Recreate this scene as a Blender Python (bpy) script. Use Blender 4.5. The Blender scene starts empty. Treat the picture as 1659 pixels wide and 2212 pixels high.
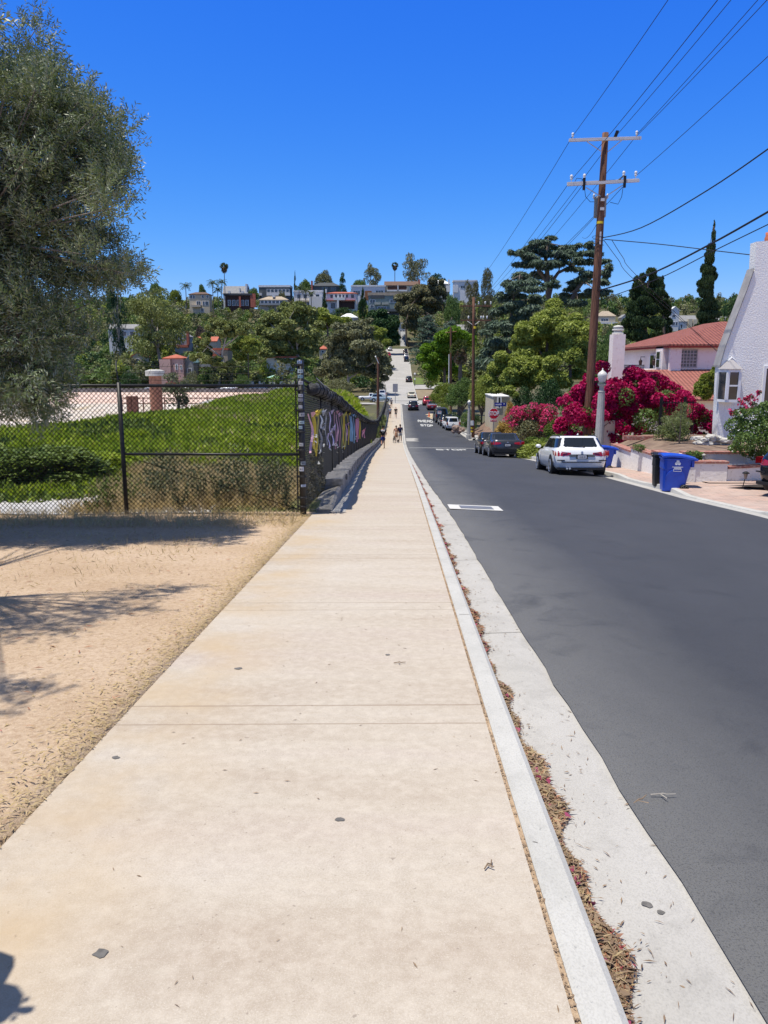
import bpy, bmesh, math, random
import numpy as np
from mathutils import Vector, Matrix
from math import radians as RD, sin, cos, pi, tan, atan, atan2, hypot

S = bpy.context.scene
COL = S.collection
# ------------------------------------------------------------------ camera
EYE = 1.52
PITCH, YAW, FPX = RD(10.8), RD(1.02), 1662.0      # focal length in units where the photo is 1659 x 2212
cam = bpy.data.cameras.new('camera')
cam.sensor_fit = 'VERTICAL'; cam.sensor_height = 36; cam.lens = 36 * FPX / 2212
cam.clip_start = 0.05; cam.clip_end = 6000
camo = bpy.data.objects.new('camera', cam); COL.objects.link(camo)
camo.location = (0, 0, EYE); camo.rotation_euler = (pi/2 - PITCH, 0, YAW)
S.camera = camo
# ------------------------------------------------------------------ world, sun, exposure
SUN_TO = Vector((-0.57, -0.27, 2.25)).normalized()     # towards the sun
EL = math.asin(SUN_TO.z); AZ = atan2(SUN_TO.x, SUN_TO.y)
W = bpy.data.worlds.new('World'); S.world = W; W.use_nodes = True
nt = W.node_tree; nt.nodes.clear()
sky = nt.nodes.new('ShaderNodeTexSky'); sky.sky_type = 'NISHITA'; sky.sun_disc = False
sky.sun_elevation = EL; sky.sun_rotation = AZ; sky.altitude = 100
sky.air_density = 1.0; sky.dust_density = 0.15; sky.ozone_density = 3.0
# the deep, slightly violet blue of the phone picture: a curve per channel on the sky's own light
bg = nt.nodes.new('ShaderNodeBackground'); bg.inputs['Strength'].default_value = 0.15
wo = nt.nodes.new('ShaderNodeOutputWorld'); sp = nt.nodes.new('ShaderNodeSeparateColor'); cb = nt.nodes.new('ShaderNodeCombineColor')
nt.links.new(sky.outputs[0], sp.inputs[0])
for i, (p, k) in enumerate(((2.03, .66), (1.167, .60), (.35, .93))):
    q = nt.nodes.new('ShaderNodeMath'); q.operation = 'POWER'; q.inputs[1].default_value = p
    w_ = nt.nodes.new('ShaderNodeMath'); w_.operation = 'MULTIPLY'; w_.inputs[1].default_value = k*.15**p/.15
    nt.links.new(sp.outputs[i], q.inputs[0]); nt.links.new(q.outputs[0], w_.inputs[0]); nt.links.new(w_.outputs[0], cb.inputs[i])
# overhead, out of frame, the sky is dimmed and greyed to neutralise shadows
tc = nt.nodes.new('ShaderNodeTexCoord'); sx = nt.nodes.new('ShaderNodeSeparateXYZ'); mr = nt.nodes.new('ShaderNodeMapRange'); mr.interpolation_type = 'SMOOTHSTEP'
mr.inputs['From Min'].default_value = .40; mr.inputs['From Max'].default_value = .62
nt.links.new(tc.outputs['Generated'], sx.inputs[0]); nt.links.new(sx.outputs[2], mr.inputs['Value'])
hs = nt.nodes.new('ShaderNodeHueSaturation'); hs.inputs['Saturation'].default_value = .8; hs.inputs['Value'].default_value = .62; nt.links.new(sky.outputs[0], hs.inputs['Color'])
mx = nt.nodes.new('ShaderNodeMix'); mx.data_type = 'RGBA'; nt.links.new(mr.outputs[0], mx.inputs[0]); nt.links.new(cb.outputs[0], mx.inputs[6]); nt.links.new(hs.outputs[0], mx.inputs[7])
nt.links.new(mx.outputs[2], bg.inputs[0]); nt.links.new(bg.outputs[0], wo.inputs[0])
sl = bpy.data.lights.new('sun', 'SUN'); sl.energy = 5.0; sl.angle = RD(0.55); sl.color = (1.0, 0.945, 0.85)
so = bpy.data.objects.new('sun', sl); COL.objects.link(so)
so.rotation_euler = SUN_TO.to_track_quat('Z', 'Y').to_euler()
S.view_settings.view_transform = 'Standard'; S.view_settings.look = 'None'; S.view_settings.gamma = 1
S.view_settings.exposure = 0.15; S.view_settings.use_curve_mapping = False
S.cycles.max_bounces = 6; S.cycles.diffuse_bounces = 3; S.cycles.transparent_max_bounces = 8
S.cycles.use_denoising = True

# ------------------------------------------------------------------ photo pixel (1659 x 2212) -> point at distance Y along the street
_f = np.array([-sin(YAW)*cos(PITCH), cos(YAW)*cos(PITCH), -sin(PITCH)]); _r = np.array([cos(YAW), sin(YAW), 0]); _u = np.cross(_r, _f)
def ray(u, v): return _r*(u-829.5)/FPX - _u*(v-1106)/FPX + _f
def P(u, v, Y):
    d = ray(u, v); t = Y/d[1]
    return Vector((d[0]*t, Y, EYE + d[2]*t))
def PX(Y): return Y/FPX                                 # metres per photo pixel at distance Y

# ------------------------------------------------------------------ helpers
def sm(t): t = np.clip(t, 0, 1); return t*t*(3-2*t)
class MB:
    """collects faces and builds ONE mesh object"""
    def __init__(s): s.v = []; s.f = []; s.m = []
    def face(s, pts, m=0):
        n = len(s.v); s.v += [tuple(p) for p in pts]; s.f.append(tuple(range(n, n+len(pts)))); s.m.append(m)
    def box(s, lo, hi, m=0, rz=0, piv=None, taper=1.0):
        x0, y0, z0 = lo; x1, y1, z1 = hi; cx, cy = (x0+x1)/2, (y0+y1)/2
        p = [(x0,y0,z0),(x1,y0,z0),(x1,y1,z0),(x0,y1,z0)]
        q = [(cx+(x-cx)*taper, cy+(y-cy)*taper, z1) for x, y, z in p]; p = p+q
        if rz:
            a, b = piv or (cx, cy); c, d = cos(rz), sin(rz)
            p = [(a+(x-a)*c-(y-b)*d, b+(x-a)*d+(y-b)*c, z) for x, y, z in p]
        n = len(s.v); s.v += p
        for q in ((0,3,2,1),(4,5,6,7),(0,1,5,4),(1,2,6,5),(2,3,7,6),(3,0,4,7)): s.f.append(tuple(n+i for i in q)); s.m.append(m)
    def tube(s, pts, r, n=6, m=0, cap=True):
        pts = [Vector(p) for p in pts]; k = len(pts)
        rs = r if hasattr(r, '__len__') else [r]*k
        base = len(s.v); up = None
        for i, p in enumerate(pts):
            d = (pts[min(i+1,k-1)]-pts[max(i-1,0)])
            d = d.normalized() if d.length > 1e-9 else Vector((0,0,1))
            if up is None or abs(up.dot(d)) > .98: up = Vector((0,0,1)) if abs(d.z) < .9 else Vector((1,0,0))
            a = d.cross(up).normalized(); b = a.cross(d); up = b
            for j in range(n):
                t = 2*pi*j/n; s.v.append(tuple(p+(a*cos(t)+b*sin(t))*rs[i]))
        for i in range(k-1):
            for j in range(n):
                a0 = base+i*n+j; a1 = base+i*n+(j+1)%n
                s.f.append((a0, a1, a1+n, a0+n)); s.m.append(m)
        if cap and n > 2:
            s.f.append(tuple(base+j for j in range(n))[::-1]); s.m.append(m)
            s.f.append(tuple(base+(k-1)*n+j for j in range(n))); s.m.append(m)
    def lathe(s, c, prof, n=12, m=0, sx=1, sy=1):
        cx, cy, cz = c; base = len(s.v)
        for r, z in prof:
            for j in range(n): t = 2*pi*j/n; s.v.append((cx+r*sx*cos(t), cy+r*sy*sin(t), cz+z))
        for i in range(len(prof)-1):
            for j in range(n):
                a0 = base+i*n+j; a1 = base+i*n+(j+1)%n
                s.f.append((a0, a1, a1+n, a0+n)); s.m.append(m)
        s.f.append(tuple(base+j for j in range(n))[::-1]); s.m.append(m)
        s.f.append(tuple(base+(len(prof)-1)*n+j for j in range(n))); s.m.append(m)
    def ball(s, c, rx, ry=None, rz=None, n=10, k=6, m=0):
        ry = ry or rx; rz = rz or rx
        prof = [(max(sin(pi*i/k), .02), -cos(pi*i/k)*rz) for i in range(k+1)]
        s.lathe(c, prof, n, m, rx, ry)
    def prism(s, poly, off, m=0):
        """planar polygon (3-D points) extruded by vector off"""
        a = [Vector(p) for p in poly]; b = [p+Vector(off) for p in a]; n = len(a)
        s.face(a[::-1], m); s.face(b, m)
        for i in range(n): s.face((a[i], a[(i+1)%n], b[(i+1)%n], b[i]), m)
    def sheet(s, rows, m=0):
        """grid of points rows[i][j], shared vertices"""
        base = len(s.v); w = len(rows[0])
        for r in rows: s.v += [tuple(p) for p in r]
        for i in range(len(rows)-1):
            for j in range(w-1):
                a = base+i*w+j; s.f.append((a, a+1, a+w+1, a+w)); s.m.append(m)
    def xf(s, M):
        s.v = [tuple(M @ Vector(p)) for p in s.v]; return s
    def mesh(s, name, mats, smooth=False):
        me = bpy.data.meshes.new(name); me.from_pydata(s.v, [], s.f)
        for x in (mats if isinstance(mats, (list, tuple)) else [mats]): me.materials.append(x)
        if any(s.m): me.polygons.foreach_set('material_index', s.m)
        if smooth: me.polygons.foreach_set('use_smooth', [True]*len(s.f))
        me.update(); return me
    def build(s, name, mats, parent=None, smooth=False, loc=None, fix=False, bevel=0):
        me = s.mesh(name, mats, smooth)
        if fix or bevel:
            bm = bmesh.new(); bm.from_mesh(me)
            bmesh.ops.remove_doubles(bm, verts=bm.verts, dist=1e-5)
            bmesh.ops.recalc_face_normals(bm, faces=bm.faces)
            bm.to_mesh(me); bm.free()
        return link(name, me, parent, loc, bevel)
def link(name, me, parent=None, loc=None, bevel=0):
    o = bpy.data.objects.new(name, me); COL.objects.link(o)
    if parent: o.parent = parent
    if loc is not None: o.location = loc
    if bevel:
        b = o.modifiers.new('bevel', 'BEVEL'); b.width = bevel; b.segments = 2; b.limit_method = 'ANGLE'; b.angle_limit = RD(35)
    return o
def tag(o, label=None, cat=None, group=None, kind=None):
    if label: o['label'] = label
    if cat: o['category'] = cat
    if group: o['group'] = group
    if kind: o['kind'] = kind
    return o
def thing(name, label, cat, loc=(0,0,0), rz=0, group=None):
    o = bpy.data.objects.new(name, None); COL.objects.link(o); o.empty_display_size = .2
    o.location = loc; o.rotation_euler = (0, 0, rz)
    return tag(o, label, cat, group)
def copy_tree(o, label=None, loc=None, rz=None, parent=None, scale=None):
    c = o.copy(); COL.objects.link(c)
    if parent: c.parent = parent
    if label: c['label'] = label
    if loc is not None: c.location = loc
    if rz is not None: c.rotation_euler = (0, 0, rz)
    if scale is not None: c.scale = scale
    for ch in list(o.children): copy_tree(ch, parent=c)
    return c
def np_mesh(name, V, Q, mat, smooth=False):
    """fast mesh: V (n,3), Q (m,4 or 3)"""
    me = bpy.data.meshes.new(name); V = np.asarray(V, np.float32); Q = np.asarray(Q, np.int32); k = Q.shape[1]
    me.vertices.add(len(V)); me.vertices.foreach_set('co', V.ravel())
    me.loops.add(Q.size); me.loops.foreach_set('vertex_index', Q.ravel())
    me.polygons.add(len(Q)); me.polygons.foreach_set('loop_start', np.arange(0, Q.size, k, dtype=np.int32))
    if smooth: me.polygons.foreach_set('use_smooth', np.ones(len(Q), bool))
    for x in (mat if isinstance(mat, (list, tuple)) else [mat]): me.materials.append(x)
    me.update(calc_edges=True); return me
def leaves(C, D, N, L, Wd, cup=0.0):
    """pointed leaf quads: centres C, directions D, normals-ish N (n,3); length L, width Wd (arrays or scalars)"""
    C = np.asarray(C); D = D/np.linalg.norm(D, axis=1, keepdims=True)
    B = np.cross(N, D); B /= np.linalg.norm(B, axis=1, keepdims=True)+1e-9; NN = np.cross(D, B)
    L = np.broadcast_to(np.asarray(L, float), (len(C),))[:, None]; Wd = np.broadcast_to(np.asarray(Wd, float), (len(C),))[:, None]
    a = C-D*L*.5; b = C+B*Wd*.5+D*L*.05+NN*cup*L; c = C+D*L*.5; d = C-B*Wd*.5+D*L*.05+NN*cup*L
    V = np.stack([a, b, c, d], 1).reshape(-1, 3); Q = np.arange(len(V)).reshape(-1, 4)
    return V, Q
def rdir(n, rg):
    v = rg.normal(size=(n, 3)); return v/np.linalg.norm(v, axis=1, keepdims=True)

# ------------------------------------------------------------------ materials
def newmat(name):
    m = bpy.data.materials.new(name); m.use_nodes = True
    n = m.node_tree.nodes; b = n['Principled BSDF']; return m, m.node_tree, n, b
def ramp(t, src, stops):
    r = t.nodes.new('ShaderNodeValToRGB'); e = r.color_ramp.elements
    while len(e) < len(stops): e.new(0.5)
    for x, (p, c) in zip(e, stops): x.position = p; x.color = (*c, 1) if len(c) == 3 else c
    t.links.new(src, r.inputs[0]); return r.outputs[0]
def noise(t, co, scale, detail=4, rough=.55, dist=0):
    n = t.nodes.new('ShaderNodeTexNoise'); n.inputs['Scale'].default_value = scale; n.inputs['Detail'].default_value = detail
    n.inputs['Roughness'].default_value = rough; n.inputs['Distortion'].default_value = dist
    t.links.new(co, n.inputs['Vector']); return n.outputs['Fac']
def coords(t, scale=(1,1,1), kind='Object'):
    c = t.nodes.new('ShaderNodeTexCoord'); m = t.nodes.new('ShaderNodeMapping'); m.inputs['Scale'].default_value = scale
    t.links.new(c.outputs[kind], m.inputs[0]); return m.outputs[0]
def mix(t, f, a, b, kind='MIX'):
    n = t.nodes.new('ShaderNodeMix'); n.data_type = 'RGBA'; n.blend_type = kind
    for s_, x in ((0, f), (6, a), (7, b)):
        if isinstance(x, (int, float)): n.inputs[s_].default_value = x
        elif isinstance(x, tuple): n.inputs[s_].default_value = (*x, 1) if len(x) == 3 else x
        else: t.links.new(x, n.inputs[s_])
    return n.outputs[2]
def math_(t, op, a, b=None, c=None):
    n = t.nodes.new('ShaderNodeMath'); n.operation = op
    for i, x in enumerate((a, b, c)):
        if x is None: continue
        if isinstance(x, (int, float)): n.inputs[i].default_value = x
        else: t.links.new(x, n.inputs[i])
    return n.outputs[0]
def bump(t, b, h, strength=.3, dist=.02):
    n = t.nodes.new('ShaderNodeBump'); n.inputs['Strength'].default_value = strength; n.inputs['Distance'].default_value = dist
    t.links.new(h, n.inputs['Height']); t.links.new(n.outputs[0], b.inputs['Normal'])
def M(name, c, c2=None, rough=.8, sc=3, bs=0, bsc=40, bd=.01, metal=0, spec=.3, c3=None, sc3=30, lo=.35, hi=.65, scale=(1,1,1), coat=0):
    m, t, n, b = newmat(name); b.inputs['Roughness'].default_value = rough; b.inputs['Metallic'].default_value = metal
    b.inputs['Specular IOR Level'].default_value = spec; b.inputs['Base Color'].default_value = (*c, 1); b.inputs['Coat Weight'].default_value = coat
    co = coords(t, scale) if (c2 or bs or c3) else None
    if c2:
        col = ramp(t, noise(t, co, sc), [(lo, c), (hi, c2)])
        if c3: col = mix(t, ramp(t, noise(t, co, sc3, 3), [(.5, (0,0,0)), (.68, (1,1,1))]), col, c3)
        t.links.new(col, b.inputs['Base Color'])
    if bs: bump(t, b, noise(t, co, bsc, 5), bs, bd)
    return m
def leafmat(name, c, c2, back=None, trans=.3, rough=.55, dead=None, spec=.25):
    m, t, n, b = newmat(name); g = n.new('ShaderNodeNewGeometry')
    col = ramp(t, g.outputs['Random Per Island'], [(0, c), (1, c2)] if not dead else [(0, c), (.93, c2), (.95, dead), (1, dead)])
    col = mix(t, .5, col, ramp(t, noise(t, coords(t, kind='Object'), .9, 2), [(.35, c), (.65, c2)]))
    if back: col = mix(t, g.outputs['Backfacing'], col, back)
    t.links.new(col, b.inputs['Base Color']); b.inputs['Roughness'].default_value = rough; b.inputs['Specular IOR Level'].default_value = spec
    if trans:
        tr = n.new('ShaderNodeBsdfTranslucent'); t.links.new(mix(t, .4, col, (c2[0]*1.6, c2[1]*1.7, c2[2]*.8)), tr.inputs[0])
        ms = n.new('ShaderNodeMixShader'); ms.inputs[0].default_value = trans
        t.links.new(b.outputs[0], ms.inputs[1]); t.links.new(tr.outputs[0], ms.inputs[2]); t.links.new(ms.outputs[0], n['Material Output'].inputs[0])
    return m
def glassmat(name, c=(.02,.025,.03), rough=.06):
    m, t, n, b = newmat(name); b.inputs['Base Color'].default_value = (*c, 1); b.inputs['Roughness'].default_value = rough
    b.inputs['Specular IOR Level'].default_value = .8; return m
def paint(name, c, metal=.0, rough=.3):
    m, t, n, b = newmat(name); b.inputs['Base Color'].default_value = (*c, 1); b.inputs['Roughness'].default_value = rough
    b.inputs['Metallic'].default_value = metal; b.inputs['Coat Weight'].default_value = .6; b.inputs['Coat Roughness'].default_value = .05
    return m
# ------------------------------------------------------------------ terrain and street
_ty = np.arange(-40, 1000, 1.0)
_tz = np.interp(_ty, [-40,0,18.3,26,44,60,76,88,100,120,138,155,171,226,250,275,330,345,380,420,450,480,600,1000],
                [2.9,0,-1.336,-2.0,-3.57,-4.91,-6.03,-6.35,-6.5,-6.55,-6.35,-5.93,-5.55,-3.23,-.8,2.15,6.86,8.3,17,27,33,35,30,20])
_k = np.ones(9)/9; _tz = np.convolve(np.pad(_tz, 4, mode='edge'), _k, 'valid')
_tz[_ty < 12] = -0.073*_ty[_ty < 12]
def zs(Y): return np.interp(Y, _ty, _tz)                # level of the left pavement along the street
def xk(Y): return np.interp(Y, [-20,16.6,20,28,41,50,64,86,100,112,125,140,155], [8.3,8.2,7.85,7.75,7.45,7.4,7.7,8.2,8.3,8.2,7.9,7.4,7.2])   # right kerb face
def zr(Y): return zs(Y)-.15-np.interp(Y, [-20,0,16.6,28,41,86,100,112,130], [.42,.42,.36,.14,0,.1,.45,.3,0])    # right gutter
def xw(Y): return np.interp(Y, [12.7,19,26,40,55,80,150], [-1.12,-1.2,-1.38,-1.65,-1.8,-1.75,-1.75])      # face of the low wall
def xl(Y): return np.where(np.asarray(Y) < 12.75, -1.42, xw(Y))
def G(x, Y):
    """height of the open ground"""
    x = np.asarray(x, float); Y = np.asarray(Y, float); s = zs(Y)
    # left: dirt, then meadow plateau, reservoir basin, far bank, hill
    mead = -1.06-np.clip(Y-13, 0, 60)*.011 + .22*np.sin(x*.45+1)*np.sin(Y*.21)*sm((Y-15)/8)
    mead = mead - sm((Y-94)/22)*4.6
    near = np.minimum(np.minimum((x+14.5)/4., 0), 0)     # 0 on the plateau, negative beyond its edge in x
    edge = np.where(Y > 34, np.clip((-14-x)/15., 0, 1)*np.clip((Y-35)/9, 0, 1), 0)
    basin = -8.2
    m2 = mead*(1-sm(edge)) + basin*sm(edge)
    m2 = np.where(Y > 150, m2*(1-sm((Y-150)/10)) + np.minimum(s, -5.6)*sm((Y-150)/10)*1.0, m2)
    far = np.interp(Y, [150,166,172,186,200], [-8.2,-8.2,-7.6,-4.9,-4.7])
    w = sm((-x-14)/15.)
    left = np.where(Y > 150, far*w + m2*(1-w), m2)
    hill = zs(Y)
    left = np.where(Y > 186, left*(1-sm((Y-190)/40)) + hill*sm((Y-190)/40), left)
    # beside the street the plateau comes down to pavement level
    t = sm((-x-2.1)/4.5); lowb = np.where(Y < 13.2, s, s+.1)
    t2 = np.where(Y < 12.9, 0, t)
    left = np.where(Y < 186, lowb*(1-t2)+left*t2, left)
    left = np.where(Y < 12.9, s-.015+.02*np.sin(x*1.3)*np.sin(Y*1.1), left)
    # right: lots level with the pavement, rising into the right-hand hillside
    rk = zr(Y)+np.where(Y < 62, -.12, .12)
    right = rk + np.clip(x-9.5, 0, 6)*.05*sm((30-Y)/8+1)
    right = right + np.clip(x-14, 0, 60)*.05*sm((Y-60)/40)*(1-.75*sm((Y-280)/90))
    z = np.where(x < 3, left, right)
    z = np.where((Y > 160), np.where(x < -5, z, np.where(x > 5, z, s)), z)
    dip = (x > np.where((Y > 12.4) & (Y < 13.05), -1.115, xl(Y)+.005)) & (x < xk(Y)+.12) & (Y < 165)
    dip2 = (x > -5.2) & (x < 4.4) & (Y >= 160) & (Y < 348)
    return np.where(dip, np.minimum(s, zr(Y))-.5, np.where(dip2, s-.35, z))
def Gz(x, y): return float(G(x, y))
def hit(u, v, y0=90, y1=700):
    """where the ray through a photo point meets the ground beyond y0"""
    ys = np.arange(y0, y1, 1.0); d = ray(u, v); t = ys/d[1]
    g = G(d[0]*t, ys); z = EYE+d[2]*t; i = np.nonzero(z <= g)[0]
    return float(ys[i[0]]) if len(i) else None

# --- ground materials
def m_sidewalk():
    m, t, n, b = newmat('sidewalk_concrete'); co = coords(t, (1,1,1)); st = coords(t, (.55, 2.6, 1))
    base = ramp(t, noise(t, st, 1.1, 5, .6), [(.28, (.39,.325,.262)), (.5, (.455,.40,.332)), (.72, (.505,.458,.40))])
    base = mix(t, ramp(t, noise(t, st, .55, 3), [(.52, (0,0,0)), (.72, (.75,.75,.75))]), base, (.40,.32,.275))
    base = mix(t, ramp(t, noise(t, co, 170, 2, .7), [(.4, (0,0,0)), (.62, (.5,.5,.5))]), base, (.34,.28,.215))
    base = mix(t, ramp(t, noise(t, co, 17, 5, .7), [(.42, (0,0,0)), (.7, (.4,.4,.4))]), base, (.60,.54,.46))
    base = mix(t, ramp(t, noise(t, co, 260, 2), [(.58, (0,0,0)), (.70, (.5,.5,.5))]), base, (.62,.57,.49))
    base = mix(t, ramp(t, noise(t, co, 42, 3), [(.69, (0,0,0)), (.73, (.6,.6,.6))]), base, (.22,.18,.15))
    # ochre dust blown in from the dirt side
    sx = n.new('ShaderNodeSeparateXYZ'); t.links.new(co, sx.inputs[0])
    dust = math_(t, 'MULTIPLY', ramp(t, math_(t, 'ADD', math_(t, 'MULTIPLY', sx.outputs[0], -1), -.2), [(.45, (0,0,0)), (1.2 if False else 1, (1,1,1))]), ramp(t, noise(t, co, 1.7, 4), [(.35, (0,0,0)), (.7, (1,1,1))]))
    base = mix(t, math_(t, 'MULTIPLY', dust, .75), base, (.46,.345,.21))
    # pairs of tooled joints across the walk
    y = math_(t, 'ADD', sx.outputs[1], math_(t, 'MULTIPLY', sx.outputs[0], -.035))
    y = math_(t, 'ADD', y, math_(t, 'MULTIPLY', noise(t, co, 14, 3), .012))
    mm = None
    for off in (0, .255):
        p = math_(t, 'ABSOLUTE', math_(t, 'SUBTRACT', math_(t, 'PINGPONG', math_(t, 'SUBTRACT', y, 3.64+off+1.19), 1.19), 1.19))
        l = math_(t, 'LESS_THAN', p, .0085 if off else .007); mm = l if mm is None else math_(t, 'MAXIMUM', mm, l)
    base = mix(t, math_(t, 'MULTIPLY', mm, .55), base, (.24,.18,.13))
    t.links.new(base, b.inputs['Base Color']); b.inputs['Roughness'].default_value = .85; b.inputs['Specular IOR Level'].default_value = .25
    bump(t, b, math_(t, 'SUBTRACT', noise(t, co, 200, 3, .7), math_(t, 'MULTIPLY', mm, 2)), .22, .004); return m
def m_conc(name, a, c, dark, sc=1.4, speck=.6):
    m, t, n, b = newmat(name); co = coords(t, (1,.7,1))
    base = ramp(t, noise(t, co, sc, 6, .62), [(.3, a), (.7, c)])
    base = mix(t, ramp(t, noise(t, co, 5.5, 6, .7, .5), [(.5, (0,0,0)), (.72, (.55,.55,.55))]), base, tuple(x*.74 for x in a))
    base = mix(t, ramp(t, noise(t, co, 60, 3), [(.66, (0,0,0)), (.74, (speck,)*3)]), base, dark)
    base = mix(t, ramp(t, noise(t, co, 150, 2), [(.45, (0,0,0)), (.65, (.3,.3,.3))]), base, tuple(x*.62 for x in a))
    t.links.new(base, b.inputs['Base Color']); b.inputs['Roughness'].default_value = .85; b.inputs['Specular IOR Level'].default_value = .25
    bump(t, b, noise(t, co, 120, 4, .7), .25, .005); return m
def m_asphalt(name, a, c, patch, worn=None):
    m, t, n, b = newmat(name); co = coords(t, (1,.45,1)); c1 = coords(t)
    base = ramp(t, noise(t, co, .5, 6, .6), [(.3, a), (.7, c)])
    if worn:
        sx = n.new('ShaderNodeSeparateXYZ'); t.links.new(c1, sx.inputs[0])
        q = math_(t, 'ADD', sx.outputs[0], math_(t, 'MULTIPLY', math_(t, 'SUBTRACT', noise(t, co, 1.3, 6, .7), .5), .7))
        w2 = ramp(t, noise(t, co, .6, 6, .6), [(.3, worn), (.7, tuple(x*1.28 for x in worn))])
        base = mix(t, ramp(t, math_(t, 'MULTIPLY', q, .4), [(.44, (0,0,0)), (.92, (1,1,1))]), w2, base)
    base = mix(t, ramp(t, noise(t, c1, 1.6, 5, .65, .6), [(.54, (0,0,0)), (.70, (.5,.5,.5))]), base, patch)
    base = mix(t, ramp(t, noise(t, c1, 190, 2, .8), [(.5, (0,0,0)), (.7, (.5,.5,.5))]), base, tuple(x*2.1 for x in c))
    base = mix(t, ramp(t, noise(t, c1, 150, 2, .8), [(.5, (0,0,0)), (.68, (.6,.6,.6))]), base, tuple(x*.5 for x in a))
    t.links.new(base, b.inputs['Base Color']); b.inputs['Roughness'].default_value = .72; b.inputs['Specular IOR Level'].default_value = .35
    bump(t, b, noise(t, c1, 170, 3, .75), .5, .006); return m
def m_dirt():
    m, t, n, b = newmat('dirt'); co = coords(t)
    base = ramp(t, noise(t, co, .8, 6, .6), [(.3, (.41,.295,.195)), (.5, (.48,.36,.25)), (.72, (.54,.42,.31))])
    base = mix(t, ramp(t, noise(t, co, 26, 5, .7), [(.45, (0,0,0)), (.62, (.55,.55,.55))]), base, (.31,.205,.13))
    base = mix(t, ramp(t, noise(t, co, 75, 3, .7), [(.56, (0,0,0)), (.66, (.7,.7,.7))]), base, (.62,.50,.36))
    t.links.new(base, b.inputs['Base Color']); b.inputs['Roughness'].default_value = .95; b.inputs['Specular IOR Level'].default_value = .1
    bump(t, b, noise(t, co, 45, 6, .75), .8, .012); return m
def m_paver():
    m, t, n, b = newmat('brick_pavers'); co = coords(t)
    br = n.new('ShaderNodeTexBrick'); t.links.new(co, br.inputs[0]); br.inputs['Scale'].default_value = 1
    br.inputs['Brick Width'].default_value = .42; br.inputs['Row Height'].default_value = .28; br.inputs['Mortar Size'].default_value = .009
    br.inputs['Color1'].default_value = (.48,.33,.27,1); br.inputs['Color2'].default_value = (.36,.27,.23,1); br.inputs['Mortar'].default_value = (.24,.19,.16,1)
    col = mix(t, ramp(t, noise(t, co, 1.4, 4), [(.4, (0,0,0)), (.75, (.55,.55,.55))]), br.outputs[0], (.52,.42,.36))
    t.links.new(col, b.inputs['Base Color']); b.inputs['Roughness'].default_value = .85; bump(t, b, noise(t, co, 60, 4), .3, .006); return m
MT = {}
MT['walk'] = m_sidewalk(); MT['kerb'] = m_conc('kerb_concrete', (.44,.43,.40), (.52,.51,.48), (.22,.22,.22), 2.2)
MT['gutter'] = m_conc('gutter_concrete', (.385,.37,.345), (.475,.46,.435), (.2,.19,.18), 1.1)
MT['conc'] = m_conc('pale_concrete', (.34,.33,.31), (.43,.415,.395), (.2,.19,.18), .3)
MT['road'] = m_asphalt('dark_asphalt', (.041,.043,.049), (.058,.060,.068), (.031,.033,.039), worn=(.118,.117,.114))
MT['road_old'] = m_asphalt('worn_asphalt', (.078,.077,.075), (.102,.100,.096), (.062,.061,.060))
MT['dirt'] = m_dirt(); MT['paver'] = m_paver()
MT['soil'] = M('meadow_soil', (.07,.085,.02), (.13,.13,.045), sc=.5, bs=.6, bsc=14, c3=(.18,.14,.08), sc3=3)
MT['path'] = m_conc('gravel_path', (.42,.41,.40), (.52,.51,.50), (.2,.2,.2), 2)
MT['basin'] = M('basin_floor', (.52,.45,.38), (.60,.54,.48), sc=.10, c3=(.46,.37,.25), sc3=.24, scale=(1,.6,1))
MT['bank'] = M('pink_concrete', (.60,.43,.36), (.65,.50,.43), sc=.25, c3=(.56,.40,.31), sc3=.7)
MT['hill'] = M('hill_earth', (.06,.07,.03), (.13,.11,.06), sc=.08, bs=.5, bsc=1, bd=.3)
MT['wpaint'] = M('road_paint', (.72,.72,.70), (.6,.6,.58), sc=6, c3=(.3,.3,.3), sc3=25)

def build_ground():
    xs = np.unique(np.round(np.concatenate([np.arange(-420,-100,20), np.arange(-100,-34,3), np.arange(-34,-8,.8), np.arange(-8,-1.4,.4), [-1.425,-1.40,-1.1,0,3,5,5.4,-5.25,-5.0,4.45,4.2], np.arange(6,10,.3), np.arange(10,30,1.), np.arange(30,100,4), np.arange(100,421,20)]), 3))
    ys = np.unique(np.round(np.concatenate([np.arange(-14,12.4,.8), [12.7,12.9,13.2,13.6], np.arange(14,60,.8), np.arange(60,130,1.5), np.arange(130,260,2.5), np.arange(260,500,6), np.arange(500,1001,50)]), 3))
    X, Y = np.meshgrid(xs, ys); Z = G(X, Y)
    V = np.stack([X, Y, Z], -1).reshape(-1, 3); w = len(xs)
    i, j = np.meshgrid(np.arange(len(ys)-1), np.arange(w-1), indexing='ij'); a = (i*w+j).ravel()
    Q = np.stack([a, a+1, a+w+1, a+w], 1)
    me = np_mesh('ground', V, Q, [MT[k] for k in ('dirt','soil','path','basin','bank','hill')], True)
    c = V[Q].mean(1); x, y = c[:,0], c[:,1]
    mi = np.full(len(Q), 5)
    lf = x < 0
    mi[lf & (y < 12.9)] = 0; mi[(x > 0) & (y < 60)] = 0
    mi[lf & (y >= 12.9) & (y < 130)] = 1
    mi[lf & (y >= 12.9) & (y < 14.9+.6*np.sin(x*1.7)) & (x < -3.2)] = 2
    mi[lf & (x < -21.5) & (y > 42) & (y < 174)] = 3
    mi[lf & (x < -15) & (y > 120) & (y < 174)] = 3
    mi[lf & (y >= 174) & (y < 188) & (x < -15)] = 4
    me.polygons.foreach_set('material_index', mi.astype(np.int32))
    return tag(link('ground', me), kind='structure')
build_ground()

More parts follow.
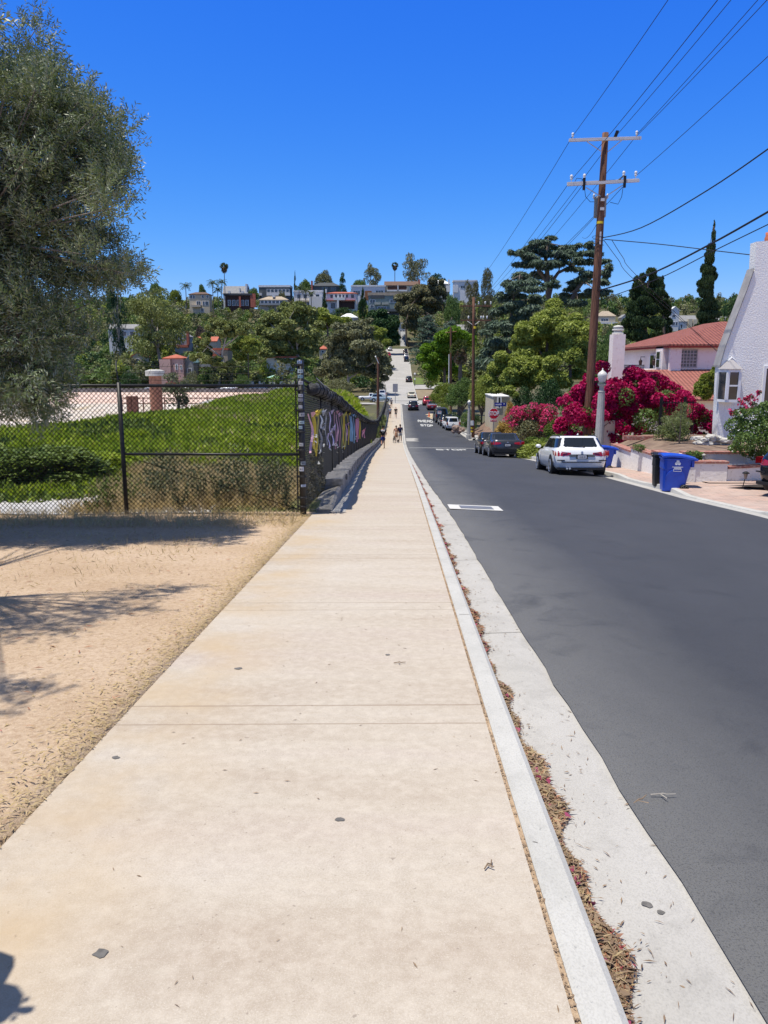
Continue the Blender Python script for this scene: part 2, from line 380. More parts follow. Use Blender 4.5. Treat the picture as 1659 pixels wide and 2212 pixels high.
def strip(name, ys, xa, xb, za, zb, mat, kind='structure', n=1, lift=0, parent=None):
    mb = MB(); rows = []
    for y in ys:
        A, B = float(xa(y)), float(xb(y)); a, b = float(za(y)), float(zb(y))
        rows.append([(A+(B-A)*k/n, y, a+(b-a)*k/n+lift) for k in range(n+1)])
    mb.sheet(rows); o = mb.build(name, mat, parent, smooth=True)
    return tag(o, kind=kind) if kind else o
Ya = np.sort(np.concatenate([np.arange(-8, 20, 1.), [12.745, 12.755], np.arange(20, 156, 2.)]))
C_ = lambda c: (lambda y: c)
rg0 = np.random.default_rng(3)
strip('sidewalk', Ya, xl, C_(.455), zs, zs, MT['walk'], n=2)
# kerb: top, face and the soil-filled gap to the walk
mb = MB(); rows = [[(.475, y, zs(y)-.06), (.475, y, zs(y)-.006), (.49, y, zs(y)+.004), (.575, y, zs(y)+.002), (.597, y, zs(y)-.012), (.612, y, zs(y)-.19)] for y in Ya]
mb.sheet(rows); tag(mb.build('kerb', MT['kerb'], smooth=False), kind='structure')
strip('kerb_gap', Ya, C_(.455), C_(.475), lambda y: zs(y)-.012, lambda y: zs(y)-.012, MT['dirt'])
strip('gutter', Ya, C_(.605), C_(1.12), lambda y: zs(y)-.155, lambda y: zs(y)-.136, MT['gutter'], n=2)
Yr = np.concatenate([np.arange(-8, 30, .35), np.arange(30, 157, 1.)])
_rg = np.random.default_rng(5); _jn = np.convolve(_rg.normal(size=len(Yr)), np.ones(7)/7, 'same')*.012+_rg.normal(size=len(Yr))*.006
_wd = np.interp(Yr, [0,2.5,6,10.5,14,22,40,150], [1.04,1.03,.99,.985,.95,.86,.84,.84])
_xe = lambda y: float(np.interp(y, Yr, _wd+_jn))
_xo = lambda y: 1.60 + .018*sin(y*.7)+.012*sin(y*2.3)
def zroad(x, y):
    t = (x-1.06)/(xk(y)-1.06); return (zs(y)-.128)*(1-t)+zr(y)*t + .06*4*t*(1-t)*.6
mb = MB(); Yd = np.concatenate([np.arange(-8, 30, .7), np.arange(30, 157, 1.5)])
mb.sheet([[(x, y, zroad(x, y)+(.006 if x > 1.12 else -.002)) for x in [_xe(y), _xe(y)+.12, _xe(y)+.4]+list(np.linspace(1.9, xk(y)-.42, 9))] for y in Yr])
tag(mb.build('road', MT['road'], smooth=True), kind='structure')
JT = M('concrete_joint', (.20,.19,.17), rough=.9)
for j, y in enumerate((5.85, 9.1, 12.4, 15.7, 19.0)):
    mb = MB(); mb.sheet([[(x, y+dy+.004*sin(x*60), zs(y)-.155+.019*(x-.605)/.515+.0035) for x in np.linspace(.61, 1.08, 6)] for dy in (0, .007)]); mb.face([(.492, y, zs(y)+.0075), (.574, y, zs(y)+.0055), (.574, y+.006, zs(y)+.0055), (.492, y+.006, zs(y)+.0075)]); tag(mb.build('concrete_joint', JT), kind='structure')
# right gutter, kerb with two dropped drives, pavement of brick pavers
dropf = lambda y: 1-float(np.interp(y, [16.2,17.3,20.8,22.2,23.0,24.2,26.1,27.0], [0,1,1,0,0,.6,.6,0]))
Yk = np.concatenate([np.arange(-8, 30, .4), np.arange(30, 66, 1.5)])
strip('gutter', Yd, lambda y: xk(y)-.45, lambda y: xk(y)+.02, lambda y: zroad(xk(y)-.45, y)-.004, lambda y: zr(y)-.01, MT['gutter'])
def kerb_r(Yk, d=dropf):
    mb = MB(); mb.sheet([[(xk(y), y, zr(y)-.03), (xk(y)+.02, y, zr(y)+.02+.115*d(y)), (xk(y)+.04, y, zr(y)+.03+.115*d(y)), (xk(y)+.16, y, zr(y)+.035+.115*d(y)), (xk(y)+.17, y, zr(y)-.1)] for y in Yk])
    return tag(mb.build('kerb', MT['kerb']), kind='structure')
kerb_r(Yk); kerb_r(np.arange(84, 152, 1.5), lambda y: 1)
strip('pavement', np.arange(-8, 62, .5), lambda y: xk(y)+.165, lambda y: xk(y)+(9.5 if y < 23.9 else 1.75), lambda y: zr(y)+.03+.115*dropf(y), lambda y: zr(y)+.16, MT['paver'], n=4)
strip('driveway', np.arange(23.4, 33, .5), lambda y: xk(y)+1.7, lambda y: xk(y)+9.5, lambda y: zr(y)+.155, lambda y: zr(y)+.15, MT['paver'], n=2)
# side street on the right, corner pavement, crossing street and the upper street
mb = MB(); mb.sheet([[(x, y, zr(min(y, 90))+.02+max(0, x-8)*.035) for x in np.linspace(6.9, 45, 12)] for y in np.linspace(65, 83, 8)])
tag(mb.build('side_road', MT['road'], smooth=True), kind='structure')
strip('corner_pavement', np.arange(82, 150, 2.), lambda y: xk(y)+.16, lambda y: xk(y)+1.6, lambda y: zr(y)+.15, lambda y: zr(y)+.2, MT['conc'])
mb = MB(); mb.sheet([[(x, y, zs(y)-.12+(.02 if x > 0 else .012)+abs(x)*.004) for x in np.linspace(-40, 40, 25)] for y in np.linspace(153.5, 164.5, 6)])
tag(mb.build('cross_street', MT['conc'], smooth=True), kind='structure')
Yu = np.arange(163, 349, 3.)
strip('upper_street', Yu, C_(-5), C_(4.1), lambda y: zs(y)-.05, lambda y: zs(y)-.05, MT['conc'], n=4)
MT['seam'] = M('road_seam', (.33,.32,.30), rough=.9)
strip('street_seam', Yu, C_(-.55), C_(-.45), lambda y: zs(y)-.045, lambda y: zs(y)-.045, MT['seam'])
for xa, xb in ((4.1, 4.3), (-5.2, -5.0)):
    mb = MB(); mb.sheet([[(xa, y, zs(y)-.06), (xa, y, zs(y)+.1), (xb, y, zs(y)+.1), (xb, y, zs(y)-.2)] for y in Yu]); tag(mb.build('kerb', MT['kerb']), kind='structure')
MT['lawn'] = M('lawn', (.09,.14,.03), (.14,.17,.05), sc=.5, bs=.6, bsc=8)
def patch(name, x0, x1, y0, y1, mat, dz=.1):
    mb = MB(); mb.sheet([[(x, y, max(Gz(x, y), zs(y))+dz) for x in np.linspace(x0, x1, 6)] for y in np.linspace(y0, y1, 6)]); return tag(mb.build(name, mat, smooth=True), kind='structure')
patch('lawn', 4.35, 14, 214, 236, MT['lawn']); patch('driveway', 4.35, 13, 196, 212, MT['conc'], .12); patch('parkway', 4.35, 9, 167, 194, M('dry_parkway', (.20,.16,.10), (.28,.22,.14), sc=.8), .12)
patch('footpath', 9.05, 12, 163, 195, MT['conc'], .14)
# painted markings
def paintbar(x0, x1, y0, y1, zf, name='road_marking', lift=.012):
    mb = MB(); mb.sheet([[(x, y, zf(x, y)+lift) for x in np.linspace(x0, x1, 8)] for y in (y0, y1)]); return tag(mb.build(name, MT['wpaint']), kind='structure')
paintbar(.95, 7.4, 65.6, 66.0, zroad, 'stop_line')
for a, b in ((1.3, 2.3), (3.3, 4.3), (5.4, 6.2)): paintbar(a, b, 152.2, 153.4, zroad, 'crosswalk_marking', .03)
GL = {'S':["11111","10000","11111","00001","11111"],'T':["11111","00100","00100","00100","00100"],'O':["11111","10001","10001","10001","11111"],'P':["11111","10001","11111","10000","10000"],
      'A':["01110","10001","11111","10001","10001"],'H':["10001","10001","11111","10001","10001"],'E':["11111","10000","11110","10000","11111"],'D':["11110","10001","10001","10001","11110"]}
def roadword(word, x0, x1, y0, y1):
    mb = MB(); n = len(word); w = (x1-x0)/n
    for i, ch in enumerate(word):
        for r, row in enumerate(GL[ch]):
            for c, bit in enumerate(row):
                if bit == '1':
                    a = x0+i*w+c*w*.84/5; b = a+w*.84/5; lo = y1-(r+1)*(y1-y0)/5; hi = y1-r*(y1-y0)/5
                    mb.face([(a, lo, zroad(a, lo)+.013), (b, lo, zroad(b, lo)+.013), (b, hi, zroad(b, hi)+.013), (a, hi, zroad(a, hi)+.013)])
    return tag(mb.build('road_lettering', MT['wpaint']), kind='structure')
roadword('STOP', 3.1, 5.6, 60.2, 62.9); roadword('STOP', 3.2, 5.0, 106.5, 110); roadword('AHEAD', 3.0, 5.3, 114, 118.5)
# the utility cover let into the near road
mb = MB(); f = lambda x, y, l=.014: (x, y, zroad(x, y)+l)
mb.sheet([[f(x, y) for x in np.linspace(1.0, 2.02, 4)] for y in (14.45, 15.25)])
tag(mb.build('inlet_frame', M('inlet_concrete', (.52,.51,.49), (.6,.59,.57), sc=3)), kind='structure')
mb = MB(); mb.sheet([[f(x, y, .019) for x in np.linspace(1.22, 1.86, 4)] for y in (14.6, 15.08)]); tag(mb.build('inlet_plate', M('inlet_steel', (.20,.205,.22), (.27,.27,.29), sc=5, rough=.5, metal=.4)), kind='structure')
patch2 = MB(); patch2.sheet([[(x, y, zroad(x, y)+.014) for x in (.9, 1.5, 2.0+.35*sin(y*3))] for y in np.linspace(80, 85, 9)]); tag(patch2.build('catch_basin_apron', MT['conc']), kind='structure')
def pale(x0, x1, y0, y1): 
    mb = MB(); mb.sheet([[(x0+(x1-x0)*k/4+.5*sin(y*1.3+k), y, zroad(x0+(x1-x0)*k/4, y)+.013) for k in range(5)] for y in np.linspace(y0, y1, 6)]); return tag(mb.build('sand_patch', M('spilled_sand', (.42,.33,.21), (.5,.41,.28), sc=2)), kind='structure')
pale(5.0, 7.0, 121, 131)
# ------------------------------------------------------------------ foliage
LM = {
 'olive': leafmat('olive_leaf', (0.091,0.133,0.042), (0.189,0.238,0.101), back=(.23,.26,.17), trans=.12, rough=.45, spec=.35),
 'pine': leafmat('pine_needles', (0.113,0.149,0.044), (0.282,0.305,0.102), trans=.15),
 'dull': leafmat('dull_leaf', (0.108,0.121,0.064), (0.226,0.226,0.121), trans=.2),
 'mid': leafmat('mid_green_leaf', (0.070,0.125,0.036), (0.171,0.252,0.070), trans=.22),
 'bright': leafmat('bright_green_leaf', (0.063,0.144,0.011), (0.184,0.310,0.023), trans=.3),
 'lime': leafmat('yellow_green_leaf', (0.121,0.165,0.028), (0.231,0.275,0.055), trans=.3),
 'dark': leafmat('dark_green_leaf', (0.017,0.049,0.017), (0.051,0.108,0.031), trans=.12),
 'cyp': leafmat('cypress_leaf', (0.022,0.047,0.017), (0.062,0.097,0.030), trans=.08),
 'deodar': leafmat('deodar_needles', (0.054,0.094,0.064), (0.144,0.198,0.136), trans=.1),
 'pitto': leafmat('olive_green_leaf', (0.142,0.190,0.039), (0.367,0.415,0.090), trans=.25),
 'euc': leafmat('eucalyptus_leaf', (0.090,0.106,0.054), (0.187,0.173,0.083), trans=.2, dead=(.2,.12,.06)),
 'grey': leafmat('grey_twigs', (0.094,0.086,0.064), (0.171,0.160,0.116), trans=.1),
 'brown': leafmat('bare_brown_twigs', (.10,.075,.055), (.15,.115,.085), trans=.1),
 'palm': leafmat('palm_leaf', (.05,.075,.02), (.12,.15,.05), trans=.15, rough=.4),
 'thatch': leafmat('dry_palm_skirt', (.16,.11,.06), (.28,.2,.11), trans=.05),
 'bou': leafmat('bougainvillea_bract', (.26,.003,.055), (.56,.010,.14), trans=.3),
 'bou2': leafmat('bougainvillea_bract_pale', (0.396,0.022,0.088), (0.660,0.066,0.220), trans=.3),
 'gold': leafmat('golden_leaf', (.30,.19,.05), (.5,.36,.12), trans=.3),
 'mimosa': leafmat('feathery_leaf', (0.138,0.172,0.069), (0.253,0.287,0.127), trans=.3),
 'meadow': leafmat('meadow_leaf', (0.179,0.263,0.016), (0.347,0.426,0.045), trans=.38, dead=(.3,.24,.07)),
 'ivy': leafmat('ivy_leaf', (.065,.115,.020), (.18,.235,.05), trans=.2),
 'weed': leafmat('weed_leaf', (.085,.10,.055), (.16,.175,.10), trans=.3),
 'straw': leafmat('straw', (.38,.28,.15), (.60,.48,.29), trans=.3),
 'brownlitter': leafmat('brown_litter_leaf', (.13,.085,.055), (.36,.26,.17), trans=0),
 'litter': leafmat('litter_leaf', (.20,.075,.045), (.42,.22,.13), trans=0, dead=(.36,.02,.09)),
}
BARK = M('bark', (.10,.075,.055), (.2,.16,.125), sc=6, scale=(4,4,1), bs=.5, bsc=12)
PALEBARK = M('pale_bark', (.30,.27,.23), (.42,.39,.34), sc=5, scale=(3,3,1))
def ell(rg, n, c, r, up=.25, inner=.55):
    d = rdir(n, rg); d[:,2] += up; d /= np.linalg.norm(d, axis=1, keepdims=True)
    rad = inner+(1-inner)*rg.random((n,1))**.6
    return np.asarray(c)+d*rad*np.asarray(r), d
def crown(name, clumps, n, L, Wr, rg, mat, droop=0, out=.7, rand=.8, flat=0):
    """clumps: (centre, radii); leaves spread over them in proportion to their size"""
    w = np.array([ (np.prod(r))**(2/3) for c, r in clumps]); w = w/w.sum(); Cs, Ds = [], []
    for (c, r), k in zip(clumps, w):
        p, d = ell(rg, max(3, int(n*k)), c, r); Cs.append(p); Ds.append(d)
    C = np.concatenate(Cs); D = np.concatenate(Ds); m = len(C)
    d2 = D*out+rdir(m, rg)*rand; d2[:,2] -= droop
    N = D*(.6+flat)+rdir(m, rg)*.6; N[:,2] += flat
    V, Q = leaves(C, d2, N, L*rg.uniform(.6, 1.35, m), L*Wr*rg.uniform(.7, 1.3, m), .06)
    return np_mesh(name, V, Q, mat)
def limbs(mb, base, tips, r0, rg, m=0, n=5, wob=.03):
    for t in tips:
        a, b = Vector(base), Vector(t); k = 5; pts = []
        for i in range(k+1):
            f = i/k; p = a.lerp(b, f); p.x += rg.normal()*wob*f; p.y += rg.normal()*wob*f; p.z += wob*2*sin(pi*f); pts.append(p)
        mb.tube(pts, [r0*(1-.85*i/k) for i in range(k+1)], n, m, cap=False)
PROTO = {}
def proto(kind, seed, n=4500, L=.035):
    key = (kind, seed, n)
    if key in PROTO: return PROTO[key]
    rg = np.random.default_rng(seed*7+len(kind)); mb = MB(); cl = []; kw = {}
    if kind == 'round':
        for i in range(46):
            d = rdir(1, rg)[0]; d[2] = abs(d[2])*1.1-.35; s = rg.uniform(.62, .96)
            cl.append(((d[0]*.42*s, d[1]*.42*s, .56+d[2]*.40*s), (rg.uniform(.10,.17),)*2+(rg.uniform(.08,.13),)))
        mb.tube([(0,0,-.1),(0.01,0,.2),(0,.01,.5)], [.035,.028,.015], 7); limbs(mb, (0,0,.25), [c for c, r in cl[::4]], .016, rg)
    elif kind == 'pine':
        for i in range(34):
            a = rg.uniform(0, 2*pi); q = rg.uniform(.05, 1)**.6*.42; z = rg.uniform(.42, .93)-q*.35+rg.normal()*.03
            cl.append(((q*cos(a), q*sin(a), z), (rg.uniform(.12,.19), rg.uniform(.12,.19), rg.uniform(.06,.10))))
        mb.tube([(0,0,-.1),(.03,.0,.2),(-.02,.02,.42),(.02,0,.6)], [.032,.026,.02,.006], 7); limbs(mb, (.0,.01,.36), [c for c, r in cl[::2]], .014, rg); kw = dict(out=.5)
    elif kind == 'tall':
        for i in range(38):
            z = rg.uniform(.22, .96); a = rg.uniform(0, 2*pi); q = .40*sin(pi*min(1, (z-.12)*1.02))**.7*rg.uniform(.4, 1)
            cl.append(((q*cos(a), q*sin(a), z), (rg.uniform(.10,.17), rg.uniform(.10,.17), rg.uniform(.06,.12))))
        mb.tube([(0,0,-.1),(.02,0,.3),(-.02,.01,.55),(.01,0,.8)], [.03,.024,.014,.003], 7); limbs(mb, (0,0,.3), [c for c, r in cl[::2]], .013, rg); kw = dict(droop=.7)
    elif kind == 'cypress':
        for i in range(60):
            z = rg.uniform(.03, .97); q = .36*min(1, (1-z)*1.9+.04)*min(1, z*6+.5)*rg.uniform(.35, 1); a = rg.uniform(0, 2*pi)
            cl.append(((q*cos(a), q*sin(a), z), (.17*min(1, (1-z)*2.2+.12), .17*min(1, (1-z)*2.2+.12), .065)))
        mb.tube([(0,0,-.1),(0,0,.8)], [.06,.01], 6); kw = dict(out=.3, rand=.4, droop=-1.1)
    elif kind == 'cone':
        for i in range(60):
            z = rg.uniform(.05, .97); q = .42*(1-z)**.7*rg.uniform(.5, 1); a = rg.uniform(0, 2*pi)
            cl.append(((q*cos(a), q*sin(a), z), (.15, .15, .06)))
        mb.tube([(0,0,-.1),(0,0,.8)], [.05,.01], 6); kw = dict(droop=.2)
    elif kind == 'deodar':
        mb.tube([(0,0,-.1),(0.01,0,.4),(-.01,0,.97)], [.035,.025,.006], 8)
        flat_ = seed == 31
        for i in range(52 if flat_ else 44):
            z = .16+.81*(i/(51 if flat_ else 43)); a = i*2.4+rg.normal()*.3; R = ((.5*min(1, (1-z)*2.4+.22) if flat_ else .5*(1-z)**.5+.06))*rg.uniform(.6, 1.05)
            tip = (R*cos(a), R*sin(a), z+.02+rg.normal()*.015); limbs(mb, (0,0,z-.05), [tip], .012, rg)
            for k in range(4):
                f = (k+1.2)/4.6; w = .125*(1-.3*f)*(.6+R)
                cl.append(((tip[0]*f*1.05+rg.normal()*.02, tip[1]*f*1.05+rg.normal()*.02, z-.02+.05*f-.05*f*f), (w*1.1, w*1.1, .022)))
        kw = dict(droop=.55, out=.8, rand=.5)
    elif kind == 'shrub':
        for i in range(40):
            d = rdir(1, rg)[0]; d[2] = abs(d[2]); s = rg.uniform(.6, .95)
            cl.append(((d[0]*.42*s, d[1]*.42*s, .08+d[2]*.78*s), (.15, .15, .14)))
        mb.tube([(0,0,-.1),(0,0,.4)], [.03,.01], 5); limbs(mb, (0,0,.02), [c for c, r in cl[::5]], .014, rg)
    PROTO[key] = (mb.mesh('trunk', BARK, True), crown('crown', cl, n, L, .5, rg, LM['mid'], **kw)); return PROTO[key]
def place(name, label, cat, pr, loc, w, h, mat, rz=0, group=None, bark=None, d=None):
    t = thing(name, label, cat, loc, rz, group); t.scale = (w, d or w, h)
    for me, m, nm in ((pr[0], bark, 'trunk'), (pr[1], LM[mat], 'crown')):
        if me is None: continue
        o = link(nm, me, t)
        if m: o.material_slots[0].link = 'OBJECT'; o.material_slots[0].material = m
    return t
_rt = random.Random(4)
def tree_at(name, label, kind, u0, u1, v0, Y, mat, cat='tree', seed=1, n=4500, L=.035, group=None, bark=None, vb=None, d=None, dz=0):
    """a tree whose crown spans u0..u1 and tops out at v0 in the photo, standing on the ground at distance Y"""
    c = P((u0+u1)/2, v0, Y); w = (u1-u0)*PX(Y)*1.04; gz = Gz(c.x, Y)+dz if vb is None else P((u0+u1)/2, vb, Y).z
    return place(name, label, cat, proto(kind, seed, n, L), (c.x, Y, gz), w, max(c.z-gz, .6), mat, _rt.uniform(0, 6), group, bark, d)

# ------------------------------------------------------------------ chain-link fences
BLACK = M('black_steel', (.010,.010,.011), (.02,.02,.02), rough=.45, sc=8, spec=.4)
WIRE = M('black_wire', (.010,.010,.011), rough=.6, spec=.2); WIRE2 = M('faded_black_wire', (.030,.031,.030), rough=.6, spec=.3)
GREYST = M('weathered_steel', (.10,.10,.105), (.17,.17,.17), rough=.6, sc=9, spec=.4)
def chainlink(name, base, direc, length, height, p, r, parent, mat, zf):
    """zigzag wires hooked into each other; base(s) gives x,y at arc length s, zf(s) the bottom"""
    nw = int(length/p); nh = int(height/p)
    k, j = np.meshgrid(np.arange(nw), np.arange(nh+1), indexing='ij')
    s = k*p + ((j+k) % 2)*p
    bx, by = base(s); z = zf(k*p)+j*p
    Pt = np.stack([bx, by, z], -1); A = Pt[:, :-1].reshape(-1, 3); B = Pt[:, 1:].reshape(-1, 3)
    d = B-A; d /= np.linalg.norm(d, axis=1, keepdims=True); nrm = np.array([-direc[1], direc[0], 0.]); b = np.cross(d, nrm)
    offs = [b*r, -b*r*.5+nrm*r*.87, -b*r*.5-nrm*r*.87]; n = len(A)
    V = np.stack([A+o for o in offs]+[B+o for o in offs], 1).reshape(-1, 3); i = np.arange(n)*6
    Q = np.concatenate([np.stack([i+a, i+b_, i+b_+3, i+a+3], 1) for a, b_ in ((0,1),(1,2),(2,0))])
    return link(name, np_mesh(name, V, Q, mat), parent)
XC, YC = -1.56, 12.5                                    # the corner post
XP = P(275, 1126, YC).x
gz0 = float(zs(YC))
ft = thing('chain_link_fence', 'black chain-link fence facing the dirt patch, green meadow seen through it', 'fence', (0,0,0))
chainlink('chain_link', lambda s: (XC-.05-s, 0*s+YC), (-1,0), 9.2, 2.08, .0385, .0050, ft, WIRE, lambda s: 0*s+gz0+.02)
def pipe(name, a, b, r, parent, mat=BLACK, n=8): m = MB(); m.tube([a, b], r, n); return m.build(name, mat, parent, True)
for x in (XP, XP-3.05, XP-6.1): pipe('post', (x, YC, gz0-.3), (x, YC, gz0+2.16), .036, ft)
pipe('top_rail', (XC-9.4, YC, gz0+2.11), (XC-.05, YC, gz0+2.11), .024, ft)
pipe('middle_rail', (XP, YC, gz0+1.0), (XC, YC, gz0+1.0), .022, ft)
m = MB(); m.tube([(XP+.03, YC+.02, gz0+.96), (XC-.05, YC+.02, gz0+.08)], .006, 5); m.build('brace_wire', WIRE, ft)
for x in (XP, XP-3.05): m = MB(); m.tube([(x, YC, gz0+2.1), (x-.04, YC+.05, gz0+2.36), (x-.07, YC+.14, gz0+2.5)], .012, 5); m.build('barb_arm', BLACK, ft)
m = MB(); rr = random.Random(2)
for k in range(3):
    z = gz0+2.22+.11*k; y = YC+.03+.05*k
    for q in range(3):
        a = XC-3.05*q; m.tube([(a-3.05*f, y, z-.035*4*f*(1-f)) for f in np.linspace(0, 1, 9)], .0028, 4)
    for q in range(70):
        x = XC-rr.uniform(0, 9); m.tube([(x-.02, y, z-.05), (x+.02, y, z+.03)], .002, 3)
m.build('barbed_wire', WIRE, ft)
# the street fence on its stepped wall
xf_ = lambda y: xw(y)-.40-.03*0
fs = thing('chain_link_fence', 'long black chain-link fence running down beside the sidewalk, hung with ribbons', 'fence', (0,0,0))
zb = lambda y: zs(y)+.05
chainlink('chain_link', lambda s: (xf_(YC+.05+s), YC+.05+s), (0,1), 47, 2.1, .0385, .0034, fs, WIRE2, lambda s: zb(YC+s))
chainlink('chain_link', lambda s: (xf_(59+s), 59+s), (0,1), 92, 2.2, .09, .008, fs, WIRE2, lambda s: zb(59+s))
ys = np.arange(15.5, 151, 3.05)
for y in ys: pipe('post', (xf_(y), y, zs(y)-.3), (xf_(y), y, zs(y)+2.3), .032, fs, BLACK, 6)
m = MB(); m.tube([(xf_(y), y, zs(y)+2.2) for y in np.arange(YC, 151, 1.5)], .022, 6); m.build('top_rail', BLACK, fs, True)
SCR = M('rolled_screen_cloth', (.045,.047,.05), (.085,.087,.09), sc=4, scale=(1,6,6), bs=.8, bsc=14, bd=.05)
m = MB(); rr = random.Random(8)
m.tube([(xf_(y)+.10+rr.uniform(-.02,.02), y, zs(y)+2.1+rr.uniform(-.03,.03)-.05*sin(y*2.06)) for y in np.arange(13.0, 151, .55)], [.10+rr.uniform(-.02,.025) for y in np.arange(13.0, 151, .55)], 8)
m.build('rolled_screen', SCR, fs, True)
m = MB()
for y in np.arange(13.2, 151, .75):
    m.lathe((xf_(y)+.10, y, zs(y)+1.9), [(.012, 0), (.012, .03)], 4)
    m.tube([(xf_(y)+.1+.125*cos(t), y, zs(y)+2.1+.125*sin(t)) for t in np.linspace(0, 2*pi, 9)], .008, 4, cap=False)
tag(m.build('screen_tie', WIRE, fs), kind='stuff')
for y in ys[1:32]:
    a = Vector((xf_(y), y, zs(y)+2.25)); m = MB(); m.tube([a, a+Vector((-.36, .05, .34))], .02, 5); m.build('barb_arm', GREYST, fs)
for k in range(3):
    f = .35+.3*k; m = MB(); m.tube([(xf_(y)-.36*f, y, zs(y)+2.25+.34*f) for y in np.arange(13, 151, 1.5)], .004, 3); m.build('barbed_wire', WIRE, fs)
# sturdy corner post with its clamps and stickers
cp = thing('corner_post', 'thick black corner post covered in stickers where the two fences meet', 'post', (XC, YC, gz0))
m = MB(); m.tube([(0,0,-.3), (0,0,2.52)], .052, 12); m.build('post', BLACK, cp, True)
m = MB(); m.tube([(-.085,0,.05), (-.085,0,2.2)], .012, 6); m.build('tension_bar', BLACK, cp)
for z in (.12, .27, .62, .9, 1.05, 1.35, 1.7, 2.02, 2.42):
    m = MB(); m.lathe((0,0,z), [(.056,0),(.062,.004),(.062,.03),(.056,.034)], 12); m.box((-.1,-.012,z+.004),(-.05,.012,z+.03)); m.build('clamp', BLACK, cp)
ST = [(.47,.04,(.55,.62,.75)),(.73,.075,(.72,.72,.74)),(.83,.065,(.30,.34,.36)),(1.14,.055,(.62,.62,.6)),(1.42,.05,(.45,.6,.66)),(1.5,.05,(.5,.66,.68)),(1.62,.06,(.55,.56,.55)),(1.75,.05,(.6,.62,.66)),(1.86,.05,(.35,.36,.4)),(1.93,.05,(.62,.63,.66)),(2.13,.055,(.74,.74,.74)),(2.23,.05,(.30,.5,.56)),(2.31,.06,(.55,.68,.7)),(2.46,.045,(.32,.45,.72))]
for i, (z, h, c) in enumerate(ST):
    m = MB(); rr = random.Random(i); a0 = -pi/2+rr.uniform(-.5,.6); w = rr.uniform(.55,1.0); q = 8
    for j in range(q):
        t0, t1 = a0-w+2*w*j/q, a0-w+2*w*(j+1)/q; R = .0545
        zz = z+.0; m.face([(R*cos(t0),R*sin(t0),zz),(R*cos(t1),R*sin(t1),zz),(R*cos(t1),R*sin(t1),zz+h),(R*cos(t0),R*sin(t0),zz+h)], 0)
        if j in (2,3,5): m.face([(R*1.015*cos(t0),R*1.015*sin(t0),zz+h*.3),(R*1.015*cos(t1-.03),R*1.015*sin(t1-.03),zz+h*.3),(R*1.015*cos(t1-.03),R*1.015*sin(t1-.03),zz+h*.62),(R*1.015*cos(t0),R*1.015*sin(t0),zz+h*.62)], 1)
    m.build('sticker', [M('sticker', tuple(x*.72 for x in c), rough=.5), M('sticker_print', (.08,.09,.12), rough=.5)], cp)
# low stepped wall
CW = M('weathered_block', (.23,.215,.195), (.33,.31,.28), sc=2.2, bs=.5, bsc=25, c3=(.15,.14,.125), sc3=5)
wl = thing('retaining_wall', 'low stepped concrete wall along the foot of the ribbon fence', 'wall', (0,0,0))
m = MB(); y = 15.6
while y < 150:
    l = 1.7 if y < 70 else 2.9; x = float(xw(y+l/2)); zt = float(zs(y))+.30
    m.box((x-.42, y+.004, float(zs(y+l))-.5), (x-.012, y+l, zt-.06)); m.box((x-.45, y-.03, zt-.058), (x+.05, y+.17, zt+.075)); m.box((x-.43, y+.162, zt-.06), (x, y+l, zt-.02)); y += l
m.build('stepped_blocks', CW, wl)
m = MB(); m.sheet([[(float(xw(y))-.36, y, zs(y)+.10*sm((y-12.8)/2)+.03), (float(xw(y))-.05, y, zs(y)+.2*sm((y-12.8)/2.5)+.03), (float(xw(y)), y, zs(y)+.16*sm((y-12.8)/2.5)+.02), (float(xw(y))+.01, y, zs(y)-.1)] for y in np.linspace(12.98, 15.62, 7)]); m.face([(float(xw(12.98))-.36, 12.98, float(zs(12.98))+.03), (float(xw(12.98))-.05, 12.98, float(zs(12.98))+.03), (float(xw(12.98)), 12.98, float(zs(12.98))+.02), (float(xw(12.98))+.01, 12.98, float(zs(12.98))-.3), (float(xw(12.98))-.36, 12.98, float(zs(12.98))-.3)]); m.build('footing_kerb', CW, wl)
strip('wall_margin', np.arange(12.9, 150, 2), lambda y: xw(y)-.02, lambda y: xw(y)+.23, lambda y: zs(y)+.004, lambda y: zs(y)+.004, MT['gutter'])
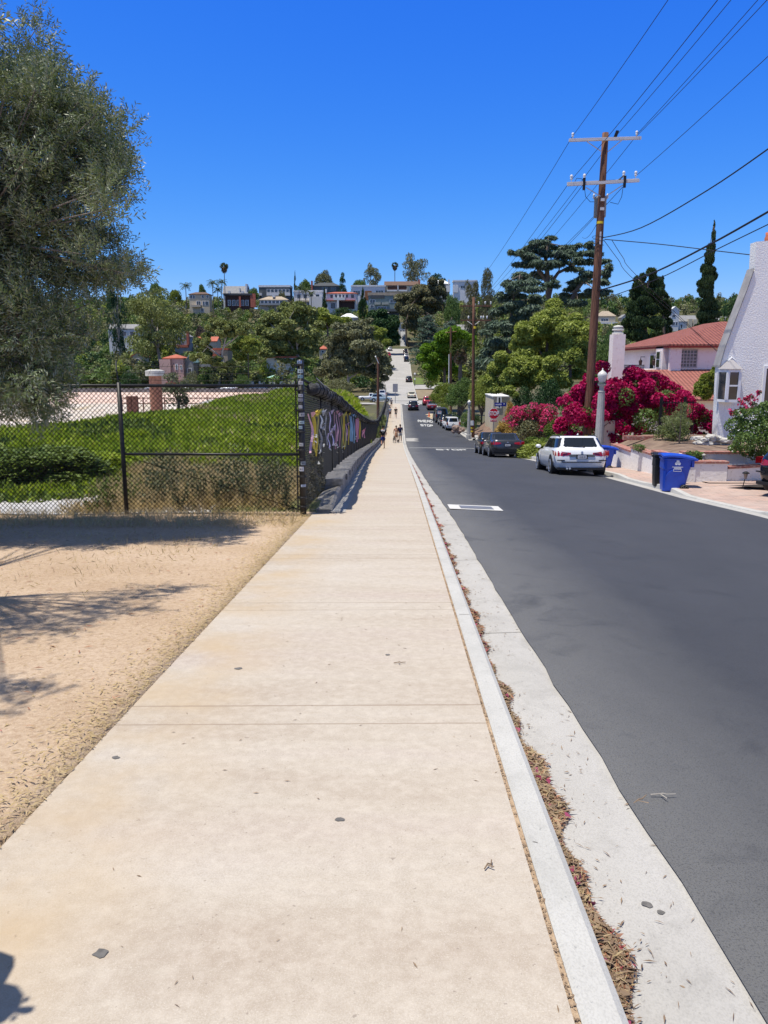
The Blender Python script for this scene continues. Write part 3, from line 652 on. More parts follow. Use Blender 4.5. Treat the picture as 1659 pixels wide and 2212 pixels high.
# ribbons
RB = {k: M('ribbon_'+k, c, rough=.6) for k, c in dict(pink=(.62,.36,.44), yellow=(.66,.50,.06), white=(.72,.72,.70), grey=(.36,.35,.34), lilac=(.60,.52,.72), mauve=(.42,.22,.27), olive=(.42,.38,.12), blue=(.26,.42,.56), rose=(.72,.30,.40), gold=(.58,.42,.05)).items()}
def fenceY(u):
    y = 20.0
    for _ in range(40): y = float(-(xf_(y)+.22)*FPX/(859.0-u)) if u < 857 else 150
    return y
RL = [(62,440,1430,'pink','long pink ribbon bowed out, nearest the corner post'),(130,440,1330,'gold','gold ribbon just right of the long bowed pink one'),(165,430,1420,'yellow','yellow ribbon tied in a thick hank near the corner post'),(195,425,1510,'yellow','longest yellow ribbon, ending in a pale knot'),(245,410,1350,'olive','thin olive ribbon beside the yellow hank'),
 (322,420,810,'white','short white ribbon with a knot halfway down the fence'),(305,830,1400,'grey','thin grey ribbon hanging from the white ribbon knot'),(425,400,1230,'grey','single wide grey ribbon between white and lavender ones'),(520,390,960,'lilac','lavender ribbon with white bows at its end'),(485,930,1300,'lilac','short low lavender ribbon left of the bows'),(575,800,1240,'lilac','lavender ribbon bunched in bows low on the fence'),
 (640,400,1330,'mauve','widest mauve ribbon with white tail at its end'),(685,470,1130,'pink','pink ribbon between the two mauve ones'),(735,440,1270,'mauve','slim mauve ribbon right of the pink one'),(790,460,1320,'olive','olive ribbon with white tails, left of its pair'),(825,460,1330,'gold','gold ribbon in the middle of the olive ones'),(855,460,1280,'olive','olive ribbon beside a short pale strand'),(890,700,1120,'pink','short pale pink strand between olive and gold'),(932,450,1220,'gold','broad gold ribbon left of the blue cluster'),
 (980,440,1130,'blue','light blue ribbon, first of the blue cluster'),(1015,480,1140,'blue','light blue ribbon in the middle of the blue cluster'),(1060,500,1180,'blue','light blue ribbon with white bow, right of its cluster'),(1112,450,1150,'rose','rose ribbon directly right of the blue cluster'),(1145,480,1080,'rose','fluttering rose ribbon beside a gold one'),(1188,540,1070,'gold','last gold ribbon, right of the rose pair'),(1250,860,1030,'rose','short low rose ribbon far along the fence'),(1288,830,1050,'rose','farthest rose ribbon on the fence')]
for i, (zx, za, zb_, c, lab) in enumerate(RL):
    u = (1240+zx/6.38)/1.8228; va = (1560+za/6.38)/1.8228; vb = (1560+zb_/6.38)/1.8228; y = fenceY(u); x = float(xf_(y))+.09
    a = P(u, va, y).z; b = P(u, vb, y).z; rr = random.Random(i); w = .011+.012*rr.random(); mb = MB(); rows = []; k = 16
    w *= 1+max(0, y-16)*.045; ph = rr.uniform(0, 6); bow = .25 if i == 0 else .015
    for j in range(k+1):
        f = j/k; z = a+(b-a)*f; dy = bow*sin(pi*f)*1.0+.012*sin(ph+f*9); dx = .015*sin(f*7+ph)+.02*f; tw = .85+.5*sin(ph+f*5)
        rows.append([(x+dx+w*sin(tw)*q, y+dy+w*cos(tw)*q*1.0, z) for q in (-1, 0, 1)])
    mb.sheet(rows)
    for q in range(3): mb.face([(x+.03, y-.05, a+.02), (x+.06+rr.uniform(0,.06), y+rr.uniform(-.16,.16), a+rr.uniform(-.02,.10)), (x+.05, y+rr.uniform(-.1,.1), a-.06)])
    if 'bow' in lab or 'tail' in lab or 'knot' in lab:
        zq = b if 'tail' in lab or 'ending' in lab else a+(b-a)*.75
        for q in range(4): s_ = .018+.022*rr.random(); c0 = Vector((x+.05+rr.uniform(-.02,.04), y+rr.uniform(-.12,.12), zq+rr.uniform(-.12,.12))); mb.face([c0+Vector((rr.uniform(-s_,s_), rr.uniform(-s_*2,s_*2), rr.uniform(-s_,s_))) for _ in range(4)], 1)
    tag(mb.build('ribbon', [RB[c], RB['white']]), lab, 'ribbon', 'ribbons tied to the street fence')
# ------------------------------------------------------------------ meadow, weeds, dirt litter
rg = np.random.default_rng(11)
def scatter(n, x0, x1, y0, y1, ok=None):
    x = rg.uniform(x0, x1, n); y = y0+(y1-y0)*rg.random(n)**1.0
    if ok is not None: k = ok(x, y); x, y = x[k], y[k]
    return np.stack([x, y, G(x, y)], 1)
def blades(name, C, h, w, lean, mat, kind='stuff', zoff=.35):
    n = len(C); d = rdir(n, rg)*lean; d[:,2] += 1; hh = h*rg.uniform(.55, 1.4, n)
    C = C.copy(); C += d/np.linalg.norm(d, axis=1, keepdims=True)*(hh*zoff)[:,None]
    V, Q = leaves(C, d, rdir(n, rg), hh, w*rg.uniform(.6, 1.4, n), .05)
    return tag(link(name, np_mesh(name, V, Q, LM[mat])), kind=kind)
cl = lambda x, y: .5+.5*np.sin(x*.9+1.3*np.sin(y*.6))*np.sin(y*.55+x*.31)
def meadow_ok(x, y): return (x > -14.6-np.where(y > 36, 0, 40)) & (y > 14.7+.5*np.sin(x*1.9)) & (x < -2.4-.02*(y-14)) & (rg.random(len(x)) < .35+.65*cl(x, y)) & ~((x > -3.9+.25*np.sin(y*2)-.12*(y-13)) & (y < 18.5) & (rg.random(len(x)) < .9))
C1 = np.concatenate([scatter(60000, -24, -2.4, 14.4, 24, meadow_ok), scatter(60000, -40, -2.4, 24, 42, meadow_ok), scatter(52000, -16, -2.4, 42, 72, meadow_ok), scatter(26000, -15, -2.6, 72, 112, meadow_ok)])
k = 1+np.clip(C1[:,1]-14, 0, 60)*.028
pn = np.sin(C1[:,0]*.55+2*np.sin(C1[:,1]*.23))*np.sin(C1[:,1]*.31+C1[:,0]*.2)+.35*np.sin(C1[:,0]*1.9)*np.sin(C1[:,1]*1.3)+rg.normal(size=len(C1))*.30
dk = (pn > .42) | ((C1[:,0] < -5.5) & (C1[:,1] < 22) & (pn > -.35)); st_ = ~dk & (pn < -.95)
for q, mt, h_, w_, ln in ((~dk & ~st_, 'meadow', .22, .062, .95), (dk, 'ivy', .19, .085, 1.3), (st_, 'straw', .26, .02, .7)):
    blades('meadow_grass', C1[q], h_*k[q], w_*k[q], ln, mt)
hum = []
for i in range(110):
    x, y = rg.uniform(-15, -3), rg.uniform(16, 100); 
    if y > 36 and x < -13.5: continue
    hum.append(((x, y, Gz(x, y)), (rg.uniform(.4,1.3), rg.uniform(.4,1.3), rg.uniform(.15,.45))))
tag(link('meadow_tufts', crown('meadow_tufts', hum, 42000, .2, .3, rg, LM['meadow'], droop=-.9, out=.3)), kind='stuff')
# dry and grey-green weeds behind the fence
okd = lambda x, y: (x > -5.4+.45*np.sin(y*2.3)-.16*(y-13)) & (x < -1.9) & (rg.random(len(x)) < .75)
C2 = scatter(46000, -6.4, -1.9, 13.0, 20.5, okd); blades('dry_grass', C2, .36, .014, .95, 'straw')
C3 = scatter(9000, -5.0, -1.85, 12.95, 16.5, lambda x, y: rg.random(len(x)) < .06+.94*(np.sin(x*5.1+1)*np.sin(x*2.3)*np.sin(y*1.2+x) > .22)); C3[:,2] += rg.random(len(C3))**1.2*.85
blades('weeds', C3, .075, .04, 1.6, 'weed')
# a few taller weed stalks, each one a plant
def weed(x, y, h, label, mat='weed', n=170, spread=.16):
    t = thing('weed', label, 'plant', (x, y, Gz(x, y)), group='weeds growing behind the front fence'); m = MB(); tips = []
    for i in range(7): tips.append((rg.normal()*spread, rg.normal()*spread, h*rg.uniform(.55, 1)))
    limbs(m, (0,0,0), tips, .006, rg, n=4, wob=.02); m.build('stem', LM['weed'], t)
    C = []; 
    for i in range(n): q = tips[i % 7]; f = rg.uniform(.1, 1); C.append((q[0]*f+rg.normal()*.03, q[1]*f+rg.normal()*.03, q[2]*f))
    C = np.array(C); V, Q = leaves(C, rdir(n, rg), rdir(n, rg), .07*rg.uniform(.6,1.4,n), .03, .05); link('leaf_sprays', np_mesh('leaf_sprays', V, Q, LM[mat]), t)
for u, h, lab, mt in ((240,.85,'dark twiggy weed just left of the left fence post','ivy'),(262,.55,'low dark weed at the foot of the left fence post','ivy'),(212,.7,'dark leafy weed second from the left fence post','ivy'),(345,.8,'tall thin grey weed right of the left fence post','weed'),(395,1.0,'tallest grey-green weed midway along the right fence bay','weed'),(432,.75,'grey-green weed with bare stalks under the middle rail','weed'),(470,.9,'bushy grey weed in the middle of the right bay','weed'),(520,.7,'low bushy weed in front of pale rubble','weed'),(555,1.05,'tall grey weed reaching the middle rail','weed'),(590,.85,'leafy grey weed near the corner post','weed'),(622,1.0,'grey weed closest to the corner post','weed'),(490,.6,'shortest grey weed at the fence foot','weed')):
    p = P(u, 1100, 13.2); weed(p.x, 13.0+rg.uniform(0,.7), h, lab, mt)
# two low bushes in the meadow
for u, y, w, h, lab in ((95,17.6,3.4,1.15,'broad ivy mound behind the left end of the front fence'),(200,19.0,2.2,.75,'smaller ivy mound left of the left fence post')):
    p = P(u, 1000, y); place('ivy_mound', lab, 'bush', proto('shrub', 3, 7000, .06), (p.x, y, Gz(p.x, y)-.1), w, h, 'meadow' if w < 3 else 'ivy')
p = P(440, 870, 56); place('sapling', 'thin leafy sapling at the far edge of the meadow', 'tree', proto('tall', 5, 1500, .06), (P(385,880,52).x, 52, Gz(P(385,880,52).x, 52)), 3.2, 2.6, 'weed')
# dry vine on the first bays of the street fence
vc = [((float(xf_(y))+.02, y, float(zs(y))+z), (.07, .25, .18)) for y, z in [(13.0,.3),(13.4,.5),(13.9,.4),(14.2,.9),(14.6,.3),(14.4,1.2),(14.9,.7),(15.5,.3),(13.6,.9)]]
tag(link('dry_vine', crown('dry_vine', vc, 2600, .07, .3, rg, LM['grey'])), 'dry brown vine tangled in the fence by the corner post', 'vine')
vc = [((float(xf_(y))+.3, y, float(zs(y))+z), (.3, 1.6, .5)) for y, z in [(78,.5),(82,.9),(86,.6),(91,1.0),(96,.7),(102,1.1),(107,.6)]]
tag(link('fence_weeds', crown('fence_weeds', vc, 2200, .28, .3, rg, LM['mimosa'])), 'tall dry weeds pushing through the far part of the street fence', 'plant')
# dry grass and leaf bits on the dirt
okt = lambda x, y: rg.random(len(x)) < sm((y-5.5)/5)*(.25+.75*(np.sin(x*1.7+y)*np.sin(y*1.9) > -.2))
C4 = scatter(9000, -9, -2.2, 5, 12.6, okt); blades('dry_grass', C4, .09, .007, 1.6, 'straw')
C5 = scatter(3800, -8, -1.55, 10.9, 12.6); blades('dry_grass', C5, .20, .008, .9, 'straw')
def litter(name, C, l0, l1, wr, mat, up=.012, tilt=.25):
    n = len(C); a = rg.uniform(0, 2*pi, n); D = np.stack([np.cos(a), np.sin(a), rg.normal(size=n)*tilt*.4], 1); N = np.stack([rg.normal(size=n)*tilt, rg.normal(size=n)*tilt, np.ones(n)], 1)
    L = rg.uniform(l0, l1, n); C = C.copy(); C[:,2] += up*rg.uniform(.3, 1.2, n)
    V, Q = leaves(C, D, N, L, L*wr*rg.uniform(.6, 1.5, n), .06); return tag(link(name, np_mesh(name, V, Q, LM[mat])), kind='stuff')
x = -1.42-np.abs(rg.normal(size=7000))*.16; y = rg.uniform(1.2, 12.5, 7000)
litter('leaf_litter', np.stack([x, y, zs(y)], 1), .012, .05, .16, 'straw')
C6 = scatter(7000, -8.5, -1.43, 1.0, 12.6); litter('leaf_litter', C6, .012, .045, .2, 'straw', .008)
C6 = scatter(900, -8, -1.45, 1.2, 12.3); litter('leaf_litter', C6, .03, .08, .13, 'litter', .012)
# crack litter and gutter drifts
y = rg.uniform(.8, 26, 5200); x = .463+rg.normal(size=5200)*.006; litter('leaf_litter', np.stack([x, y, zs(y)-.009], 1), .005, .018, .35, 'brownlitter', .004)
def drift(n, y0, y1, wk=1.0):
    y = rg.uniform(y0, y1, n); w = .028+.026*(.5+.5*np.sin(y*2.1+.6))+.022*np.sin(y*5.3)*np.sin(y*1.1)+.02*np.sin(y*13)
    w = (np.clip(w, .012, .2)+.075*np.exp(-((y-2.15)/.2)**2)+.015*np.exp(-((y-1.6)/.3)**2)+.03*np.exp(-((y-3.2)/.35)**2))*np.interp(y, [1,6,12,30], [1,1,1.25,.9])*wk
    f = np.abs(rg.normal(size=n))*.6; k = f < 1.35; y, w, f = y[k], w[k], f[k]
    return np.stack([.614+w*f, y, zs(y)-.148+.035*np.exp(-f*2)*rg.random(len(y))], 1)
litter('leaf_litter', drift(11000, .9, 5), .012, .05, .22, 'litter', .012, .6)
litter('leaf_litter', drift(5200, .9, 5), .02, .085, .16, 'brownlitter', .018, .5)
litter('leaf_litter', drift(4200, .9, 5), .012, .065, .08, 'straw', .02, .6)
litter('leaf_litter', drift(5000, 5, 12), .015, .07, .22, 'brownlitter', .016, .6)
litter('leaf_litter', drift(9000, 5, 34), .02, .07, .3, 'litter', .016, .6)
litter('leaf_litter', drift(1500, .9, 9, 2.6), .006, .03, .2, 'brownlitter', .004, .2)
x = rg.uniform(.64, 1.05, 420); y = rg.uniform(1.2, 14, 420); litter('leaf_litter', np.stack([x, y, zs(y)-.15+.03*(x-.6)], 1), .008, .05, .1, 'brownlitter', .003, .15)
x = rg.uniform(-1.4, .45, 260); y = rg.uniform(1.5, 12, 260); litter('leaf_litter', np.stack([x, y, zs(y)], 1), .006, .03, .18, 'brownlitter', .003, .1)
C7 = drift(330, 1.2, 30); m_ = leafmat('faded_petal', (.24,.03,.10), (.45,.10,.17), trans=.1); n = len(C7); V, Q = leaves(C7+np.array([0,0,.02]), rdir(n, rg), rdir(n, rg), .04, .035, .2); tag(link('fallen_petals', np_mesh('fallen_petals', V, Q, m_)), kind='stuff')
# twigs and gum spots
TW = M('twig_bark', (.20,.14,.09), (.3,.22,.15), sc=9)
for x, y, l, a, mt, lab in ((1.02,3.06,.12,.5,TW,'short brown twig lying on the gutter beside the leaf drift'),(1.12,3.12,.11,-.2,PALEBARK,'pale bent twig lying on the dark asphalt'),(.30,2.35,.05,.5,TW,'small reddish twig lying on the sidewalk near the kerb'),(-2.05,11.6,.4,.3,TW,'forked dry branch lying in the tree shade near the corner post'),(-.02,4.6,.07,-.2,TW,'thin dark twig lying mid sidewalk beyond the joints')):
    z = float(zs(y)) if x < .5 else zroad(x, y)+.01 if x > 1.1 else float(zs(y))-.14
    m = MB(); m.tube([(0,0,.008),(l*.5,.015,.012),(l*.62,.05*l*2,.012),(l,.03,.008)], [l*.012+.002,l*.012+.002,.003,.002], 5); m.tube([(l*.4,.01,.01),(l*.6,-.12*l*2,.014)], .0025, 4)
    o = m.build('twig', mt); o.location = (x, y, z); o.rotation_euler.z = a; tag(o, lab, 'twig')
GUM = M('old_gum', (.10,.095,.09), (.17,.16,.15), sc=30)
for i, (u, v, s) in enumerate(((734,1771,.02),(218,2061,.026),(250,1637,.02),(1360,1750,.016),(1398,1955,.022),(515,1445,.026),(1427,1972,.016),(1155,1823,.016),(838,1415,.02),(1590,1948,.03))):
    d = ray(u, v); zf = -.144 if 1180 < u else 0
    t = -(EYE-zf)/(d[2]+.073*d[1]); p = Vector((d[0]*t, d[1]*t, EYE+d[2]*t)); rr = random.Random(i); m = MB()
    m.face([p+Vector((s*cos(a)*rr.uniform(.6,1.1), s*.8*sin(a)*rr.uniform(.6,1.1), .0035)) for a in np.linspace(0, 2*pi, 10)[:-1]])
    tag(m.build('gum_stain', GUM), kind='structure')
# ------------------------------------------------------------------ right-hand lots
def m_stucco(name, a, c, fl, sc=9, bs=1.0, bd=.05):
    m, t, n, b = newmat(name); co = coords(t)
    base = ramp(t, noise(t, co, .8, 4), [(.3, a), (.7, c)])
    base = mix(t, ramp(t, noise(t, co, sc*1.6, 3, .6), [(.57, (0,0,0)), (.66, (.7,.7,.7))]), base, fl)  # dark flecks put the grazing-light shade of rough stucco into the colour
    t.links.new(base, b.inputs['Base Color']); b.inputs['Roughness'].default_value = .9; b.inputs['Specular IOR Level'].default_value = .2
    bump(t, b, noise(t, co, sc, 5, .6, .4), bs, bd); return m
MS = dict(white=m_stucco('white_stucco', (.84,.83,.80), (.89,.88,.85), (.62,.61,.59), 17, .75, .035), wall=m_stucco('white_wall_stucco', (.80,.79,.77), (.86,.85,.83), (.62,.60,.57), 7, .45, .03),
    pink=m_stucco('pale_pink_stucco', (.80,.70,.655), (.85,.76,.72), (.72,.58,.52), 3, .35, .03), cream=M('cream_stucco', (.66,.62,.54), (.72,.68,.6), sc=1))
TRIM = M('white_trim', (.78,.78,.78), rough=.5); GREYR = M('grey_roof', (.27,.26,.26), (.34,.33,.33), sc=3, bs=.3, bsc=12)
GLASS = glassmat('window_glass'); IRON = M('wrought_iron', (.012,.012,.013), rough=.5); REDEAVE = M('red_eave', (.30,.05,.04))
BRICK = M('brick_cap', (.30,.115,.09), (.40,.18,.145), sc=7, c3=(.45,.33,.28), sc3=11, scale=(1,1,1))
def m_tile(name, a, c, gap, row=.36, axis=0):
    """barrel tiles: rounded ribs running down the slope (along object y), courses every row"""
    m, t, n, b = newmat(name); co = coords(t, kind='UV'); sx = n.new('ShaderNodeSeparateXYZ'); t.links.new(co, sx.inputs[0])
    rib = math_(t, 'ABSOLUTE', math_(t, 'SINE', math_(t, 'MULTIPLY', sx.outputs[0], pi/.26)))
    crs = math_(t, 'FRACT', math_(t, 'MULTIPLY', sx.outputs[1], 1/row))
    base = ramp(t, noise(t, co, 2.6, 3, .7), [(.3, a), (.7, c)])
    base = mix(t, ramp(t, crs, [(.0, (.75,.75,.75)), (.13, (0,0,0))]), base, gap); base = mix(t, ramp(t, rib, [(.0, (.85,.85,.85)), (.35, (0,0,0))]), base, gap)
    t.links.new(base, b.inputs['Base Color']); b.inputs['Roughness'].default_value = .8
    bump(t, b, math_(t, 'ADD', math_(t, 'MULTIPLY', rib, 1.), math_(t, 'MULTIPLY', crs, -.35)), .9, .09); return m
TILE = m_tile('terracotta_tiles', (.22,.060,.045), (.35,.12,.09), (.07,.02,.016))
TILE2 = m_tile('salmon_tiles', (.29,.095,.07), (.38,.145,.11), (.12,.035,.03))
def roofquad(mb_list, pts):
    mb_list.append([Vector(p) for p in pts])
def roof(name, polys, mat, parent, th=.07):
    """roof planes with slope-aligned UVs; each plane gets thickness"""
    mb = MB(); uvs = []
    for pl in polys:
        pl = [Vector(p) for p in pl]; nrm = (pl[1]-pl[0]).cross(pl[-1]-pl[0]).normalized()
        if nrm.z < 0: pl = pl[::-1]; nrm = -nrm
        ax = Vector((0,0,1)).cross(nrm); ax = ax.normalized() if ax.length > 1e-4 else Vector((1,0,0)); dn = nrm.cross(ax)
        mb.face(pl); uvs += [(p.dot(ax), p.dot(dn)) for p in pl]; lo = [p-Vector((0,0,th)) for p in pl]
        mb.face(lo[::-1]); uvs += [(p.dot(ax), p.dot(dn)) for p in lo[::-1]]
        for i in range(len(pl)):
            j = (i+1) % len(pl); q = [pl[i], lo[i], lo[j], pl[j]]; mb.face(q); uvs += [(p.dot(ax), p.dot(dn)) for p in q]
    me = mb.mesh(name, mat); uv = me.uv_layers.new(name='UVMap')
    uv.data.foreach_set('uv', np.array(uvs, np.float32).ravel()); return link(name, me, parent)
def window(parent, x0, x1, z0, z1, y, nx=2, nz=2, fr=.06, fm=None, name='window', dep=.05, bar=.025):
    """window facing -y at plane y (local to parent)"""
    m = MB()
    m.box((x0-fr, y-dep, z0-fr), (x0, y+.02, z1+fr)); m.box((x1, y-dep, z0-fr), (x1+fr, y+.02, z1+fr))
    m.box((x0, y-dep, z1), (x1, y+.02, z1+fr)); m.box((x0, y-dep, z0-fr), (x1, y+.02, z0))
    for i in range(1, nx): x = x0+(x1-x0)*i/nx; m.box((x-bar/2, y-dep*.7, z0), (x+bar/2, y+.01, z1))
    for i in range(1, nz): z = z0+(z1-z0)*i/nz; m.box((x0, y-dep*.72, z-bar/2), (x1, y+.009, z+bar/2))
    f = m.build(name, fm or TRIM, parent); g = MB(); g.face([(x0, y-.012, z0), (x1, y-.012, z0), (x1, y-.012, z1), (x0, y-.012, z1)]); g.build('pane', GLASS, f); return f
# --- the white stucco house at the right edge
hw = thing('white_house', 'white rough-stucco house with steep flared gable at the right edge', 'house', (0,0,0)); Y0 = 30.0
Q = lambda u, v, y=Y0: (P(u, v, y).x, y, P(u, v, y).z)
prof = [(12.36, -1.6), Q(1553.5, 850)[::2], Q(1556.5, 790)[::2], Q(1567, 752)[::2], Q(1590, 690)[::2], Q(1614, 628)[::2], Q(1631, 580)[::2], Q(1634, 522)[::2]]
top = prof[-1][1]; prof += [(prof[-1][0]+1.25, top+.1), (prof[-1][0]+1.3, prof[-2][1]), (17.6, 2.4), (20.3, 1.9), (20.5, -1.6)]
m = MB(); m.prism([(x, Y0, z) for x, z in prof], (0, .5, 0)); m.prism([(x, Y0+.502, z) for x, z in [(17.2,-1.6),(17.2,1.8),(18.4,3.2),(19.6,2.0),(20.2,1.7),(20.4,-1.6)]], (0, 9, 0)); m.build('wall', MS['white'], hw, fix=True)
pl = []
for a, b in zip(prof[2:6], prof[3:7]): pl.append([(a[0]-.05, Y0-.06, a[1]+.02), (b[0]-.05, Y0-.06, b[1]+.02), (b[0]-.05, Y0+.56, b[1]+.02), (a[0]-.05, Y0+.56, a[1]+.02)])
pl += [[(18.4, Y0+.6, 3.25), (19.7, Y0+.6, 1.95), (19.7, Y0+9.6, 1.95), (18.4, Y0+9.6, 3.25)], [(18.4, Y0+.6, 3.25), (17.05, Y0+.6, 1.7), (17.05, Y0+9.6, 1.7), (18.4, Y0+9.6, 3.25)]]
roof('roof', pl, GREYR, hw, .06)
m = MB(); c = P(1657, 500, Y0+.5); m.lathe((c.x+.1, Y0+.5, top-.02), [(.15,0),(.16,.22),(.13,.3),(.14,.42)], 12); m.build('chimney_pot', M('terracotta', (.45,.14,.07)), hw, True)
# bay window with grey hood
bx = [P(u, 830, 29.5).x for u in (1563, 1571, 1596)]; zt, zb_ = P(1580, 797, 29.5).z, P(1575, 869, 29.5).z
m = MB(); pl = [(bx[0], 30.02), (bx[1], 29.45), (bx[2], 29.45), (bx[2]+.1, 30.02)]
m.prism([(x, y, zb_) for x, y in pl], (0, 0, .1)); m.prism([(x, y, zt-.12) for x, y in pl], (0,0,.12))
for x, y in (pl[0], pl[1], pl[2]): m.box((x-.05, y-.02, zb_+.1), (x+.05, y+.08, zt-.12))
m.box((bx[1]+.05, 29.44, (zb_+zt)/2-.03), (bx[2]-.05, 29.5, (zb_+zt)/2+.03)); bw = m.build('bay_window', TRIM, hw)
m = MB(); m.face([(bx[1], 29.47, zb_+.1), (bx[2], 29.47, zb_+.1), (bx[2], 29.47, zt-.12), (bx[1], 29.47, zt-.12)]); m.face([(bx[0]+.02, 30, zb_+.1), (bx[1]-.02, 29.5, zb_+.1), (bx[1]-.02, 29.5, zt-.12), (bx[0]+.02, 30, zt-.12)]); m.face([(bx[2], 29.47, zb_+.1), (bx[2]+.1, 30, zb_+.1), (bx[2]+.1, 30, zt-.12), (bx[2], 29.47, zt-.12)]); m.build('pane', GLASS, bw)
ap = P(1583, 773, 29.8); m = MB(); a = [(bx[0]-.06, 30.0, zt), (bx[1]-.05, 29.38, zt), (bx[2]+.06, 29.38, zt), (bx[2]+.2, 30.0, zt)]
for i in range(3): m.face([a[i], a[i+1], (ap.x, 29.95, ap.z)])
m.face(a[::-1]); m.tube([(ap.x-.1, 29.93, ap.z-.12), (ap.x, 29.9, ap.z+.01), (ap.x+.12, 29.9, ap.z-.1), (bx[2]+.12, 29.92, zt+.06)], .05, 6, m=1); m.build('hood', [M('grey_lead', (.34,.32,.32), rough=.5), TRIM], bw)
window(hw, P(1652, 830, Y0).x, P(1700, 830, Y0).x, P(1650, 905, Y0).z, P(1650, 796, Y0).z, Y0-.01, 2, 1, .1)
SOIL = M('garden_soil', (.15,.10,.075), (.25,.18,.13), sc=2, bs=.6, bsc=20, bd=.03)
# --- white planter walls with brick caps
WX = [(32.5, 29.8, -1.78), (29.8, 27.3, -1.62), (27.3, 23.9, -1.48)]
pw = thing('planter_wall', 'white stuccoed planter wall with brick caps stepping up beside the pavement', 'wall', (0,0,0)); m = MB(); bc = MB()
for y1, y0, z in WX:
    m.box((9.0, y0+.003, Gz(10, y1)-.4), (9.26, y1, z)); bc.box((8.96, y0-.02, z+.002), (9.32, y1-.03, z+.07))
m.box((9.263, 23.93, -2.5), (10.25, 24.2, -1.483)); bc.box((9.325, 23.9, -1.478), (10.28, 24.25, -1.41))
m.build('wall', MS['wall'], pw); bc.build('brick_cap', BRICK, pw)
pw2 = thing('planter_wall', 'lower white wall with red brick cap running along the driveway edge', 'wall', (0,0,0)); a = 22*pi/180
m = MB(); m.box((10.26, 24.0, -2.6), (13.6, 24.22, -1.66), rz=a*.9, piv=(10.26, 24.1)); m.build('wall', MS['wall'], pw2); m = MB(); m.box((10.28, 23.97, -1.657), (13.65, 24.27, -1.585), rz=a*.9, piv=(10.26, 24.1)); m.build('brick_cap', BRICK, pw2)
pw3 = thing('planter_wall', 'upper tier of white planter wall behind the blue bin, capped in brick', 'wall', (0,0,0))
m = MB(); m.box((9.3, 25.3, -2.4), (11.4, 25.55, -1.33)); m.box((11.38, 25.32, -2.4), (15.5, 25.5, -1.37), rz=.35, piv=(11.38, 25.4)); m.build('wall', MS['wall'], pw3)
m = MB(); m.box((9.33, 25.26, -1.327), (11.42, 25.6, -1.26)); m.box((11.45, 25.28, -1.367), (15.55, 25.58, -1.3), rz=.35, piv=(11.38, 25.4)); m.build('brick_cap', BRICK, pw3)
m = MB(); m.sheet([[(x, y, float(np.interp(x, [9.27, 10.4], [np.interp(y, [24,27.3,29.8,32.5], [-1.5,-1.56,-1.7,-1.85]), -1.38]))+.03*sin(x*3)*sin(y*2)*(x > 9.6)) for x in np.linspace(9.27, 16, 18)] for y in np.linspace(25.6, 33, 12)]); tag(m.build('planter_soil', SOIL, smooth=True), kind='structure')
m = MB(); m.sheet([[(x, y, -1.52+.02*sin(x*5)) for x in np.linspace(9.27, 10.3, 4)] for y in np.linspace(24.2, 25.3, 4)]); tag(m.build('planter_soil', SOIL, smooth=True), kind='structure')
be = thing('brick_edging', 'row of red bricks edging the soil at the foot of the bougainvillea', 'edging'); m = MB(); m.box((9.27, 31.7, -1.5), (11.6, 31.95, -1.33)); m.build('bricks', BRICK, be)
# --- stacked rocks
ROCK = M('pale_rock', (.42,.40,.36), (.60,.58,.54), sc=5, bs=.7, bsc=14, bd=.03, c3=(.25,.23,.2), sc3=9); rr = random.Random(5)
def rock(x, y, z, s, lab, mat=ROCK, grp='stacked rocks below the white house', fl=.42, nm='rock'):
    bm = bmesh.new(); bmesh.ops.create_icosphere(bm, subdivisions=2, radius=1)
    for v in bm.verts: k = 1+.25*sin(v.co.x*5+x*9)*sin(v.co.y*4+y*7)+rr.uniform(-.08,.08); v.co = Vector((v.co.x*s*k, v.co.y*s*.7*k, v.co.z*s*fl*k))
    me = bpy.data.meshes.new(nm); bm.to_mesh(me); bm.free(); me.materials.append(mat); o = link(nm, me, None, (x, y, z)); o.rotation_euler.z = rr.uniform(-.5,.5); return tag(o, lab, 'rock', grp)
RK = [(1508,947),(1522,950),(1538,951),(1554,949),(1570,952),(1512,957),(1530,959),(1548,958),(1566,960),(1514,967),(1545,967),(1562,968),(1577,966),(1552,974),(1538,944)]
RLAB = ['top left rock of the stack','flat rock in the top row, second','flat rock in the top row, middle','top row rock under the wall corner','top right rock of the stack','middle row rock at the left end','long flat rock in the middle row','middle row rock below the wall corner','middle row rock near the rose bush','bottom row rock at the left end','bottom row rock in the middle','bottom row rock right of centre','bottom row rock touching the rose bush','lowest rock lying on the soil','highest pale rock crowning the stack']
for (u, v), l in zip(RK, RLAB):
    p = P(u, v, 28.8+rr.uniform(-.15,.15)); rock(p.x, p.y, p.z, rr.uniform(.17,.27), 'pale '+l)
# --- pink house with tiled roofs
ph = thing('pink_house', 'pale pink two-storey house with red barrel-tile roofs and balcony', 'house', (0,0,0)); Yc = 55.0
xc = P(1456, 740, Yc).x; ze = P(1456, 742, Yc).z; x1 = P(1600, 740, Yc).x+5; Ye = Yc*1.21
zf = P(1460, 800, Yc).z; zl = P(1560, 838, 50).z
m = MB(); m.box((xc, Yc, zf-6), (x1, Ye+1, ze)); 
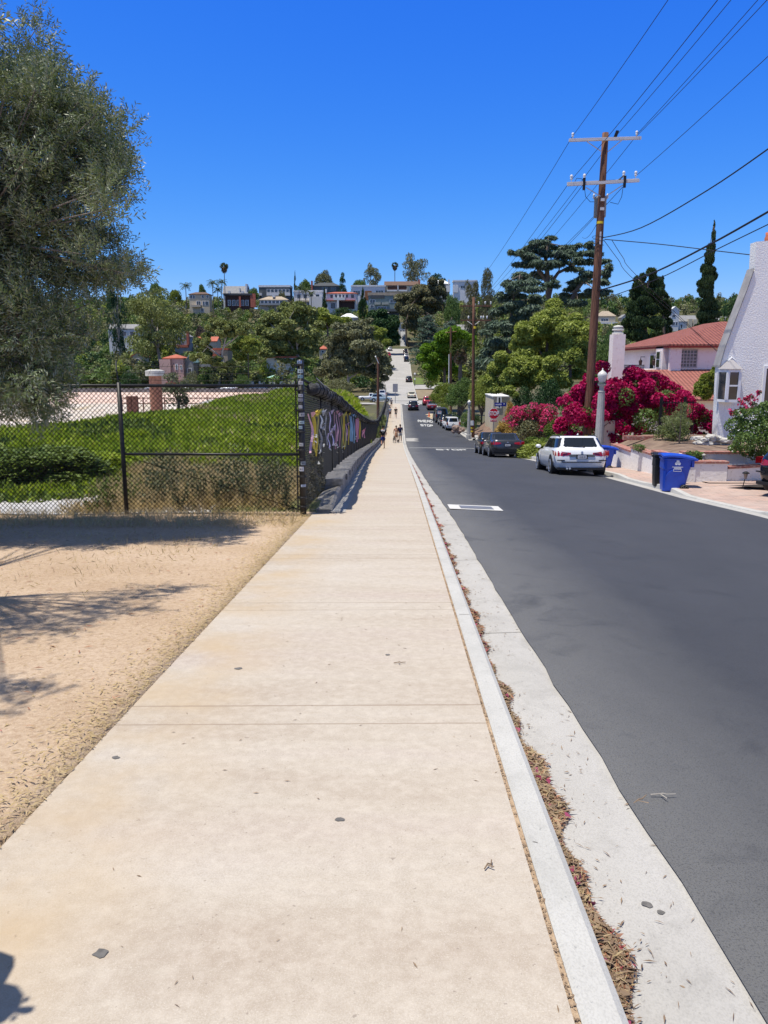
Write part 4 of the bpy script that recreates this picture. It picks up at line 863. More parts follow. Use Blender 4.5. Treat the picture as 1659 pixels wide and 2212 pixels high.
# square bay column at the corner of the balcony and the slim pier
m.box((xc-.55, Yc+.5, zf-5), (xc-.002, Yc+2.0, ze-.15)); m.box((xc-.3, Yc-.25, zf-5), (xc+.5, Yc-.002, ze-.12)); m.box((xc-.5, Yc+2.1, zf-5), (xc-.003, Ye+.9, zf+.1)); m.build('wall', MS['pink'], ph)
R = .6; zr_ = ze+1.75; rx = (xc+x1)/2
roof('roof', [[(xc-R, Yc-R, ze-.06), (x1+R, Yc-R, ze-.06), (x1-4, Yc+5, zr_), (xc+5.2, Yc+5, zr_)], [(xc-R, Ye+1+R, ze-.06), (xc-R, Yc-R, ze-.06), (xc+5.2, Yc+5, zr_), (xc+5.2, Ye-3, zr_)], [(x1+R, Yc-R, ze-.06), (x1+R, Ye+2, ze-.06), (x1-4, Ye-3, zr_), (x1-4, Yc+5, zr_)], [(xc+5.2, Yc+5, zr_), (x1-4, Yc+5, zr_), (x1-4, Ye-3, zr_), (xc+5.2, Ye-3, zr_)]], TILE, ph, .1)
m = MB(); m.box((xc-R+.05, Yc-R+.05, ze-.3), (x1, Yc-R+.2, ze-.17)); m.box((xc-R+.05, Yc-R+.2, ze-.3), (xc-R+.2, Ye+1, ze-.17)); m.build('eave', REDEAVE, ph)
m = MB(); c = P(1571, 730, Yc+1.8); m.prism([(c.x-.75, Yc+1.5, c.z-.35)]+[(c.x+.75*cos(t), Yc+1.5, c.z-.3+.62*sin(t)) for t in np.linspace(pi, 0, 9)][1:-1]+[(c.x+.75, Yc+1.5, c.z-.35)], (0, 1, 0)); 
for k in range(4): w = .62-.1*k; m.box((c.x-w, Yc+1.42, c.z-.25+.13*k), (c.x+w, Yc+1.49, c.z-.19+.13*k), m=1)
m.build('roof_vent', [TRIM, M('vent_slat', (.4,.38,.36))], ph)
window(ph, P(1470, 760, Yc).x, P(1505, 760, Yc).x, P(1480, 792, Yc).z, P(1480, 757, Yc).z, Yc-.02, 5, 5, .07, M('grey_frame', (.42,.40,.39)), bar=.05)
m = MB(); m.box((xc-1.2, Yc-2.6, zl-.1), (x1, Yc-.01, zl-.1-3)); 
zl0 = zf+.05; 
roof('lower_roof', [[(xc-4.5, Yc-5.5, zf-1.75), (x1, Yc-5.5, zf-1.75), (x1, Yc-.02, zf+.12), (xc-1.5, Yc-.02, zf+.05)], [(xc-4.5, Yc-5.5, zf-1.75), (xc-1.5, Yc-.02, zf+.05), (xc-1.5, Ye, zf-.3), (xc-5.0, Ye, zf-2.0)]], TILE2, ph, .12)
m = MB(); m.box((xc-4.2, Yc-5.0, zf-6), (x1, Yc-.1, zf-1.8)); m.build('ground_floor_wall', MS['cream'], ph)
# balcony facing the street: door, lanterns, railing, slim window
g = MB(); xx = xc-.02
dy0, dy1 = Yc*595/(1400-859)*1.0, 0
def fy(u): return xc/((u-859+29.5*.0)/FPX)              # where the street-facing wall meets a photo column
def wallx(name, ua, ub, va, vb, mat, off=.03, par=ph):
    ya, yb = fy(ua), fy(ub); za = P(ua, va, ya).z; zb2 = P(ua, vb, ya).z; q = MB(); q.box((xc-off-.02, min(ya,yb), zb2), (xc-off+.015, max(ya,yb), za)); return q.build(name, mat, par)
d_ = wallx('balcony_door', 1390, 1413, 765, 806, TRIM, .03); wallx('pane', 1392, 1399, 768, 804, GLASS, .05, d_); wallx('pane', 1402, 1410, 768, 804, GLASS, .05, d_)
ya = Yc+.8; w_ = MB(); w_.box((xc-.62, ya, P(1430, 795, ya).z), (xc-.552, ya+.9, P(1430, 758, ya).z)); w_ = w_.build('window', TRIM, ph); q = MB(); q.box((xc-.64, ya+.12, P(1430, 793, ya).z), (xc-.622, ya+.78, P(1430, 777, ya).z)); q.box((xc-.64, ya+.12, P(1430, 775, ya).z), (xc-.622, ya+.78, P(1430, 760, ya).z)); q.build('pane', GLASS, w_)
for u in (1379, 1408):
    y = fy(u); z = P(u, 778, y).z; q = MB(); q.lathe((xc-.32, y, z-.35), [(.03,-.05),(.10,.0),(.15,.3),(.05,.38),(.02,.5)], 8); q.tube([(xc, y, z+.25), (xc-.32, y, z+.25), (xc-.32, y, z+.1)], .025, 5); q.build('lantern', M('bronze', (.06,.03,.025), rough=.5), ph)
q = MB(); xr = xc-1.35; yA, yB = Yc+2.0, Ye+1; z0, z1 = P(1400, 806, 58).z, P(1400, 788, 58).z
q.box((xr-.03, yA, z1-.05), (xr+.03, yB, z1)); q.box((xr-.03, yA, z0), (xr+.03, yB, z0+.05))
for k in range(int((yB-yA)/.22)): y = yA+.22*k; q.box((xr-.014, y, z0+.05), (xr+.014, y+.03, z1-.05))
q.build('railing', IRON, ph); q = MB(); q.box((xr-.3, yA-.3, z0-.9), (xc-.001, yB, z0-.02)); q.build('balcony_floor', MS['pink'], ph)
c0, c1 = P(1325.5, 720, 57), P(1352, 720, 57); cz = P(1338, 722, 57).z
m = MB(); m.box((c0.x, 57, -3.5), (c1.x, 58, cz)); ch = m.build('chimney', MS['pink'], ph)
m = MB(); cx = (c0.x+c1.x)/2; m.lathe((cx, 57.5, cz), [(.42,0),(.42,.12),(.3,.14),(.3,.24),(.42,.26),(.42,.38),(.3,.4),(.3,.46),(.4,.48),(.3,.6),(.02,.66)], 14); m.build('chimney_cap', M('pale_cap', (.55,.54,.5)), ch, True)
# --- bougainvillea and shrubs
def bloom(name, label, pts, Y, mats, nb, nf, cat='shrub', L=.16, dY=1.2, base=None):
    rgl = np.random.default_rng(int(abs(pts[0][0]))); cb, cf = [], []
    for u, v, r, w in pts:
        y = Y+rgl.uniform(-dY, dY); p = P(u, v, y); R = r*PX(y); (cb if w else cf).append(((p.x, p.y, p.z), (R, R*.9, R*.85)))
    p0 = P(pts[0][0], pts[0][1], Y); gz = Gz(p0.x, Y) if base is None else base
    t = thing(name, label, cat, (p0.x, Y, gz)); M_ = Matrix.Translation((-p0.x, -Y, -gz)); off = np.array([p0.x, Y, gz])
    sh = lambda cl, k=1: [(tuple(np.array(c)-off), tuple(np.array(r)*k)) for c, r in cl]
    sc_ = [(c_+rgl.normal(size=3)*np.array(r_)*.55, np.array(r_)*rgl.uniform(.5,.85)) for c_, r_ in [(np.array(c_), r_) for c_, r_ in sh(cb)] for _ in range(7)]
    link('blossom', crown('blossom', sc_, nb, L, .8, rgl, LM[mats[0]], flat=.35), t); link('foliage', crown('foliage', sh(cf)+sh(cb, .86), nf, L, .6, rgl, LM[mats[1]]), t)
    m = MB(); m.tube([(0,0,-.1), (.1,0,.6), (0,.1,1.4)], [.07,.05,.03], 6); limbs(m, (0,0,.5), [tuple(np.array(c)-off) for c, r in (cb+cf)[::3]], .03, rgl); m.build('stem', BARK, t); return t
B = [(1230,885,26,1),(1222,915,20,1),(1248,855,26,1),(1262,895,24,1),(1285,836,22,1),(1318,842,26,1),(1345,858,30,1),(1372,832,24,1),(1405,826,22,1),(1432,836,22,1),(1458,852,22,1),(1482,872,20,1),(1300,872,28,1),(1330,895,22,1),(1385,868,22,1),(1425,872,20,1),(1310,915,14,1),(1345,920,12,1),(1318,938,9,1),(1336,946,9,1),(1240,940,12,1),(1470,900,16,1),(1350,955,10,1),
     (1365,905,24,0),(1395,905,28,0),(1420,920,26,0),(1380,940,26,0),(1255,930,26,0),(1280,925,24,0),(1430,895,22,0),(1405,948,22,0),(1220,945,16,0),(1440,945,16,0)]
bloom('bougainvillea', 'big magenta bougainvillea mass beside the utility pole', B+[(1290,880,26,1),(1360,880,24,1),(1400,850,26,1),(1440,860,24,1),(1270,862,24,1),(1415,888,18,1),(1335,925,16,1),(1290,915,18,1),(1372,925,12,1),(1450,880,16,1)], 37, ('bou','mid'), 56000, 11000, dY=1.6, L=.12)
bloom('bougainvillea', 'sparser magenta bougainvillea climbing the iron fence near the white house', [(1500,886,14,1),(1520,893,14,1),(1538,900,12,1),(1510,912,14,1),(1530,920,13,1),(1490,900,12,1),(1497,930,11,1),(1520,940,9,1),(1540,930,9,1),(1505,955,8,1),(1512,900,14,0),(1528,910,12,0),(1478,925,10,0)], 34, ('bou','mid'), 5200, 1500, dY=.4, L=.10)
bloom('bougainvillea', 'faded pinkish bougainvillea hedge behind the stop sign, golden at its left end', [(1108,905,14,1),(1125,893,16,1),(1145,885,15,1),(1150,905,18,1),(1170,890,18,1),(1190,886,14,1),(1180,908,16,1),(1130,920,14,1),(1120,918,18,0),(1145,925,22,0),(1165,930,22,0),(1185,925,20,0),(1150,945,20,0),(1175,950,18,0),(1130,940,16,0)], 58, ('bou2','dull'), 3600, 9500, L=.15)
p = P(1095, 928, 62); place('golden_shrub', 'golden-leaved shrub at the left end of the faded hedge', 'shrub', proto('shrub', 4, 1600, .10), (p.x, 62, P(1095,935,62).z-.5), 2.2, 1.7, 'gold')
p = P(1107, 900, 63); place('golden_shrub', 'upright orange-gold shrub against the small white house', 'shrub', proto('shrub', 4, 1600, .10), (p.x, 63.5, P(1095,925,62).z), 1.2, 2.6, 'gold')
bloom('ivy_hedge', 'dark ivy-covered hedge in front of the bougainvillea, behind the sedan', [(1200,960,5,1),(1150,962,22,0),(1175,965,24,0),(1200,955,22,0),(1135,970,16,0),(1192,930,18,0),(1205,915,14,0),(1215,965,16,0)], 47, ('bou','ivy'), 60, 7000, L=.14)
p = P(1150, 985, 43.5); place('round_shrub', 'low yellow-green shrub at the kerb behind the grey sedan', 'shrub', proto('shrub', 6, 2500, .07), (p.x+.3, 44, Gz(p.x+.3, 44)), 2.6, 1.3, 'pitto')
p = P(1447, 962, 31); place('feathery_shrub', 'feathery pale green shrub growing in the planter', 'shrub', proto('shrub', 8, 5000, .06), (p.x, 30.6, -1.4), 1.45, 1.25, 'mimosa')
t = thing('feathery_tree', 'thin-stemmed feathery sapling standing in the planter soil', 'tree', (P(1466,975,29).x, 29, -1.38)); m = MB(); m.tube([(0,0,0),(0,0,.6),(-.02,0,1.55)], [.03,.025,.012], 6); m.tube([(.02,0,.1),(-.18,0,.5),(-.3,.1,.8)], .012, 5); m.build('trunk', BARK, t)
link('crown', crown('crown', [((-.1,0,1.0),(.3,.3,.25)),((.1,.1,1.25),(.3,.3,.3)),((-.25,.1,.75),(.25,.25,.2)),((.15,0,.8),(.25,.25,.2))], 1500, .08, .2, np.random.default_rng(2), LM['mimosa']), t)
bloom('yellow_green_tree', 'leafy yellow-green tree squeezed between the pink and white houses', [(1400,990,1,1),(1528,820,16,0),(1545,812,14,0),(1515,835,14,0),(1535,840,16,0),(1548,840,12,0),(1525,853,11,0),(1548,798,9,0),(1508,848,9,0)], 39, ('lime','lime'), 5, 4200, cat='tree', L=.2, dY=.8)
RB_ = [(1590,920,24,0),(1620,930,28,0),(1650,930,30,0),(1610,955,26,0),(1640,965,28,0),(1668,955,30,0),(1600,895,16,0),(1630,900,24,0),(1660,895,26,0),(1590,945,18,0),(1590,968,14,0),(1632,985,14,0),(1612,975,16,0),(1680,920,34,0),(1700,950,34,0),(1583,970,10,0),(1655,880,16,0)]
ro = bloom('rose_bush', 'large dark green rose bush dotted with white blooms beside the driveway', [(1700,1100,1,1)]+RB_, 24.6, ('lime','mid'), 5, 9500, L=.085, dY=.5, base=-1.9); rgl = np.random.default_rng(3); C = []
for u, v, r, w in RB_[:14]:
    for _ in range(5): a = rgl.uniform(0, 6.28); q = P(u+r*cos(a)*rgl.random(), v+r*sin(a)*rgl.random(), 24.1); C.append(np.array(q)-np.array(ro.location))
n = len(C); V = leaves(np.array(C), rdir(n, rgl), rdir(n, rgl)+np.array([0,-1.5,1]), .05, .045, .1); ro_w = leafmat('white_rose', (.62,.64,.5), (.8,.8,.72), trans=.2); tag(link('white_blossom', np_mesh('white_blossom', *V, ro_w), ro), kind='stuff')
bloom('bougainvillea', 'small pink-red bougainvillea spray crossing the white stucco wall', [(1600,868,6,1),(1612,862,6,1),(1590,890,7,1),(1622,858,5,1),(1608,885,7,1),(1640,848,5,1),(1580,893,5,1),(1625,872,6,1),(1632,878,9,0)], 26.5, ('bou2','weed'), 420, 260, L=.09, dY=.3, base=-1.5)
for u, v, s, lab in ((1500,988,.5,'small dark shrub in the lower planter'),(1380,968,.4,'tiny dry shrub growing at the planter wall top'),): p = P(u, v, 25.2 if u > 1400 else 28.5); place('small_shrub', lab, 'shrub', proto('shrub', 3, 700, .12), (p.x, p.y, p.z-.15), s*1.4, s, 'mid')
# --- wrought-iron fence and pillar
fi = thing('iron_fence', 'black wrought-iron fence standing in the bougainvillea', 'fence'); m = MB(); z0 = -1.45
for k in range(11): x = 11.3+.125*k; m.box((x-.011, 33.2, z0), (x+.011, 33.222, z0+1.5))
m.box((11.2, 33.19, z0+1.38), (12.7, 33.23, z0+1.42)); m.box((11.2, 33.19, z0+.15), (12.7, 33.23, z0+.19)); m.build('bars', IRON, fi)
for x in (11.2, 12.2): m = MB(); m.box((x-.05, 33.15, z0-.3), (x+.05, 33.25, z0+1.65)); m.build('post', IRON, fi)
pp = thing('gate_pillar', 'pink stucco pillar half hidden under the bougainvillea', 'pillar'); a, b = P(1306, 925, 36.6), P(1328, 925, 36.6); m = MB(); m.box((a.x, 36.6, -3.4), (b.x, 37.0, P(1310,908,36.6).z)); m.build('pillar', MS['pink'], pp)
# --- driveway lamp, and the parked car's shadow drawn as a dark sheet
m = MB(); p = P(1600, 1049, 21.5); q = P(1612, 1040, 21.6); m.face([Vector((P(u, v, Y).x, Y, max(Gz(P(u, v, Y).x, Y), zr(Y)+.16)+.03)) for u, v, Y in ((1570,1052,21.9),(1700,1056,21.2),(1700,1045,22.3),(1640,1044,22.5))]); tag(m.build('car_shadow_patch', M('painted_car_shadow', (.03,.025,.02), (.06,.045,.035), sc=9)), kind='structure')
sl_ = thing('path_light', 'small black solar path light leaning beside the driveway', 'lamp', (P(1604,1050,21.6).x, 21.6, P(1604,1051,21.6).z), 0); m = MB(); m.tube([(0,0,-.05),(.05,0,.22)], .012, 6); m.build('stake', IRON, sl_); m = MB(); m.lathe((.06,0,.22), [(.03,0),(.06,.14),(.058,.15)], 8); m.build('lens', glassmat('smoked_lens', (.2,.16,.13), .2), sl_); m = MB(); m.lathe((.062,0,.37), [(.1,0),(.09,.025),(.03,.06)], 10); m.build('cap', IRON, sl_)
p2l = thing('garden_light', 'little pale lantern standing on the lower planter wall', 'lamp', (P(1520,992,24.9).x, 24.9, -1.50), 0); m = MB(); m.lathe((0,0,0), [(.05,0),(.05,.03),(.035,.04),(.04,.15),(.07,.16),(.07,.18),(.02,.22)], 8); m.build('lantern', M('weathered_tin', (.35,.33,.3), rough=.5), p2l)
# ------------------------------------------------------------------ poles, wires, lamps, signs, bins
WOOD = M('pole_wood', (.115,.050,.030), (.215,.105,.065), sc=3, scale=(6,6,.35), bs=.5, bsc=16, bd=.02, c3=(.05,.025,.018), sc3=5)
ARM = M('grey_crossarm', (.50,.49,.49), (.62,.60,.60), sc=5, scale=(.4,4,4)); INS = M('porcelain', (.72,.72,.7), rough=.25, spec=.6); CAN = M('transformer_can', (.23,.24,.26), rough=.45)
YEL = M('yellow_band', (.75,.55,.04)); CABLE = M('black_cable', (.012,.013,.02), rough=.6)
def arm(t, a, b, h=.12, d=.1, name='crossarm', mat=ARM):
    a, b = Vector(a), Vector(b); L = (b-a).length; m = MB(); m.box((0, -d/2, -h/2), (L, d/2, h/2)); e = (b-a).normalized(); rz = atan2(e.y, e.x); ry = -math.asin(e.z)
    m.xf(Matrix.Translation(a) @ Matrix.Rotation(rz, 4, 'Z') @ Matrix.Rotation(ry, 4, 'Y')); return m.build(name, mat, t, bevel=.006)
def insul(t, p, s=1): m = MB(); m.lathe(p, [(.012*s,0),(.012*s,.1*s),(.05*s,.1*s),(.05*s,.15*s),(.035*s,.16*s),(.06*s,.19*s),(.05*s,.25*s),(.03*s,.27*s)], 8); m.build('insulator', INS, t, True)
YP = 36.0
pb, pt = P(1268, 940, YP), P(1308, 287, YP); gzp = Gz(8.8, YP)
ua = thing('utility_pole', 'tall brown wooden utility pole with two crossarms and transformer, by the bougainvillea', 'utility pole', (0,0,0))
ax = lambda z: (pb.x+(pt.x-pb.x)*(z-pb.z)/(pt.z-pb.z))
m = MB(); zz = np.linspace(gzp-.5, pt.z, 9); m.tube([(ax(z), YP, z) for z in zz], np.linspace(.215, .135, 9), 14); m.build('pole', WOOD, ua, True)
A1, A2 = P(1229, 303, YP-.2), P(1385, 298, YP-.2); arm(ua, A1, A2)
Lq = [(1225,399),(1381,391),(1225,405),(1379,397)]
L1, L2 = P(1226, 399, YP-.22), P(1381, 390, YP-.22); arm(ua, L1, L2); L3, L4 = P(1225, 397, YP+.22), P(1379, 389, YP+.22); arm(ua, (L3.x, L3.y, L3.z), (L4.x, L4.y, L4.z))
for (u0, v0), (u1, v1), y in (((1268,306),(1300,328),-.15), ((1343,303),(1313,328),-.15), ((1266,405),(1297,424),-.15), ((1345,400),(1309,424),-.15)):
    m = MB(); m.tube([P(u0, v0, YP+y), P(u1, v1, YP+y)], .022, 5); m.build('brace', ARM, ua)
for u, v in ((1237,301),(1375,297)): insul(ua, P(u, v, YP-.2))
for u, v in ((1234,394),(1373,386),(1262,392),(1347,386)): insul(ua, P(u, v, YP-.2), 1.15)
tp = P(1290, 470, YP+.42); m = MB(); m.lathe((tp.x+.1, YP+.40, tp.z), [(.24,0),(.27,.03),(.27,.74),(.29,.76),(.29,.84),(.2,.9),(.05,.93)], 14); tc = m.build('transformer', CAN, ua, True)
for s in (-1, 1): m = MB(); m.lathe((tp.x+.1+.3*s, YP+.38, tp.z+.8), [(.04,0),(.055,.05),(.03,.09),(.055,.12),(.02,.2)], 8); m.build('bushing', INS, tc, True)
m = MB(); m.box((ax(tp.z)-.06, YP-.2, tp.z+.2), (ax(tp.z)+.1, YP+.2, tp.z+.32)); m.box((ax(tp.z)-.06, YP-.2, tp.z+.58), (ax(tp.z)+.1, YP+.2, tp.z+.7)); m.build('bracket', ARM, ua)
def band(t, z, r, h=.09, y=YP, x=None, mat=YEL): m = MB(); m.lathe((ax(z) if x is None else x, y, z), [(r,0),(r,h)], 14); m.build('band', mat, t)
band(ua, P(1297, 484, YP).z, .162, .1); 
m = MB(); zq = P(1262, 944, YP-.2).z; m.box((ax(zq)-.17, YP-.235, zq), (ax(zq)+.15, YP-.2, zq+.09)); m.build('yellow_plate', YEL, ua)
m = MB(); z0, z1 = P(1294, 530, YP).z, P(1297, 502, YP).z; m.box((ax(z0)-.02, YP-.2, z0), (ax(z1)+.04, YP-.175, z1)); m.build('tag_strip', ARM, ua)
for v in (512, 520, 529): z = P(1295, v, YP).z; m = MB(); m.tube([(ax(z)+.28*cos(a)-.02, YP+.2*sin(a), z+.03*sin(a*2)) for a in np.linspace(1.2, 5.6, 12)], .011, 4); m.build('cable_loop', CABLE, ua)
m = MB(); m.tube([(ax(z)+.17*(1-.25*(z+2)/13), YP-.08, z) for z in np.linspace(-1.5, tp.z, 6)], .02, 5); m.build('conduit', WOOD, ua)
for pts in ([(1242,392),(1246,385),(1256,386),(1262,392)], [(1262,402),(1265,425),(1275,436),(1284,436)], [(1373,388),(1362,392),(1352,394),(1347,394)], [(1346,404),(1343,425),(1335,441),(1318,437)]):
    m = MB(); m.tube([P(u, v, YP+.1) for u, v in pts], .012, 4); m.build('jumper_wire', CABLE, ua)
m = MB(); m.box(tuple(P(1349,400,YP-.25)-Vector((.05,.05,.1))), tuple(P(1349,400,YP-.25)+Vector((.05,.05,.38)))); m.build('fuse_cutout', IRON, ua); m = MB(); m.box(tuple(P(1262,400,YP-.25)-Vector((.06,.05,.2))), tuple(P(1262,400,YP-.25)+Vector((.04,.05,.3)))); m.build('fuse_cutout', IRON, ua)
m = MB(); c = P(1330, 294, YP-.1); m.prism([c+Vector((-.12,0,-.15)), c+Vector((.02,0,-.15)), c+Vector((.14,0,.22)), c+Vector((.02,0,.24))], (0,.1,0)); m.build('dead_end_bracket', IRON, ua)
m = MB(); c = P(1342, 390, YP-.1); c = P(1255, 388, YP-.1); m.tube([P(1330,409-15,YP-.05), P(1347,380,YP-.05)], .03, 5); m.build('dead_end_bracket', IRON, ua)
YB = 86.0; qb, qt = P(1022, 942, YB), P(1023, 642, YB)
ub = thing('utility_pole', 'slimmer wooden utility pole on the corner beyond the stop sign', 'utility pole')
m = MB(); m.tube([(qb.x+(qt.x-qb.x)*k/6, YB, qb.z-.6+(qt.z-qb.z+.6)*k/6) for k in range(7)], np.linspace(.2, .13, 7), 10); m.build('pole', WOOD, ub, True)
B1, B2 = P(993, 661, YB), P(1062, 661, YB); arm(ub, B1, B2, .14, .12, mat=WOOD); B3, B4 = P(995, 692, YB), P(1061, 692, YB); arm(ub, B3, B4, .14, .12, mat=WOOD)
for u, v in ((1034,660),(1048,660),(1060,660),(1039,691),(1044,691),(1052,691),(1012,691)): insul(ub, P(u, v, YB), 1.6)
for s in (-1, 1): m = MB(); m.tube([P(1023+13*s, 694, YB-.1), P(1023+3*s, 701, YB-.1)], .03, 4); m.build('brace', ARM, ub)
for v, h in ((710,.25),(926,.14),(933,.14)): z = P(1022, v, YB).z; m = MB(); m.lathe((qb.x+(qt.x-qb.x)*.3, YB, z), [(.2,0),(.2,h)], 10); m.build('band', YEL, ub)
m = MB(); c = P(1020, 914, YB-.24); m.box((c.x-.2, YB-.26, c.z-.25), (c.x+.18, YB-.21, c.z+.27)); m.build('notice', TRIM, ub)
uc = thing('utility_pole', 'distant dark utility pole rising above the bright green tree', 'utility pole'); Yq = 128; a, b = P(975, 830, Yq), P(974, 706, Yq); m = MB(); m.tube([(a.x, Yq, Gz(a.x, Yq)-.3), b], [.2,.14], 8); m.build('pole', WOOD, uc); m = MB(); q0, q1 = P(962, 719, Yq), P(986, 716, Yq); m.tube([q0, q1], .07, 4); m.build('crossarm', WOOD, uc); m = MB(); q0 = P(972.5, 765, Yq); m.tube([(q0.x-.2, Yq-.2, q0.z), P(969.5, 830, Yq-.3)], .07, 5); m.build('white_conduit', TRIM, uc)
ud = thing('utility_pole', 'brown wooden pole with white street light arm behind the fence', 'utility pole'); Yq = 112; a, b = P(816.5, 880, Yq), P(817, 772, Yq); m = MB(); m.tube([(a.x, Yq, Gz(a.x, Yq)-.5), b], [.22,.16], 8); m.build('pole', WOOD, ud); m = MB(); m.tube([P(818, 785, Yq-.2), P(814, 776, Yq-.3), P(811, 769.5, Yq-.6)], [.06,.06,.1], 6); m.build('lamp_arm', TRIM, ud)
def wire(pts, r, label, group='overhead power wires', sag=None):
    m = MB(); m.tube(pts, r, 5); return tag(m.build('overhead_wire', CABLE, None, True), label, 'wire', group)
def span(a, b, sag, n=14): a, b = Vector(a), Vector(b); return [a.lerp(b, t)-Vector((0,0,sag*4*t*(1-t))) for t in np.linspace(0, 1, n)]
def near(u0, v0, u1, v1, dy=0, c=.0011):
    """from the pole towards the next pole behind the camera, passing the given photo-edge point"""
    a = P(u0, v0, YP+dy); k = P(u1, v1, 1.0).x; y1 = a.x/k*1.0; b = P(u1, v1, y1); out = []
    D = a.y-y1; s = (b.z-a.z-c*D*D)/D
    for t in np.linspace(0, 52, 18): out.append((a.x+(b.x-a.x)*t/D, a.y-t, a.z+s*t+c*t*t))
    return out
for q, l in (((1237,294,1443,0), 'power wire running from the left end of the top crossarm'),((1332,292,1579,0),'power wire running up from the bracket beside the pole top'),((1375,291,1637,0),'upper wire of the close pair from the right end of the top arm'),((1376,293,1657,0),'lower wire of the close pair from the right end of the top arm'),((1234,389,1550,0),'power wire rising from the left end of the lower crossarm past the pole top'),((1376,378,1661,120),'power wire climbing right from the right end of the lower crossarm')): wire(near(*q), .011, l)
for (u, v), e, l in (((1237,294),B1+Vector((.3,0,.4)),'wire dropping from the top left insulator to the far pole'),((1302,330),B2+Vector((-1.4,0,.4)),'wire passing behind the pole top towards the far pole'),((1375,293),B2+Vector((-.15,0,.4)),'wire from the top right insulator towards the far pole'),((1228,397),B3+Vector((.3,0,.4)),'wire from the lower left insulator towards the far pole'),((1262,396),B3+Vector((1.0,0,.4)),'wire from the left cutout towards the far pole'),((1310,440),B4+Vector((-1.3,0,.4)),'wire passing behind the transformer to the far pole'),((1345,404),B4+Vector((-.4,0,.4)),'wire from the right cutout towards the far pole')): wire(span(P(u, v, YP+.2), e, .5), .012, l)
wire(span(P(1288, 486, YP), P(1258, 512, 70), .3), .012, 'short slack wire leaving the transformer base', 'overhead power wires')
for pts, r, l in (([P(1300,514,YP), P(1385,492,30), P(1530,410,24), P(1690,300,20)], .02, 'thick black cable rising right from the pole loops'),
    ([P(1290,629,YP), P(1400,594,31), P(1530,530,26), P(1690,440,22)], .032, 'thickest black cable crossing low in front of the cypress'),
    ([P(1290,651,YP), P(1420,603,32), P(1550,538,28), P(1690,470,25)], .018, 'thin cable just below the thickest cable'),
    ([P(1306,517,YP), P(1420,527,34), P(1540,541,32), P(1634,552,30.6)], .018, 'service cable running level to the white house chimney'),
    ([P(1304,518,YP), P(1335,560,40), P(1375,609,46), P(1556,763,54)], .014, 'left one of two service drops to the pink house'),
    ([P(1322,519,YP), P(1345,555,39), P(1380,600,45), P(1560,770,53)], .014, 'right one of two service drops to the pink house')):
    out = []
    pts = [Vector(p) for p in pts]
    for i in range(len(pts)-1):
        a, b, c_, d_ = pts[max(i-1,0)], pts[i], pts[i+1], pts[min(i+2,len(pts)-1)]
        for t in np.linspace(0, 1, 7)[:-1]: out.append(.5*((2*b)+(c_-a)*t+(2*a-5*b+4*c_-d_)*t*t+(3*b-a-3*c_+d_)*t**3))
    wire(out+[pts[-1]], r, l, 'cables from the near pole')
# acorn street lamps
LC = m_conc('lamp_concrete', (.38,.37,.34), (.46,.45,.42), (.2,.2,.2), 8, .9); GLOBE = M('frosted_globe', (.62,.60,.56), rough=.25, spec=.5); LDK = M('verdigris_collar', (.08,.10,.09), rough=.5)
def lamp(x, y, z, H, label):
    t = thing('street_lamp', label, 'street lamp', (x, y, z), 0, 'acorn street lamps'); m = MB(); h = H-.8; n = 24; rows = []
    m.lathe((0,0,-.2), [(.27,0),(.27,.5),(.23,.56),(.23,.72)], 8)
    for k in range(9): f = k/8; zz = .5+(h-.5)*f; r = .195-.06*f; rows.append([(r*(1+.05*(j%2))*cos(2*pi*j/n), r*(1+.05*(j%2))*sin(2*pi*j/n), zz) for j in list(range(n))+[0]])
    m.sheet(rows); m.build('post', LC, t)
    m = MB(); m.lathe((0,0,h), [(.12,-.06),(.15,-.04),(.15,0),(.1,.03),(.1,.2),(.18,.26),(.18,.3)], 14); m.build('collar', LC, t, True); m = MB(); m.lathe((0,0,h+.3), [(.185,0),(.185,.04),(.13,.07)], 14); m.build('cap_ring', LDK, t)
    m = MB(); m.lathe((0,0,h+.34), [(.11,0),(.165,.12),(.20,.30),(.205,.36),(.16,.44),(.06,.52),(.025,.56),(.03,.6),(.005,.64)], 14); m.build('globe', GLOBE, t, True); return t
pl_ = P(1294, 950, 33.5); lamp(pl_.x, 33.5, Gz(pl_.x, 33.5)+.02, P(1299, 805, 33.5).z-Gz(pl_.x, 33.5), 'grey fluted street lamp standing beside the brown utility pole and blue bin')
pl_ = P(1015, 940, 86.5); zq = P(1014, 945, 85.5).z; lamp(pl_.x-.25, 85.3, zq, P(1017, 866, 85.5).z-zq, 'far fluted street lamp on the corner left of the slimmer pole')
t = thing('street_lamp', 'tiny twin-globe lamp post on the upper street lawn', 'street lamp', (P(896,835,208).x, 208, Gz(P(896,835,208).x, 208))); m = MB(); h = P(896, 806, 208).z-t.location.z; m.tube([(0,0,0),(0,0,h-.4)], [.14,.09], 6); m.build('post', LDK, t); m = MB(); m.ball((0,0,h-.2), .3); m.build('globe', GLOBE, t); m = MB(); m.ball((0,0,h-1.6), .26); m.build('globe', GLOBE, t)
